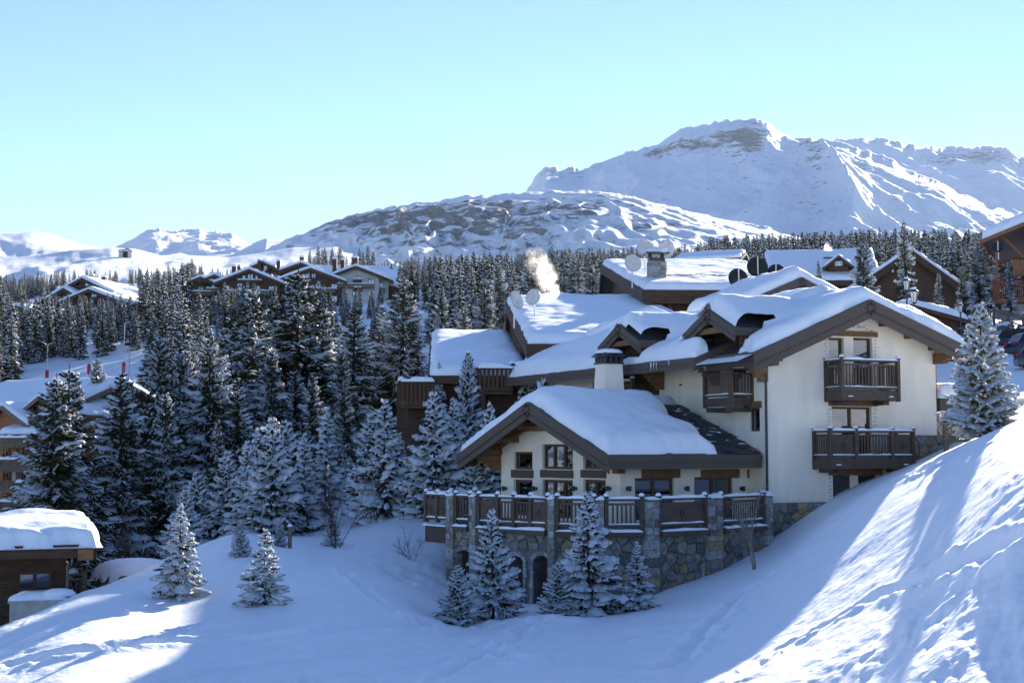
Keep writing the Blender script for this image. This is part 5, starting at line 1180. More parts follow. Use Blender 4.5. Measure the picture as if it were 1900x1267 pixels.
# --- hotel and chalet on the wooded slope, far away
def far_chalet(name, label, px, Y, deg, zb, blocks, wins_, walls=('darkwood',), chims=()):
    fr = Frame(X_at(px, Y), Y, deg, zb); root = fr.empty(name); tag(root, label, 'building'); out = []
    for i, (kind, pxa, pya, hw, rise, v0, dp, ze_drop, *wm) in enumerate(blocks):
        u, z = fr.hv(pxa, pya, v0 - 1.0); z += zb; wall = wm[0] if wm else walls[0]
        if kind == 'v' and Y < 500:                       # rows of windows and balcony bands on the gable front
            nr_ = 0; zz = z - zb - rise - 1.9
            while zz > 4.0 and nr_ < 3:
                nn = max(1, int(hw * 2 / 3.4))
                for k in range(nn):
                    a = u - hw + (k + 0.5) * 2 * hw / nn
                    wd = window(root, (0, v0, 0), (1, 0, 0), (0, -1, 0), a - 0.75, a + 0.75, zz, zz + 1.35, cols=2, dep=-0.1, mat_='greywood', back=0, fw=0.13)
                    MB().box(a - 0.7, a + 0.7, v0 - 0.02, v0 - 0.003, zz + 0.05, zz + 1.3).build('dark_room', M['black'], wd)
                if nr_ % 2 == 0:
                    bb = MB().box(u - hw * 0.8, u + hw * 0.8, v0 - 1.2, v0, zz - 1.0, zz - 0.85).build('balcony', M['darkwood'], root); MB().box(u - hw * 0.8, u + hw * 0.8, v0 - 1.2, v0 - 1.1, zz - 0.85, zz + 0.1).build('balcony_front', M['greywood'], bb); snow_strip(bb, (u - hw * 0.8, v0 - 1.15, 0), (u + hw * 0.8, v0 - 1.15, 0), zz + 0.1, 0.16, 0.25)
                zz -= 2.9; nr_ += 1
        if kind == 'v': body(root, u - hw, u + hw, v0, v0 + dp, zb, z - rise, z, 'v', (1.2, 1.2), 0.7, wall, 'darkwood', seed=100 + i, fash=0.6, barge=0.8, res=0.7)
        else: body(root, u, u + hw, v0, v0 + dp, zb, z - rise, z, 'u', (1.2, 1.2), 0.7, wall, 'darkwood', seed=100 + i, fash=0.6, barge=0.8, res=0.7)
    for (v, x0, y0, x1, y1, c) in wins_: pwin(root, fr, v, x0, y0, x1, y1, cols=c, mt='greywood', fw=0.16)
    for (v, x0, y0, x1, y1) in chims:
        (a0, t), (a1, b) = fr.hv(x0, y0, v), fr.hv(x1, y1, v); k = MB().box(a0, a1, v, v + (a1 - a0), b - 2.5, t).build('chimney', M['darkwood'], root); snow_cap(k, a0 - 0.1, a1 + 0.1, v - 0.1, v + a1 - a0 + 0.1, lambda U, V: U * 0 + t, 0.5, 0.3, 0.5, seed=2, name='snow_cap')
    return fr, root
fh, ho = far_chalet('hotel', 'sprawling brown hotel with many snowy gables above the wood', 540, 345, 4, 18,
    [('u', 370, 514, 16, 3.2, 4, 14, 0), ('v', 372, 513, 3.2, 1.8, 0, 8, 0), ('v', 398, 509, 2.6, 1.6, 0, 8, 0),
     ('v', 462, 499, 7.2, 3.4, -4, 18, 0), ('v', 576, 497, 7.6, 3.2, -3, 18, 0), ('u', 540, 484, 26, 6, 4, 22, 0), ('v', 660, 493, 5.6, 2.6, -2, 16, 0, 'palewall'),
     ('v', 487, 485, 2.2, 1.5, 10, 8, 0), ('v', 558, 487, 4.2, 2.0, 8, 8, 0), ('v', 690, 505, 4.0, 2.0, 1, 12, 0, 'palewall')],
    [(-4, 449, 510, 456, 518, 1), (-4, 459, 508, 470, 518, 2), (-4, 473, 510, 479, 518, 1), (-4, 440, 525, 450, 533, 2), (-3, 563, 506, 575, 516, 3), (-3, 578, 507, 586, 516, 2), (-3, 566, 521, 573, 528, 2), (-3, 588, 521, 595, 531, 2),
     (-2, 661, 512, 669, 517, 1), (-2, 661, 528, 668, 536, 1), (-2, 684, 512, 689, 518, 1), (4, 364, 535, 368, 541, 1), (4, 373, 535, 384, 541, 3), (4, 362, 552, 385, 559, 3), (0, 376, 521, 381, 526, 1), (8, 489, 493, 496, 502, 1), (8, 552, 492, 558, 496, 1)],
    chims=((8, 478, 483, 484, 490), (8, 513, 484, 520, 492), (12, 556, 477, 564, 486), (9, 617, 480, 625, 487), (8, 653, 478, 664, 492), (8, 632, 482, 639, 488), (6, 430, 494, 438, 503), (6, 440, 494, 446, 502)))
for (v, x0, x1, y0, y1) in ((-3.2, 655, 671, 518, 526), (-3.2, 656, 671, 533, 540), (2.8, 358, 386, 559, 565), (2.6, 360, 388, 545, 549), (-5.2, 440, 486, 519, 524)):
    (a0, t), (a1, b) = fh.hv(x0, y0, v), fh.hv(x1, y1, v); bb = MB().box(a0, a1, v, v + 1.3, b, b + 0.2).build('balcony', M['darkwood'], ho); MB().box(a0, a1, v, v + 0.08, b + 0.2, t).build('balcony_front', M['darkwood'], bb); snow_strip(bb, (a0, v + 0.04, 0), (a1, v + 0.04, 0), t, 0.16, 0.25)
far_chalet('mountain_chalet', 'brown chalet with a wide snowy gable on the left wooded slope', 160, 335, -14, 16,
    [('v', 152, 515, 7.4, 4.0, 0, 22, 0), ('v', 165, 536, 7.0, 3.0, -6, 14, 0), ('v', 118, 534, 8.5, 5.2, -3, 14, 0)],
    [(0, 140, 524, 149, 531, 1), (0, 158, 522, 171, 531, 2), (-6, 150, 545, 158, 552, 1), (-6, 170, 545, 180, 552, 2), (-3, 66, 556, 74, 565, 1), (-3, 80, 553, 88, 562, 1), (0, 128, 537, 138, 542, 1)],
    chims=((6, 167, 511, 172, 518), (10, 188, 514, 195, 520)))
far_chalet('mountain_chalet', 'low brown chalet roof at the left edge of the wood', 8, 300, -24, 12, [('v', 30, 566, 6.5, 3.4, 0, 14, 0)], [(0, 24, 580, 30, 586, 1)])
# tiny lift station on the far white slope
fr_, st = far_chalet('lift_station', 'tiny lift station standing on the far white piste', 228, 1880, 0, 240, [('u', 220, 462, 12, 3, 0, 10, 0, 'palewall'), ('v', 236, 460, 6, 4, 0, 12, 0, 'palewall')], [])

# ------------------------------------------------------------------ conifers
def spruce_mesh(seed, Hh, Rr, nwh, nb, ntw, tw_w, snow_p=0.75, droop=0.35, upcurl=0.25, base=0.05, prof=0.8, pads=True, jit=0.25, snow_t=0.05, tuft=0.42, sag=0.25, axes=True, padw=0.5):
    """returns (trunk, crown, snow) meshes; every branch is a frond of twigs, snow lies on twigs and branch tops"""
    R_ = np.random.RandomState(seed)
    Z, AZ, RL_ = [], [], []
    for i in range(nwh):
        t = base + (1 - base) * ((i + 0.3) / nwh) ** 0.92
        if t > 0.985: t = 0.985
        k = max(3, int(round(nb * (0.55 + 0.45 * (1 - t)) + R_.uniform(-1, 1))))
        a0 = R_.uniform(0, 6.28)
        for j in range(k):
            Z.append((t + R_.uniform(-0.4, 0.4) / nwh) * Hh); AZ.append(a0 + 6.283 * j / k + R_.uniform(-0.3, 0.3))
            rr = Rr * ((1 - t) ** prof) * (1 - 0.35 * math.exp(-((t - base) / 0.05) ** 2)) + 0.035 * Hh * (1 - t) * 0 + 0.02 * Hh * 0.5
            RL_.append(rr * (1 + R_.uniform(-jit, jit)))
    Z, AZ, RL_ = np.array(Z), np.array(AZ), np.array(RL_); n = len(Z); t = Z / Hh
    dr = droop * (1.15 - t) * (1 + R_.uniform(-0.3, 0.3, n)) - 0.5 * np.clip(t - 0.7, 0, 1)
    rad = np.stack([np.cos(AZ), np.sin(AZ), 0 * AZ], 1); lat = np.stack([-np.sin(AZ), np.cos(AZ), 0 * AZ], 1); up = np.array([0, 0, 1.0])
    def axis(s):                                     # s (n,) -> points on the branch axis
        return rad * (RL_ * s)[:, None] + np.outer(Z + RL_ * (-dr * s ** 1.2 + upcurl * s ** 3), up)
    def tang(s):
        return rad + np.outer(-dr * 1.2 * s ** 0.2 + upcurl * 3 * s ** 2, up)
    Bs, Tp, Wd = [], [], []
    for j in range(ntw):
        s = np.clip((0.22 + 0.78 * (j + 0.6) / ntw) + R_.uniform(-0.05, 0.05, n), 0.1, 1.0)
        for sg in (-1, 1):
            L_ = RL_ * tuft * (1.12 - 0.75 * s) * (1 + R_.uniform(-0.3, 0.3, n)) + tw_w * 0.8
            d = tang(s) * 0.75 + lat * (sg * (0.75 + R_.uniform(-0.25, 0.25, n)))[:, None]
            d[:, 2] -= sag + R_.uniform(-0.15, 0.15, n)
            d /= np.linalg.norm(d, axis=1)[:, None]
            b = axis(s); Bs.append(b); Tp.append(b + d * L_[:, None]); Wd.append(np.full(n, tw_w) * (1 + R_.uniform(-0.25, 0.3, n)))
    if axes:
        s0, s1 = np.full(n, 0.05), np.full(n, 0.62)
        Bs.append(axis(s0)); Tp.append(axis(s1)); Wd.append(np.full(n, tw_w * 0.8))
    Bs.append(axis(np.full(n, 0.55))); Tp.append(axis(np.full(n, 1.08))); Wd.append(np.full(n, tw_w))
    Bs, Tp, Wd = np.concatenate(Bs), np.concatenate(Tp), np.concatenate(Wd); m = len(Bs)
    # leader
    d = Tp - Bs; dn = d / np.linalg.norm(d, axis=1)[:, None]; sd_ = np.cross(dn, up); sd_ /= (np.linalg.norm(sd_, axis=1)[:, None] + 1e-6); nu = np.cross(sd_, dn)
    mid = Bs + d * 0.55; w_ = Wd[:, None]
    V = np.stack([Bs, mid + sd_ * w_, mid - nu * w_ * 0.75, mid - sd_ * w_, mid + nu * w_ * 0.45, Tp], 1).reshape(-1, 3)
    f0 = np.array([[0, 2, 1], [0, 3, 2], [0, 4, 3], [0, 1, 4], [5, 1, 2], [5, 2, 3], [5, 3, 4], [5, 4, 1]])
    Fc = (np.arange(m)[:, None, None] * 6 + f0[None]).reshape(-1, 3)
    crown = np_mesh('crown', V, Fc, False)
    # snow on the twigs
    bsn = np.clip(snow_p + R_.uniform(-0.5, 0.5, n) * 0.8 + 0.35 * np.sin(AZ * 2 + Z / Hh * 9 + seed), 0, 1); keep = R_.uniform(0, 1, m) < np.tile(bsn, m // n)
    B2, T2, M2, s2, W2 = Bs[keep], Tp[keep], mid[keep], sd_[keep], Wd[keep][:, None]; k = len(B2)
    th = (snow_t * (1 + R_.uniform(-0.4, 0.5, k)))[:, None] * up
    off = up * 0.012 + nu[keep] * W2 * 0.40
    e0 = B2 * 0.85 + M2 * 0.15 + off; e1 = T2 * 0.96 + M2 * 0.04 + off * 0.5
    VS = np.stack([e0, M2 + s2 * W2 * 1.02 + off * 0.5, M2 + off + th, M2 - s2 * W2 * 1.02 + off * 0.5, e1, (M2 * 0.45 + T2 * 0.55) + off * 0.7 + th * 0.75], 1).reshape(-1, 3)
    fs = np.array([[0, 1, 2], [0, 2, 3], [2, 1, 5], [2, 5, 3], [1, 4, 5], [5, 4, 3]])
    FS = (np.arange(k)[:, None, None] * 6 + fs[None]).reshape(-1, 3); parts_v, parts_f = [VS], [FS]; nv = len(VS)
    if pads:                                          # thicker cushions of snow along the branch tops
        sel = np.where(R_.uniform(0, 1, n) < bsn)[0]; K = 7
        ss = np.linspace(0.28, 1.0, K)
        def ax(i_, s): return rad[i_] * (RL_[i_] * s)[:, None] + np.outer(Z[i_] + RL_[i_] * (-dr[i_] * s ** 1.2 + upcurl * s ** 3), up)
        G = np.zeros((len(sel), K, 5, 3))
        for a, s in enumerate(ss):
            p = ax(sel, s); wv = RL_[sel] * tuft * padw * math.sin(math.pi * (0.12 + 0.80 * a / (K - 1))) * (1 + R_.uniform(-0.35, 0.35, len(sel))) + tw_w * 0.3
            hv = snow_t * (1.2 + R_.uniform(-0.4, 0.9, len(sel))) * (0.25 if a in (0, K - 1) else 1)
            for b, (x, zz) in enumerate(((-1, -0.55), (-0.6, 0.55), (0, 1), (0.6, 0.55), (1, -0.55))):
                G[:, a, b] = p + lat[sel] * (wv * x)[:, None] + np.outer(hv * zz + tw_w * 0.45 - sag * 0.55 * np.abs(wv * x), up)
        i = np.arange(len(sel))[:, None] * (K * 5) + grid_faces(K, 5).reshape(1, -1); i = i.reshape(-1, 4)
        tri = np.concatenate([i[:, [0, 1, 2]], i[:, [0, 2, 3]]]) + nv
        parts_v.append(G.reshape(-1, 3)); parts_f.append(tri)
    snow = np_mesh('snow_load', np.concatenate(parts_v), np.concatenate(parts_f), True)
    tr = MB(); tr.tube([(0, 0, -0.02 * Hh), (0, 0, 0.3 * Hh), (0, 0, 0.7 * Hh), (0, 0, Hh * 1.03)], [0.017 * Hh, 0.013 * Hh, 0.006 * Hh, 0.0015 * Hh], 7)
    return tr.mesh('trunk', True), crown, snow

def make_kind(name, needle, *args, **kw):
    t, c, s = spruce_mesh(*args, **kw)
    t.materials.append(M['bark']); c.materials.append(M[needle]); s.materials.append(M['treesnow'])
    return (t, c, s)
KIND = {'young': [], 'tall': [], 'mid': [], 'far': []}
for sd_i in range(4):     # young firs close by (unit height 3)
    KIND['young'].append(make_kind('fir', 'needle', 11 + sd_i, 3.0, 0.92, 20, 9, 9, 0.023, snow_p=0.7, droop=(0.30, 0.45, 0.22, 0.38)[sd_i], upcurl=(0.22, 0.2, 0.26, 0.12)[sd_i], base=0.03, prof=(0.8, 0.9, 0.75, 1.0)[sd_i], snow_t=0.06, jit=0.34, tuft=(0.46, 0.40, 0.5, 0.44)[sd_i]))
KIND['bright'] = [make_kind('fir', 'needle_sunlit', 51, 4.6, 1.25, 28, 9, 9, 0.027, snow_p=1.0, droop=0.22, upcurl=0.16, base=0.03, snow_t=0.075, jit=0.25, tuft=0.42)]
for sd_i in range(4):     # tall spruces (unit height 14)
    KIND['tall'].append(make_kind('spruce', 'needle', 21 + sd_i, 14.0, (2.7, 2.5, 2.9, 2.3)[sd_i], (54, 48, 50, 56)[sd_i], 9, 9, 0.050, snow_p=0.24, droop=(0.52, 0.68, 0.42, 0.6)[sd_i], upcurl=(0.26, 0.3, 0.2, 0.34)[sd_i], base=(0.06, 0.12, 0.05, 0.09)[sd_i], prof=(0.72, 0.62, 0.85, 0.7)[sd_i], snow_t=0.08, jit=0.42, tuft=(0.44, 0.40, 0.46, 0.48)[sd_i], sag=0.5, padw=0.34))
for sd_i in range(4):     # wood on the slope (unit height 12)
    KIND['mid'].append(make_kind('spruce', 'needle', 31 + sd_i, 12.0, (1.9, 1.6, 2.2, 1.8)[sd_i], (42, 38, 40, 44)[sd_i], 8, 6, 0.078, snow_p=0.22, droop=(0.5, 0.65, 0.4, 0.55)[sd_i], upcurl=0.2, base=(0.05, 0.1, 0.04, 0.08)[sd_i], prof=(0.8, 0.68, 0.9, 0.74)[sd_i], snow_t=0.09, jit=0.42, tuft=0.48, sag=0.45, axes=False, padw=0.34))
for sd_i in range(4):
    KIND['far'].append(make_kind('spruce', 'needle', 41 + sd_i, 12.0, (1.8, 1.5, 2.0, 1.7)[sd_i], (30, 28, 32, 30)[sd_i], 7, 4, 0.12, snow_p=0.23, droop=0.5, upcurl=0.15, base=0.04, prof=0.8, snow_t=0.12, jit=0.3, tuft=0.5, sag=0.4, pads=False, axes=False))
UNIT = {'young': 3.0, 'tall': 14.0, 'mid': 12.0, 'far': 12.0, 'bright': 4.6}
TREES = []
def tree(name, kind, i, x, y, z, h, wide=1.0, rz=None, label=None, cat='tree', group=None):
    e = bpy.data.objects.new(name, None); COL.objects.link(e); e.empty_display_size = 0.3
    k = h / UNIT[kind]; e.location = (x, y, z); e.scale = (k * wide, k * wide, k); e.rotation_euler = (rnd.uniform(-0.02, 0.02), rnd.uniform(-0.02, 0.02), rnd.uniform(0, 6.28) if rz is None else rz)
    tm, cm, sm = KIND[kind][i % len(KIND[kind])]
    link('trunk', tm, None, e); link('crown', cm, None, e); link('snow_load', sm, None, e)['kind'] = 'stuff'
    tag(e, label, cat, group); TREES.append((x, y, h)); return e
def tree_px(kind, i, px, py_top, py_base, label, wide=1.0, group=None, name='spruce_tree', Y=None, y0=30, y1=140):
    """a tree whose top stands at a pixel; its foot is where the ground is at py_base (or at distance Y)"""
    if Y is None: x, Y, z = on_ground(px, py_base, y0, y1)
    else: x = X_at(px, Y); z = gz(x, Y)
    z = gz(x, Y); top = P(px, py_top, Y)[2]
    return tree(name, kind, i, x, Y, z - 0.08, (top - z + 0.08) / 1.03, wide, label=label, group=group)
G1 = 'young snow-laden firs by the terrace wall'
tree_px('young', 0, 916, 940, 1130, 'slender snowy fir before the left arches of the terrace', 0.88, Y=43.2, name='fir_tree')
tree_px('young', 1, 1090, 908, 1116, 'broad snowy fir with drooping fingers before the terrace wall', 1.15, Y=42.8, name='fir_tree')
tree_px('young', 2, 851, 1045, 1145, 'small snowy fir at the left foot of the terrace wall', 1.15, Y=41.8, name='fir_tree')
tree_px('young', 3, 1180, 1002, 1110, 'small ragged fir right of the broad fir at the terrace', 1.05, Y=43.6, name='fir_tree')
tree_px('young', 2, 1034, 1040, 1118, 'low bushy snowy fir between the two terrace firs', 1.15, Y=42.2, name='fir_tree')
tree_px('young', 3, 332, 932, 1113, 'lone snowy fir near the snow-covered mound', 1.0, name='fir_tree')
tree_px('young', 1, 490, 978, 1119, 'short wide snowy fir alone on the shaded slope', 1.15, name='fir_tree')
tree_px('young', 0, 450, 962, 1050, 'small thin fir just behind the short wide fir', 0.9, Y=46, name='fir_tree')
tree_px('young', 2, 522, 962, 1012, 'tiny fir beside the wooden stake on the slope', 0.85, Y=50, name='fir_tree')
tree_px('young', 3, 618, 938, 1000, 'tiny fir among the bare shrub twigs', 1.0, Y=54, name='fir_tree')
for i, (px, pt, Y, wd, lb) in enumerate(((508, 770, 60, 0.95, 'tallest snowy fir of the clump on the slope'), (462, 815, 62, 0.9, 'snowy fir on the left side of the slope clump'), (532, 775, 64, 0.95, 'snowy fir standing just behind the tallest of the clump'),
        (566, 800, 63, 0.9, 'sunlit snowy fir on the right side of the slope clump'), (422, 832, 64, 0.95, 'snowy fir left of the slope clump'), (482, 790, 66, 0.9, 'snowy fir at the back left of the slope clump'),
        (370, 870, 64, 1.0, 'low snowy fir at the edge of the dark wood'), (604, 752, 70, 0.85, 'slim snowy fir behind the bare shrub'), (345, 905, 58, 1.1, 'low snowy fir spilling over the slope edge'),
        (712, 738, 61, 1.05, 'large snowy fir left of the terrace corner'), (690, 760, 64, 0.95, 'snowy fir behind the left flank of the large one'), (742, 800, 63, 0.9, 'snowy fir behind the right flank of the large one'),
        (808, 722, 60, 0.95, 'snowy fir against the brown balcony posts'), (842, 735, 62, 0.75, 'narrow snowy fir under the brown balconies'), (868, 648, 69, 0.62, 'narrow dark fir before the left snowy roof'),
        (816, 668, 69.5, 0.55, 'slim snowy fir at the left roof corner'), (885, 838, 57, 1.1, 'snowy fir under the left eave of the pavilion'), (905, 742, 60, 0.7, 'small snowy fir behind the pavilion gable'),
        (1004, 696, 63, 0.5, 'small snowy fir tip above the pavilion snow'), (975, 660, 69, 0.75, 'drooping snowy fir beside the brown plank balcony'))):
    tree_px('young' if i < 17 else 'young', i, px, pt, 0, lb, wd, Y=Y, name='fir_tree')
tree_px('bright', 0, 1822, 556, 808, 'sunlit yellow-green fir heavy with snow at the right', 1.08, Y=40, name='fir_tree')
BIG = [(103, 690, 72, 1.2, 'left of the twin spruces before the orange apartments'), (130, 674, 74, 1.1, 'right of the twin spruces before the orange apartments'), (222, 678, 78, 1.15, 'tall dark spruce right of the twin spruces'),
 (290, 612, 84, 0.85, 'tall slim spruce with a pale top at the wood edge'), (332, 642, 88, 0.8, 'dark spruce in the shaded wood, third from its left'), (386, 612, 86, 1.0, 'dark spruce with snow-streaked limbs in the shaded wood'), (432, 575, 94, 1.15, 'tall spruce left of the giant one'),
 (548, 496, 100, 1.65, 'giant broad spruce towering in the middle of the wood'), (470, 528, 104, 1.1, 'tall spruce close behind the giant one on its left'), (592, 560, 100, 0.9, 'tall spruce close to the giant one on its right'), (652, 560, 98, 1.3, 'tall snowy spruce right of the giant one'),
 (622, 590, 108, 0.9, 'spruce between the giant one and its right neighbour'), (742, 508, 104, 1.3, 'tall sunlit spruce left of the brown chalet roofs'), (712, 560, 112, 0.9, 'spruce behind the sunlit one on its left'), (768, 590, 112, 0.85, 'short spruce right of the sunlit one'),
 (820, 528, 118, 0.8, 'spruce above the left snowy chalet roof'), (898, 512, 116, 1.1, 'bushy spruce above the snowy roof beside the small dish'), (858, 555, 120, 0.75, 'small spruce between the two above the chalet roof'),
 (360, 700, 92, 0.95, 'shaded spruce low in the wood behind the lone fir'), (255, 730, 90, 0.95, 'shaded spruce low in the wood near the apartments'), (500, 640, 92, 0.9, 'shaded spruce in front of the giant one'), (575, 690, 88, 0.9, 'shaded spruce right of the fir clump'), (445, 690, 86, 0.9, 'shaded spruce left of the fir clump'), (640, 700, 86, 0.85, 'shaded spruce behind the large fir'),
 (312, 720, 80, 0.85, 'dark spruce standing behind the lone fir'), (180, 660, 120, 0.8, 'spruce above the half hidden orange building'), (405, 770, 78, 0.8, 'low dark spruce beside the clump of firs')]
for i, (px, pt, Y, wd, lb) in enumerate(BIG): tree_px('tall', i, px, pt, 0, lb, wd, Y=Y)
for i, (px, pt, Y, wd, lb) in enumerate(((1605, 425, 108, 0.85, 'tall dark spruce before the brown lodge, left of two'), (1688, 405, 110, 0.62, 'tall slim snowy spruce before the brown lodge gable'), (1525, 480, 105, 0.75, 'small sunlit spruce left of the brown lodge'), (1792, 490, 100, 0.8, 'snowy spruce above the picket fence'), (1880, 500, 120, 0.8, 'spruce beside the red balcony'), (1745, 505, 112, 0.7, 'spruce right of the lamp posts'))):
    tree_px('tall' if i != 2 else 'mid', i, px, pt, 0, lb, wd, Y=Y)
# trees just outside the picture on the right: their shade falls across the slope
for i, (px, Y, h) in enumerate(((2240, 46, 7),)):
    x = X_at(px, Y); z = gz(x, Y); tree('spruce_tree', 'tall', i, x, Y, z - 0.1, h, 1.0, label='spruce standing beyond the right edge of the picture', group='spruces beyond the right edge')

# the wood on the slopes: nearest trees one by one, the rest as one mass
R2 = random.Random(5); cand = []
def lim(px, Y, top):                                     # keep the piste and the far buildings in view
    if 40 < px < 300 and 150 < Y < 250:
        if 60 < px < 205 and Y > 186 and Y < 236: return R2.random() < 0.0
        if 205 <= px < 290 and 196 < Y < 250: return R2.random() < 0.12
    if Y <= 186 and 45 < px < 295 and top < (735 if px < 205 else 690) + R2.uniform(0, 30): return False
    if 334 <= Y < 372 and (350 < px < 722 or 60 < px < 250): return False
    return True
def wood(y0, y1, a0, a1, cnt, hmin, hmax):
    for _ in range(cnt):
        Y = math.sqrt(R2.uniform(y0 * y0, y1 * y1)); px = R2.uniform(a0, a1); h = R2.uniform(hmin, hmax) * (0.75 + 0.35 * R2.random())
        cand.append((px, Y, h))
wood(95, 180, 200, 840, 60, 9, 15); wood(150, 260, -120, 900, 190, 9, 15); wood(240, 470, -200, 760, 820, 9, 16); wood(240, 470, 740, 1300, 620, 11, 17); wood(150, 470, 1250, 2150, 900, 11, 17); wood(130, 240, 760, 1200, 60, 9, 14); wood(120, 180, 1700, 2100, 40, 9, 13)
for px in range(346, 730, 8): cand.append((px + R2.uniform(-3, 3), R2.uniform(292, 333), R2.uniform(7, 13)))
for px in range(15, 262, 8): cand.append((px + R2.uniform(-3, 3), R2.uniform(280, 322), R2.uniform(7, 13)))
XX_ = np.array([X_at(c[0], c[1]) for c in cand]); YY_ = np.array([c[1] for c in cand]); ZZ_ = ground0(XX_, YY_) + np.where(YY_ > 120, 1.5 * fbm(XX_ / 40, YY_ / 40, 3, 90) * smooth01((YY_ - 120) / 80), 0)
ok, cell = [], {}
for k, (px, Y, h) in enumerate(cand):
    x, z = XX_[k], ZZ_[k]; gpx, gpy = proj(x, Y, z); _, top = proj(x, Y, z + h)
    sl_ = np.interp(px, [-200, 0, 120, 300, 350, 400, 555, 570, 690, 700, 900, 1150, 1290, 1320, 1500, 1600, 1800, 1900], [510, 512, 500, 498, 482, 500, 492, 456, 458, 482, 470, 458, 458, 438, 432, 425, 428, 430]) + R2.triangular(-6, 30, 4)
    if Y < 345 and 345 < px < 725: sl_ = max(sl_, (548 if px < 400 else 526 if px < 620 else 536) + R2.triangular(-14, 40, 5))
    if Y < 335 and 15 < px < 258: sl_ = max(sl_, 549 + R2.triangular(-10, 30, 5))
    if 380 < px < 800 and Y < 290: sl_ = max(sl_, 578 + R2.uniform(0, 55))
    if Y < 185 and px < 850: sl_ = max(sl_, 640 + R2.uniform(0, 80))
    if top < sl_:
        h = h * (gpy - sl_) / (gpy - top); top = sl_
        if h < 4.2: continue
    if not lim(px, Y, top): continue
    if 1150 < px < 1780 and Y < 175: continue            # chalets stand here
    key = (int(x // 2.2), int(Y // 2.6))
    if key in cell or any(abs(x - t[0]) < 1.6 and abs(Y - t[1]) < 1.6 for t in TREES): continue
    cell[key] = 1; ok.append((Y, x, z, h, px))
side = []
for _ in range(160):                                      # the wood also goes on to the left of the picture
    t_, r_ = R2.uniform(-1.5, -0.5), R2.uniform(70, 240); side.append((r_, r_ * math.sin(t_), float(ground0(np.array([(-300.0 - CX) / F * r_]), np.array([r_]))[0]) - 0.5, R2.uniform(9, 15), -900, r_ * math.cos(t_)))
ok.sort(); n_ind = max(0, 298 - len(TREES))
for k, (Y, x, z, h, px) in enumerate(ok[:n_ind]):
    g = 'snowy spruces in the wood on the left slope' if px < 800 else 'snowy spruces in the wood behind the chalets'
    tree('spruce_tree', 'tall' if Y < 150 else 'mid', k, x, Y, z - 0.2, h, R2.uniform(0.8, 1.1), label='snowy spruce among many in the wood on the left slope' if px < 800 else 'snowy spruce among many in the wood behind the chalets', group=g)
rest = ok[n_ind:]
fm_ = bpy.data.meshes.new('spruce_wood'); fm_.from_pydata([(x, Y, z - 0.2) for Y, x, z, h, px in rest] + [(x, y_, z - 0.2) for r_, x, z, h, px, y_ in side], [], []); rest = rest + [q_[:5] for q_ in side]
for nm_, tp_, val in (('tsc', 'FLOAT', [h / 12.0 for Y, x, z, h, px in rest]), ('trz', 'FLOAT', [R2.uniform(0, 6.28) for _ in rest]), ('tid', 'INT', [R2.randrange(4) for _ in rest])):
    at = fm_.attributes.new(nm_, tp_, 'POINT'); at.data.foreach_set('value', val)
forest = bpy.data.objects.new('spruce_wood', fm_); COL.objects.link(forest); tag(forest, 'distant snowy spruce wood covering the hillside', kind='stuff')
protos = []
for i in range(4):                                        # the wood's own tree shapes, one mesh each with three materials
    tm, cm, sm = KIND['far'][i]; vs, fs, mi = [], [], []
    me_ = bpy.data.meshes.new('wood_tree'); V, T_, MI, off = [], [], [], 0
    for j, src in enumerate((tm, cm, sm)):
        co_ = np.empty(len(src.vertices) * 3, np.float32); src.vertices.foreach_get('co', co_); V.append(co_.reshape(-1, 3))
        src.calc_loop_triangles(); lt = np.empty(len(src.loop_triangles) * 3, np.int32); src.loop_triangles.foreach_get('vertices', lt); T_.append(lt.reshape(-1, 3) + off); MI.append(np.full(len(lt) // 3, j)); off += len(src.vertices)
    me_ = np_mesh('wood_tree', np.concatenate(V), np.concatenate(T_), False); me_.polygons.foreach_set('material_index', np.concatenate(MI).astype(np.int32))
    for mm in ('bark', 'needle', 'treesnow'): me_.materials.append(M[mm])
    protos.append(me_)
ng_ = bpy.data.node_groups.new('spruce_wood', 'GeometryNodeTree'); ng_.interface.new_socket('Geometry', in_out='INPUT', socket_type='NodeSocketGeometry'); ng_.interface.new_socket('Geometry', in_out='OUTPUT', socket_type='NodeSocketGeometry')
gi, go = ng_.nodes.new('NodeGroupInput'), ng_.nodes.new('NodeGroupOutput'); jn = ng_.nodes.new('GeometryNodeJoinGeometry')
def attr(nm_, tp_):
    a = ng_.nodes.new('GeometryNodeInputNamedAttribute'); a.data_type = tp_; a.inputs['Name'].default_value = nm_; return a.outputs['Attribute']
a_s, a_r, a_i = attr('tsc', 'FLOAT'), attr('trz', 'FLOAT'), attr('tid', 'INT')
cx = ng_.nodes.new('ShaderNodeCombineXYZ'); ng_.links.new(a_r, cx.inputs['Z']); e2r = ng_.nodes.new('FunctionNodeEulerToRotation'); ng_.links.new(cx.outputs[0], e2r.inputs[0])
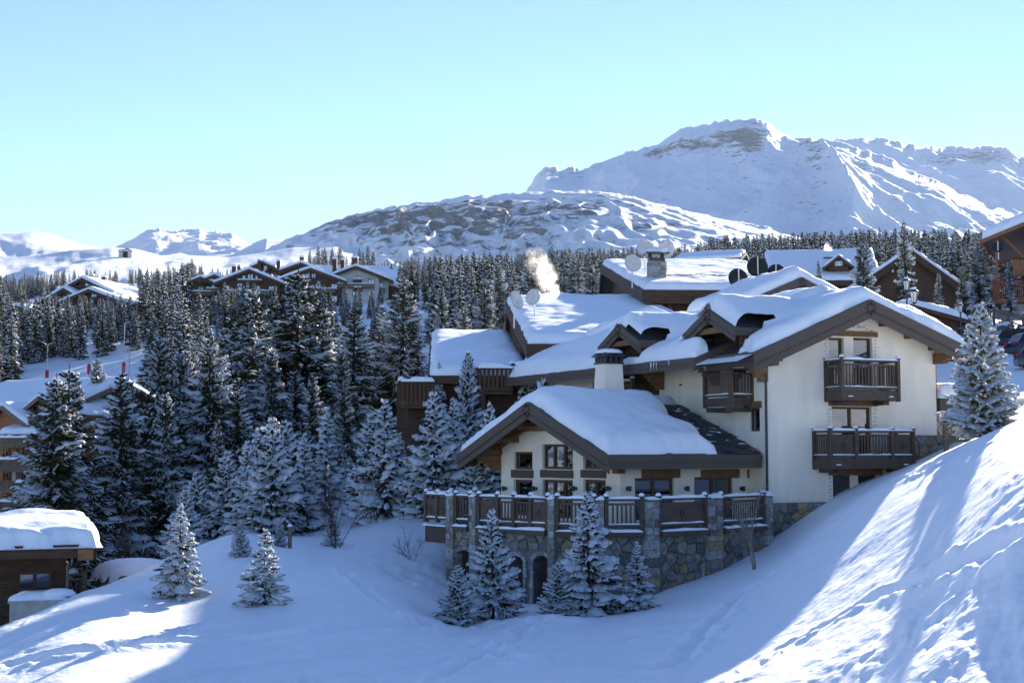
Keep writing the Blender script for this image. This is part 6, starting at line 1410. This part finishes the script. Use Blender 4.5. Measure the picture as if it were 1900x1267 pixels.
for i, me_ in enumerate(protos):
    po = bpy.data.objects.new('wood_tree_shape', me_)                  # not placed in the scene itself
    oi = ng_.nodes.new('GeometryNodeObjectInfo'); oi.inputs['Object'].default_value = po
    cmp_ = ng_.nodes.new('FunctionNodeCompare'); cmp_.data_type = 'INT'; cmp_.operation = 'EQUAL'; ng_.links.new(a_i, cmp_.inputs[2]); cmp_.inputs[3].default_value = i
    ip = ng_.nodes.new('GeometryNodeInstanceOnPoints'); ng_.links.new(gi.outputs[0], ip.inputs['Points']); ng_.links.new(cmp_.outputs[0], ip.inputs['Selection']); ng_.links.new(oi.outputs['Geometry'], ip.inputs['Instance']); ng_.links.new(e2r.outputs[0], ip.inputs['Rotation']); ng_.links.new(a_s, ip.inputs['Scale'])
    ng_.links.new(ip.outputs[0], jn.inputs[0])
ng_.links.new(jn.outputs[0], go.inputs[0])
forest.modifiers.new('wood', 'NODES').node_group = ng_

# ------------------------------------------------------------------ smaller things
def dish(px, py, Y, r, mt, label, yaw=0.0, tilt=0.25, pole=1.2, arm=True):
    x, y, z = P(px, py, Y); e = bpy.data.objects.new('satellite_dish', None); COL.objects.link(e); e.location = (x, y, z - pole); e.rotation_euler = (0, 0, yaw)
    q = MB(); n, prof = 28, [(0.0, 0.0), (0.35, 0.018), (0.7, 0.06), (1.0, 0.12)]
    vs = [(0, 0, 0)]; fs = []
    for rr, d in prof[1:]:
        for k in range(n): t = 2 * math.pi * k / n; vs.append((r * rr * math.cos(t), r * rr * math.sin(t) * 1.04, r * d))
    for k in range(n): fs.append((0, 1 + (k + 1) % n, 1 + k))
    for i in range(2):
        for k in range(n): fs.append((1 + i * n + k, 1 + i * n + (k + 1) % n, 1 + (i + 1) * n + (k + 1) % n, 1 + (i + 1) * n + k))
    m_ = len(vs); vs += [(a, b, c - 0.02) for a, b, c in vs]; fs += [tuple(i + m_ for i in reversed(f)) for f in fs]
    for k in range(n): fs.append((1 + 2 * n + k, m_ + 1 + 2 * n + k, m_ + 1 + 2 * n + (k + 1) % n, 1 + 2 * n + (k + 1) % n))
    q.add(vs, fs); o = q.build('reflector', M[mt], e, True, (0, -0.12, pole)); o.rotation_euler = (math.pi / 2 - tilt + math.pi, 0, 0)
    MB().tube([(0, 0.12, pole + 0.1), (0, 0.12, 0), (0, 0.12, -0.3)], 0.04).build('mast', M['dishpale'], e)
    MB().box(-0.035, 0.035, -0.22, -0.18, pole - r * 0.75, pole + r * 0.95).build('spine', M['dishpale'], e)
    if arm: MB().beam((0, -0.2, pole - r * 0.9), (0, -r * 0.9, pole - r * 0.2), 0.03, 0.03).build('feed_arm', M['metal'], e)
    return tag(e, label, 'satellite dish', 'satellite dishes on the roofs')
dish(1174, 488, 84.5, 0.53, 'dishpale', 'pale satellite dish lowest and leftmost of three by the chimney', 0.25, arm=False)
dish(1197, 461, 91, 0.58, 'dishpale', 'pale satellite dish highest behind the stone chimney', 0.1, arm=False)
dish(1236, 464, 92, 0.58, 'dishpale', 'pale satellite dish right of the stone chimney', -0.3, arm=False)
dish(1369, 516, 82, 0.58, 'dishdark', 'dark satellite dish nearest the snowy annexe roof', 0.1, arm=False)
dish(1405, 495, 85, 0.64, 'dishdark', 'dark satellite dish rising highest of the dark three', 0.0, arm=False)
dish(1440, 506, 86, 0.55, 'dishdark', 'dark satellite dish half sunk behind snow', -0.2, arm=False)
dish(957, 556, 74.5, 0.50, 'dishpale', 'grey satellite dish at the left ridge end of the brown chalet', 0.9, arm=False)
dish(990, 551, 78, 0.45, 'dishpale', 'small dish low behind the brown chalet ridge', -0.5, arm=False)
dish(1852, 458, 100, 0.4, 'dishdark', 'dark dish hanging beside the orange chalet roof', -0.4, arm=False, pole=0.6)

def lamp_post(px, py, Y, hh, label):
    x, y, z = P(px, py, Y); g = gz(x, y); e = bpy.data.objects.new('lamp_post', None); COL.objects.link(e); e.location = (x, y, min(g, z - 2.2)); zz = z - e.location.z
    MB().tube([(0, 0, 0), (0, 0, 0.6), (0, 0, zz - hh * 0.55)], [0.09, 0.06, 0.045]).build('pole', M['metal'], e)
    MB().lathe([(hh * 0.16, -hh * 0.5), (hh * 0.28, hh * 0.22), (hh * 0.27, hh * 0.24)], 6, (0, 0, zz)).build('lantern_glass', M['lampglass'], e)
    q = MB(); q.lathe([(hh * 0.36, 0.0), (hh * 0.33, hh * 0.06), (hh * 0.15, hh * 0.2), (hh * 0.05, hh * 0.3), (0.01, hh * 0.42)], 6, (0, 0, zz + hh * 0.24)); q.lathe([(0.05, -hh * 0.12), (hh * 0.2, 0.0)], 6, (0, 0, zz - hh * 0.5))
    for k in range(6):
        t = k * math.pi / 3; q.beam((hh * 0.17 * math.cos(t), hh * 0.17 * math.sin(t), zz - hh * 0.5), (hh * 0.29 * math.cos(t), hh * 0.29 * math.sin(t), zz + hh * 0.24), 0.025, 0.025, (0, 0.2, 1))
    q.build('lantern_frame', M['metal'], e); lump(e, (0, 0, zz + hh * 0.42), hh * 0.2, hh * 0.2, hh * 0.16)
    tag(e, label, 'lamp post', 'lantern lamp posts')
lamp_post(1682, 527, 84, 0.72, 'lantern lamp post standing left and farther of the close pair')
lamp_post(1696, 548, 80, 0.80, 'lantern lamp post in front and larger of the close pair')
lamp_post(1782, 571, 92, 0.58, 'lone lantern lamp post before the picket fence')

# picket fence along the road
fpts = [P(1702, 604, 114), P(1775, 600, 110), P(1845, 597, 108), P(1900, 612, 103), P(1985, 630, 96)]
fe = bpy.data.objects.new('picket_fence', None); COL.objects.link(fe); fe.location = fpts[0]; tag(fe, 'weathered picket fence along the raised road at right', 'fence')
pk = MB().prism([(-0.055, -0.012, 0), (0.055, -0.012, 0), (0.055, -0.012, 1.0), (0, -0.012, 1.1), (-0.055, -0.012, 1.0)], (0, 0.024, 0)).mesh('picket'); pk.materials.append(M['greywood'])
for a, b in zip(fpts[:-1], fpts[1:]):
    a, b = Vector(a) - Vector(fpts[0]), Vector(b) - Vector(fpts[0]); L_ = (b - a).length; n_ = int(L_ / 0.2); an = math.atan2(b.y - a.y, b.x - a.x)
    for i in range(n_): link('picket', pk, None, fe, a + (b - a) * ((i + 0.5) / n_) + Vector((0, -0.04, rnd.uniform(-0.03, 0.03))), an)
    for h in (0.3, 0.8): MB().beam(a + Vector((0, 0.03, h)), b + Vector((0, 0.03, h)), 0.05, 0.09).build('rail', M['greywood'], fe)
    for t in (0.0, 0.5):
        c = a + (b - a) * t; MB().box(-0.08, 0.08, 0, 0.14, -0.6, 1.2).build('post', M['greywood'], fe, loc=c); lump(fe, c + Vector((0, 0.07, 1.2)), 0.11, 0.11, 0.1)
# boulder bank below the fence
bk = bpy.data.objects.new('boulder_bank', None); COL.objects.link(bk); bk.location = P(1750, 640, 106); tag(bk, 'bank of dark boulders under snow below the picket fence', 'boulders')
for i in range(46):
    px = rnd.uniform(1735, 1905); t = rnd.random(); py = 603 + (px - 1735) * 0.02 + t * 32; Y = 106 - t * 7
    x, y, z = P(px, py, Y); r = rnd.uniform(0.3, 0.6); q = MB(); vs = []
    for rr, zz in ((0.5, -0.8), (0.95, -0.3), (1.0, 0.2), (0.6, 0.7)):
        for k in range(7): a = 2 * math.pi * k / 7; j = rnd.uniform(0.75, 1.2); vs.append((r * rr * j * math.cos(a), r * rr * j * math.sin(a), r * zz * rnd.uniform(0.8, 1.1)))
    fs = [(i_ * 7 + k, i_ * 7 + (k + 1) % 7, (i_ + 1) * 7 + (k + 1) % 7, (i_ + 1) * 7 + k) for i_ in range(3) for k in range(7)] + [tuple(range(21, 28)), tuple(range(6, -1, -1))]
    bl_ = q.add(vs, fs).build('stone', M['stone'], bk, loc=(x - bk.location.x, y - bk.location.y, z - bk.location.z))
    if rnd.random() < 0.6: lump(bl_, (0, 0, r * 0.45), r * 0.8, r * 0.7, r * 0.45, rnd.random())
# retaining wall and post-and-rail fence right of the chalet
a, b = P(1737, 800, 58), P(1960, 792, 60); fw_ = Frame(a[0], a[1], math.degrees(math.atan2(b[1] - a[1], b[0] - a[0])), -1.0); rw = fw_.empty('retaining_wall'); tag(rw, 'pale rubble retaining wall behind the sunlit fir', 'wall')
zt = fw_.hv(1800, 752, 0)[1]; MB().box(0, 5.2, 0, 0.5, -0.5, zt).build('core', M['mortar'], rw)
rubble(rw, 0, 5.2, 0.2, zt, lambda s, z, b: (s, -b, z), (0.36, 0.27), mt='palestone', seed=13); snow_cap(rw, -0.1, 5.3, -0.1, 0.9, lambda U, V: U * 0 + zt, 0.4, 0.3, 0.15, seed=8, name='snow_cap')
pf = bpy.data.objects.new('rail_fence', None); COL.objects.link(pf); pf.location = P(1756, 840, 52); tag(pf, 'short post and rail fence beside the stone base at right', 'fence')
pts_ = [P(1756, 842, 52), P(1800, 838, 52.5), P(1850, 815, 54)]
for p_ in pts_: d = Vector(p_) - pf.location; MB().box(-0.08, 0.08, -0.08, 0.08, -0.4, 1.1).build('post', M['greywood'], pf, loc=d)
for p_, q_ in zip(pts_[:-1], pts_[1:]):
    for h in (0.45, 0.95): MB().beam(Vector(p_) - pf.location + Vector((0, -0.09, h)), Vector(q_) - pf.location + Vector((0, -0.09, h)), 0.06, 0.12).build('rail', M['greywood'], pf)

# parked cars on the raised road
def car(px_left, py_base, Y, label, yaw=0.0, Ln=4.4):
    x, y, z = P(px_left, py_base, Y); e = bpy.data.objects.new('parked_car', None); COL.objects.link(e); e.location = (x + Ln / 2, y, z); e.rotation_euler = (0, 0, yaw)
    side = [(-2.15, 0.35), (-2.2, 0.65), (-2.12, 0.95), (-1.95, 1.02), (-1.62, 1.5), (-1.3, 1.62), (0.2, 1.64), (0.62, 1.52), (1.15, 1.06), (1.95, 0.93), (2.18, 0.75), (2.2, 0.4), (1.9, 0.28), (-1.9, 0.28)]
    q = MB(); k = len(side); vs = []
    for yy, inset in ((-0.86, 0.06), (-0.9, 0.0), (0.9, 0.0), (0.86, 0.06)):
        for a, b in side:
            up_ = max(0, b - 0.95) * 0.28; s = (1 if yy < 0 else -1); vs.append((a * (1 - inset * 0.3), yy + s * up_, b - inset * 0.3))
    fs = [tuple(range(k)), tuple(range(4 * k - 1, 3 * k - 1, -1))] + [(r_ * k + i, (r_ + 1) * k + i, (r_ + 1) * k + (i + 1) % k, r_ * k + (i + 1) % k) for r_ in range(3) for i in range(k)]
    q.add(vs, fs).build('body', M['carpaint'], e, False)
    for s in (-1, 1):
        q = MB(); yy = lambda b: s * (0.905 - max(0, b - 0.95) * 0.28)
        for poly in ([(-1.78, 1.06), (-1.5, 1.48), (-0.95, 1.55), (-0.95, 1.06)], [(-0.85, 1.06), (-0.85, 1.55), (0.2, 1.56), (0.2, 1.06)], [(0.3, 1.06), (0.3, 1.55), (0.55, 1.48), (0.98, 1.06)]):
            MB().add([(a, yy(b) + s * 0.004, b) for a, b in poly], [tuple(range(4)) if s > 0 else (3, 2, 1, 0)]).build('side_window', M['dishdark'], e)
        for a in (-1.35, 1.35):
            q = MB(); q.lathe([(0.30, -0.1), (0.335, -0.08), (0.335, 0.08), (0.30, 0.1)], 18); w_ = q.build('wheel', M['tyre'], e, True, (a, s * 0.82, 0.335)); w_.rotation_euler = (math.pi / 2, 0, 0)
            MB().lathe([(0.2, -0.11), (0.2, 0.11)], 12).build('rim', M['concrete'], w_)
        MB().box(-2.2, -2.08, s * 0.62 - 0.14, s * 0.62 + 0.14, 0.78, 1.0).build('tail_light', M['red'], e); MB().box(2.06, 2.17, s * 0.62 - 0.16, s * 0.62 + 0.16, 0.66, 0.82).build('headlight', M['lampglass'], e)
    tag(e, label, 'car', 'cars parked on the raised road')
car(1871, 664, 92, 'dark blue parked car farther back on the raised road', 0.1); car(1888, 687, 82, 'dark parked car nearest the sunlit fir', -0.2); car(1838, 655, 97, 'dark parked car half hidden behind the fir', 0.0, 4.4)

# bare shrubs and the little birch
def bare(name, x, y, z, h, seed, mt, label, stems=5, spread=0.5, snow=False, rad=0.012):
    e = bpy.data.objects.new(name, None); COL.objects.link(e); e.location = (x, y, z); R3 = random.Random(seed); st_, tw = MB(), MB()
    def grow(mb, p, d, L_, r_, lev):
        pts = [p]; n_ = 4
        for i in range(n_):
            d = (d + Vector((R3.uniform(-1, 1), R3.uniform(-1, 1), R3.uniform(-0.4, 0.6))) * 0.16).normalized(); pts.append(pts[-1] + d * L_ / n_)
        mb.tube(pts, [r_ * (1 - 0.15 * i) for i in range(n_ + 1)], 4, False)
        if lev < 3:
            for i in range(2, n_ + 1):
                for _ in range(2):
                    dd = (d + Vector((R3.uniform(-1, 1), R3.uniform(-1, 1), R3.uniform(-0.5, 0.6))) * 0.9).normalized(); grow(tw, pts[i], dd, L_ * R3.uniform(0.4, 0.62), r_ * 0.55, lev + 1)
    for i in range(stems):
        a = R3.uniform(0, 6.28); grow(st_, Vector((0.05 * math.cos(a), 0.05 * math.sin(a), -0.1)), Vector((spread * math.cos(a), spread * math.sin(a), 1)).normalized(), h * R3.uniform(0.5, 0.75), rad, 1)
    st_.build('stem', M[mt], e); tw.build('twigs', M[mt], e); tag(e, label, 'shrub'); return e
x, y, z = on_ground(1395, 1034, 40, 60); bare('birch_sapling', X_at(1398, 45.5), 45.5, gz(X_at(1398, 45.5), 45.5), 2.3, 3, 'birch', 'leafless birch sapling against the terrace corner', 2, 0.25, rad=0.035)
x = X_at(628, 53); bare('bare_shrub', x, 53, gz(x, 53), 2.6, 5, 'bark', 'bare twiggy shrub between the fir clump and the large fir', 7, 0.6, rad=0.016)
x = X_at(770, 52); bare('bare_shrub', x, 52, gz(x, 52), 1.2, 6, 'bark', 'small bare shrub left of the terrace corner', 5, 0.9, rad=0.010)
x = X_at(230, 50); bare('bare_shrub', x, 50, gz(x, 50) - 0.3, 2.4, 8, 'bark', 'bare shrub behind the snow-covered mound', 5, 0.5, rad=0.012)
x = X_at(541, 50); st = bpy.data.objects.new('wooden_stake', None); COL.objects.link(st); st.location = (x, 50, gz(x, 50)); MB().box(-0.06, 0.06, -0.06, 0.06, -0.2, 0.75).build('stake', M['greywood'], st); lump(st, (0, 0, 0.75), 0.09, 0.09, 0.08); tag(st, 'short wooden stake in the snow beside a tiny fir', 'stake')
# snow-covered mound by the lodge
x, y, z = P(238, 1085, 49); mo = bpy.data.objects.new('snowy_mound', None); COL.objects.link(mo); mo.location = (x, y, z); tag(mo, 'rounded rock buried under deep snow behind the lone fir', 'rock')
q = MB(); vs, n_ = [], 16
for rr, zz in ((1.0, -0.6), (1.02, 0.1), (0.9, 0.45), (0.5, 0.62), (0.0, 0.66)):
    for k in range(n_): a = 2 * math.pi * k / n_; j = 1 + 0.08 * math.sin(3 * a + 1); vs.append((1.0 * rr * j * math.cos(a), 0.7 * rr * j * math.sin(a), zz * (1 + 0.1 * math.sin(2 * a))))
q.add(vs, [(i * n_ + k, i * n_ + (k + 1) % n_, (i + 1) * n_ + (k + 1) % n_, (i + 1) * n_ + k) for i in range(4) for k in range(n_)]).build('rock', M['stone'], mo)
us_, vs_ = np.meshgrid(np.linspace(-1.25, 1.6, 34), np.linspace(-1, 1.2, 26)); rr_ = np.hypot((us_ - 0.15) / 1.4, vs_ / 1.02); zz_ = np.where(rr_ < 1, 0.25 + 0.75 * np.sqrt(np.clip(1 - rr_ ** 3, 0, 1)) * (0.9 + 0.15 * fbm(us_, vs_, 2, 4)), 0.18)
link('snow_cap', np_mesh('snow_cap', np.c_[us_.ravel(), vs_.ravel(), zz_.ravel()], grid_faces(*us_.shape)[(rr_.ravel()[grid_faces(*us_.shape)] < 1.06).all(1)], True), M['roofsnow'], mo)
# snow-making poles with red pads and a piste lamp
for px, pb, pt, lb in ((87, 700, 640, 'slim pole with a red pad at the left end of the piste'), (165, 683, 618, 'slim pole with a red pad in the middle of the piste'), (230, 663, 600, 'slim pole with a red pad at the right end of the piste')):
    x, y, z = P(px, pb, 214); e = bpy.data.objects.new('piste_pole', None); COL.objects.link(e); z = min(z, gz(x, y) + 1.0); e.location = (x, y, z); h = P(px, pt, 214)[2] - z
    MB().tube([(0, 0, -1), (0, 0, h)], 0.06, 6).build('pole', M['concrete'], e); MB().lathe([(0.26, -0.4), (0.28, 0.5), (0.26, 1.1)], 10).build('pad', M['red'], e); MB().beam((0, 0, h), (0.8, -0.3, h + 0.3), 0.12, 0.12).build('nozzle', M['concrete'], e); tag(e, lb, 'pole', 'poles with red pads along the piste')
x, y, z = P(240, 674, 205); e = bpy.data.objects.new('piste_lamp', None); COL.objects.link(e); e.location = (x, y, z); h = P(240, 648, 205)[2] - z; MB().tube([(0, 0, -2), (0, 0, h)], 0.08, 6).build('pole', M['concrete'], e); MB().box(-0.9, 0.9, -0.2, 0.2, h, h + 0.15).build('lamp_head', M['concrete'], e); tag(e, 'street lamp with a flat head on the piste', 'lamp post')
# overhead lines against the mountain
for k, (ya, yb) in enumerate(((424, 384), (420, 377))):
    A, B = Vector(P(1760, ya, 340)), Vector(P(2000, yb - 18, 250)); pts = [A + (B - A) * t + Vector((0, 0, -1.5 * math.sin(math.pi * t))) for t in [i / 10 for i in range(11)]]
    tag(MB().tube(pts, 0.035, 4, False).build('overhead_cable', M['metal']), ('lower' if k == 0 else 'upper') + ' of two thin cables crossing the mountain at right', 'cable', 'overhead cables')
# icicles below the second eave
for i in range(5):
    v = 3.0 + rnd.uniform(0, 2.2); q = MB().lathe([(0.03, 0.0), (0.015, -0.08), (0.003, -rnd.uniform(0.15, 0.4))], 6); q.build('icicle', M['roofsnow'], house, True, (RL2 - 0.1, v, ZL2 - 0.05))

# chimney smoke: a small warm plume of vapour
sm_m = bpy.data.materials.new('smoke'); sm_m.use_nodes = True; N, L = sm_m.node_tree.nodes, sm_m.node_tree.links; N.remove(N['Principled BSDF'])
pvn = N.new('ShaderNodeVolumePrincipled'); pvn.inputs['Color'].default_value = (1.0, 0.95, 0.88, 1); pvn.inputs['Anisotropy'].default_value = 0.55
tc = N.new('ShaderNodeTexCoord'); nz = N.new('ShaderNodeTexNoise'); nz.inputs['Scale'].default_value = 1.9; nz.inputs['Detail'].default_value = 4; L.new(tc.outputs['Object'], nz.inputs['Vector'])
mr = N.new('ShaderNodeMapRange'); mr.inputs['From Min'].default_value = 0.40; mr.inputs['From Max'].default_value = 0.72; mr.inputs['To Max'].default_value = 1.7; L.new(nz.outputs['Fac'], mr.inputs['Value'])
cr = N.new('ShaderNodeVectorMath'); cr.operation = 'CROSS_PRODUCT'; ax_ = (Vector(P(990, 470, 79)) - Vector(P(1036, 549, 79))).normalized(); cr.inputs[1].default_value = ax_; L.new(tc.outputs['Object'], cr.inputs[0])
ln = N.new('ShaderNodeVectorMath'); ln.operation = 'LENGTH'; L.new(cr.outputs[0], ln.inputs[0])
fo = N.new('ShaderNodeMapRange'); fo.interpolation_type = 'SMOOTHSTEP'; fo.inputs['From Min'].default_value = 0.05; fo.inputs['From Max'].default_value = 0.9; fo.inputs['To Min'].default_value = 1; fo.inputs['To Max'].default_value = 0; L.new(ln.outputs['Value'], fo.inputs['Value'])
dt = N.new('ShaderNodeVectorMath'); dt.operation = 'DOT_PRODUCT'; dt.inputs[1].default_value = ax_; L.new(tc.outputs['Object'], dt.inputs[0])
fl2 = N.new('ShaderNodeMapRange'); fl2.inputs['From Min'].default_value = 0.2; fl2.inputs['From Max'].default_value = 3.2; fl2.inputs['To Min'].default_value = 1; fl2.inputs['To Max'].default_value = 0; L.new(dt.outputs['Value'], fl2.inputs['Value'])
m1 = N.new('ShaderNodeMath'); m1.operation = 'MULTIPLY'; L.new(mr.outputs[0], m1.inputs[0]); L.new(fo.outputs[0], m1.inputs[1])
m2 = N.new('ShaderNodeMath'); m2.operation = 'MULTIPLY'; L.new(m1.outputs[0], m2.inputs[0]); L.new(fl2.outputs[0], m2.inputs[1]); L.new(m2.outputs[0], pvn.inputs['Density']); L.new(pvn.outputs[0], N['Material Output'].inputs['Volume'])
def plume(pts, label, Y):
    p3 = [Vector(P(px, py, Y)) for px, py, r in pts]; q = MB(); n_ = 14; vs = []
    for i, p in enumerate(p3):
        d = (p3[min(i + 1, len(p3) - 1)] - p3[max(i - 1, 0)]).normalized(); a_ = Vector((0, 1, 0)); b_ = a_.cross(d).normalized()
        for k in range(n_): t = 2 * math.pi * k / n_; vs.append(p - p3[0] + (a_ * math.cos(t) + b_ * math.sin(t)) * pts[i][2])
    m_ = len(p3); q.add(vs, [(i * n_ + k, i * n_ + (k + 1) % n_, (i + 1) * n_ + (k + 1) % n_, (i + 1) * n_ + k) for i in range(m_ - 1) for k in range(n_)] + [tuple(range(n_ - 1, -1, -1)), tuple(range((m_ - 1) * n_, m_ * n_))])
    me_ = q.mesh('chimney_smoke', True); bm = bmesh.new(); bm.from_mesh(me_); bmesh.ops.recalc_face_normals(bm, faces=bm.faces); bm.to_mesh(me_); bm.free(); q.mesh = lambda *a: me_
    o = q.build('chimney_smoke', sm_m, None, True, p3[0]); tag(o, label, kind='stuff')
plume([(1036, 549, 0.2), (1024, 541, 0.6), (1010, 526, 0.95), (998, 508, 1.05), (990, 490, 1.0), (986, 470, 0.8), (984, 450, 0.2)], 'warm puff of smoke rising over the brown chalet', 79)
plume([(1528, 464, 0.1), (1534, 460, 0.4), (1544, 456, 0.5), (1552, 452, 0.15)], 'small puff of smoke over the distant lodge roof', 134)

# ------------------------------------------------------------------ air: thin mountain haze round everything
hz = bpy.data.materials.new('haze'); hz.use_nodes = True; N, L = hz.node_tree.nodes, hz.node_tree.links; N.remove(N['Principled BSDF'])
v_ = N.new('ShaderNodeVolumePrincipled'); v_.inputs['Color'].default_value = (0.80, 0.88, 1.0, 1); v_.inputs['Density'].default_value = 0.000008; v_.inputs['Anisotropy'].default_value = 0.2
L.new(v_.outputs[0], N['Material Output'].inputs['Volume'])
tag(MB().box(-9000, 11000, -400, 12600, -45, 2500).build('haze', hz), 'thin cold haze in the mountain air', kind='stuff')
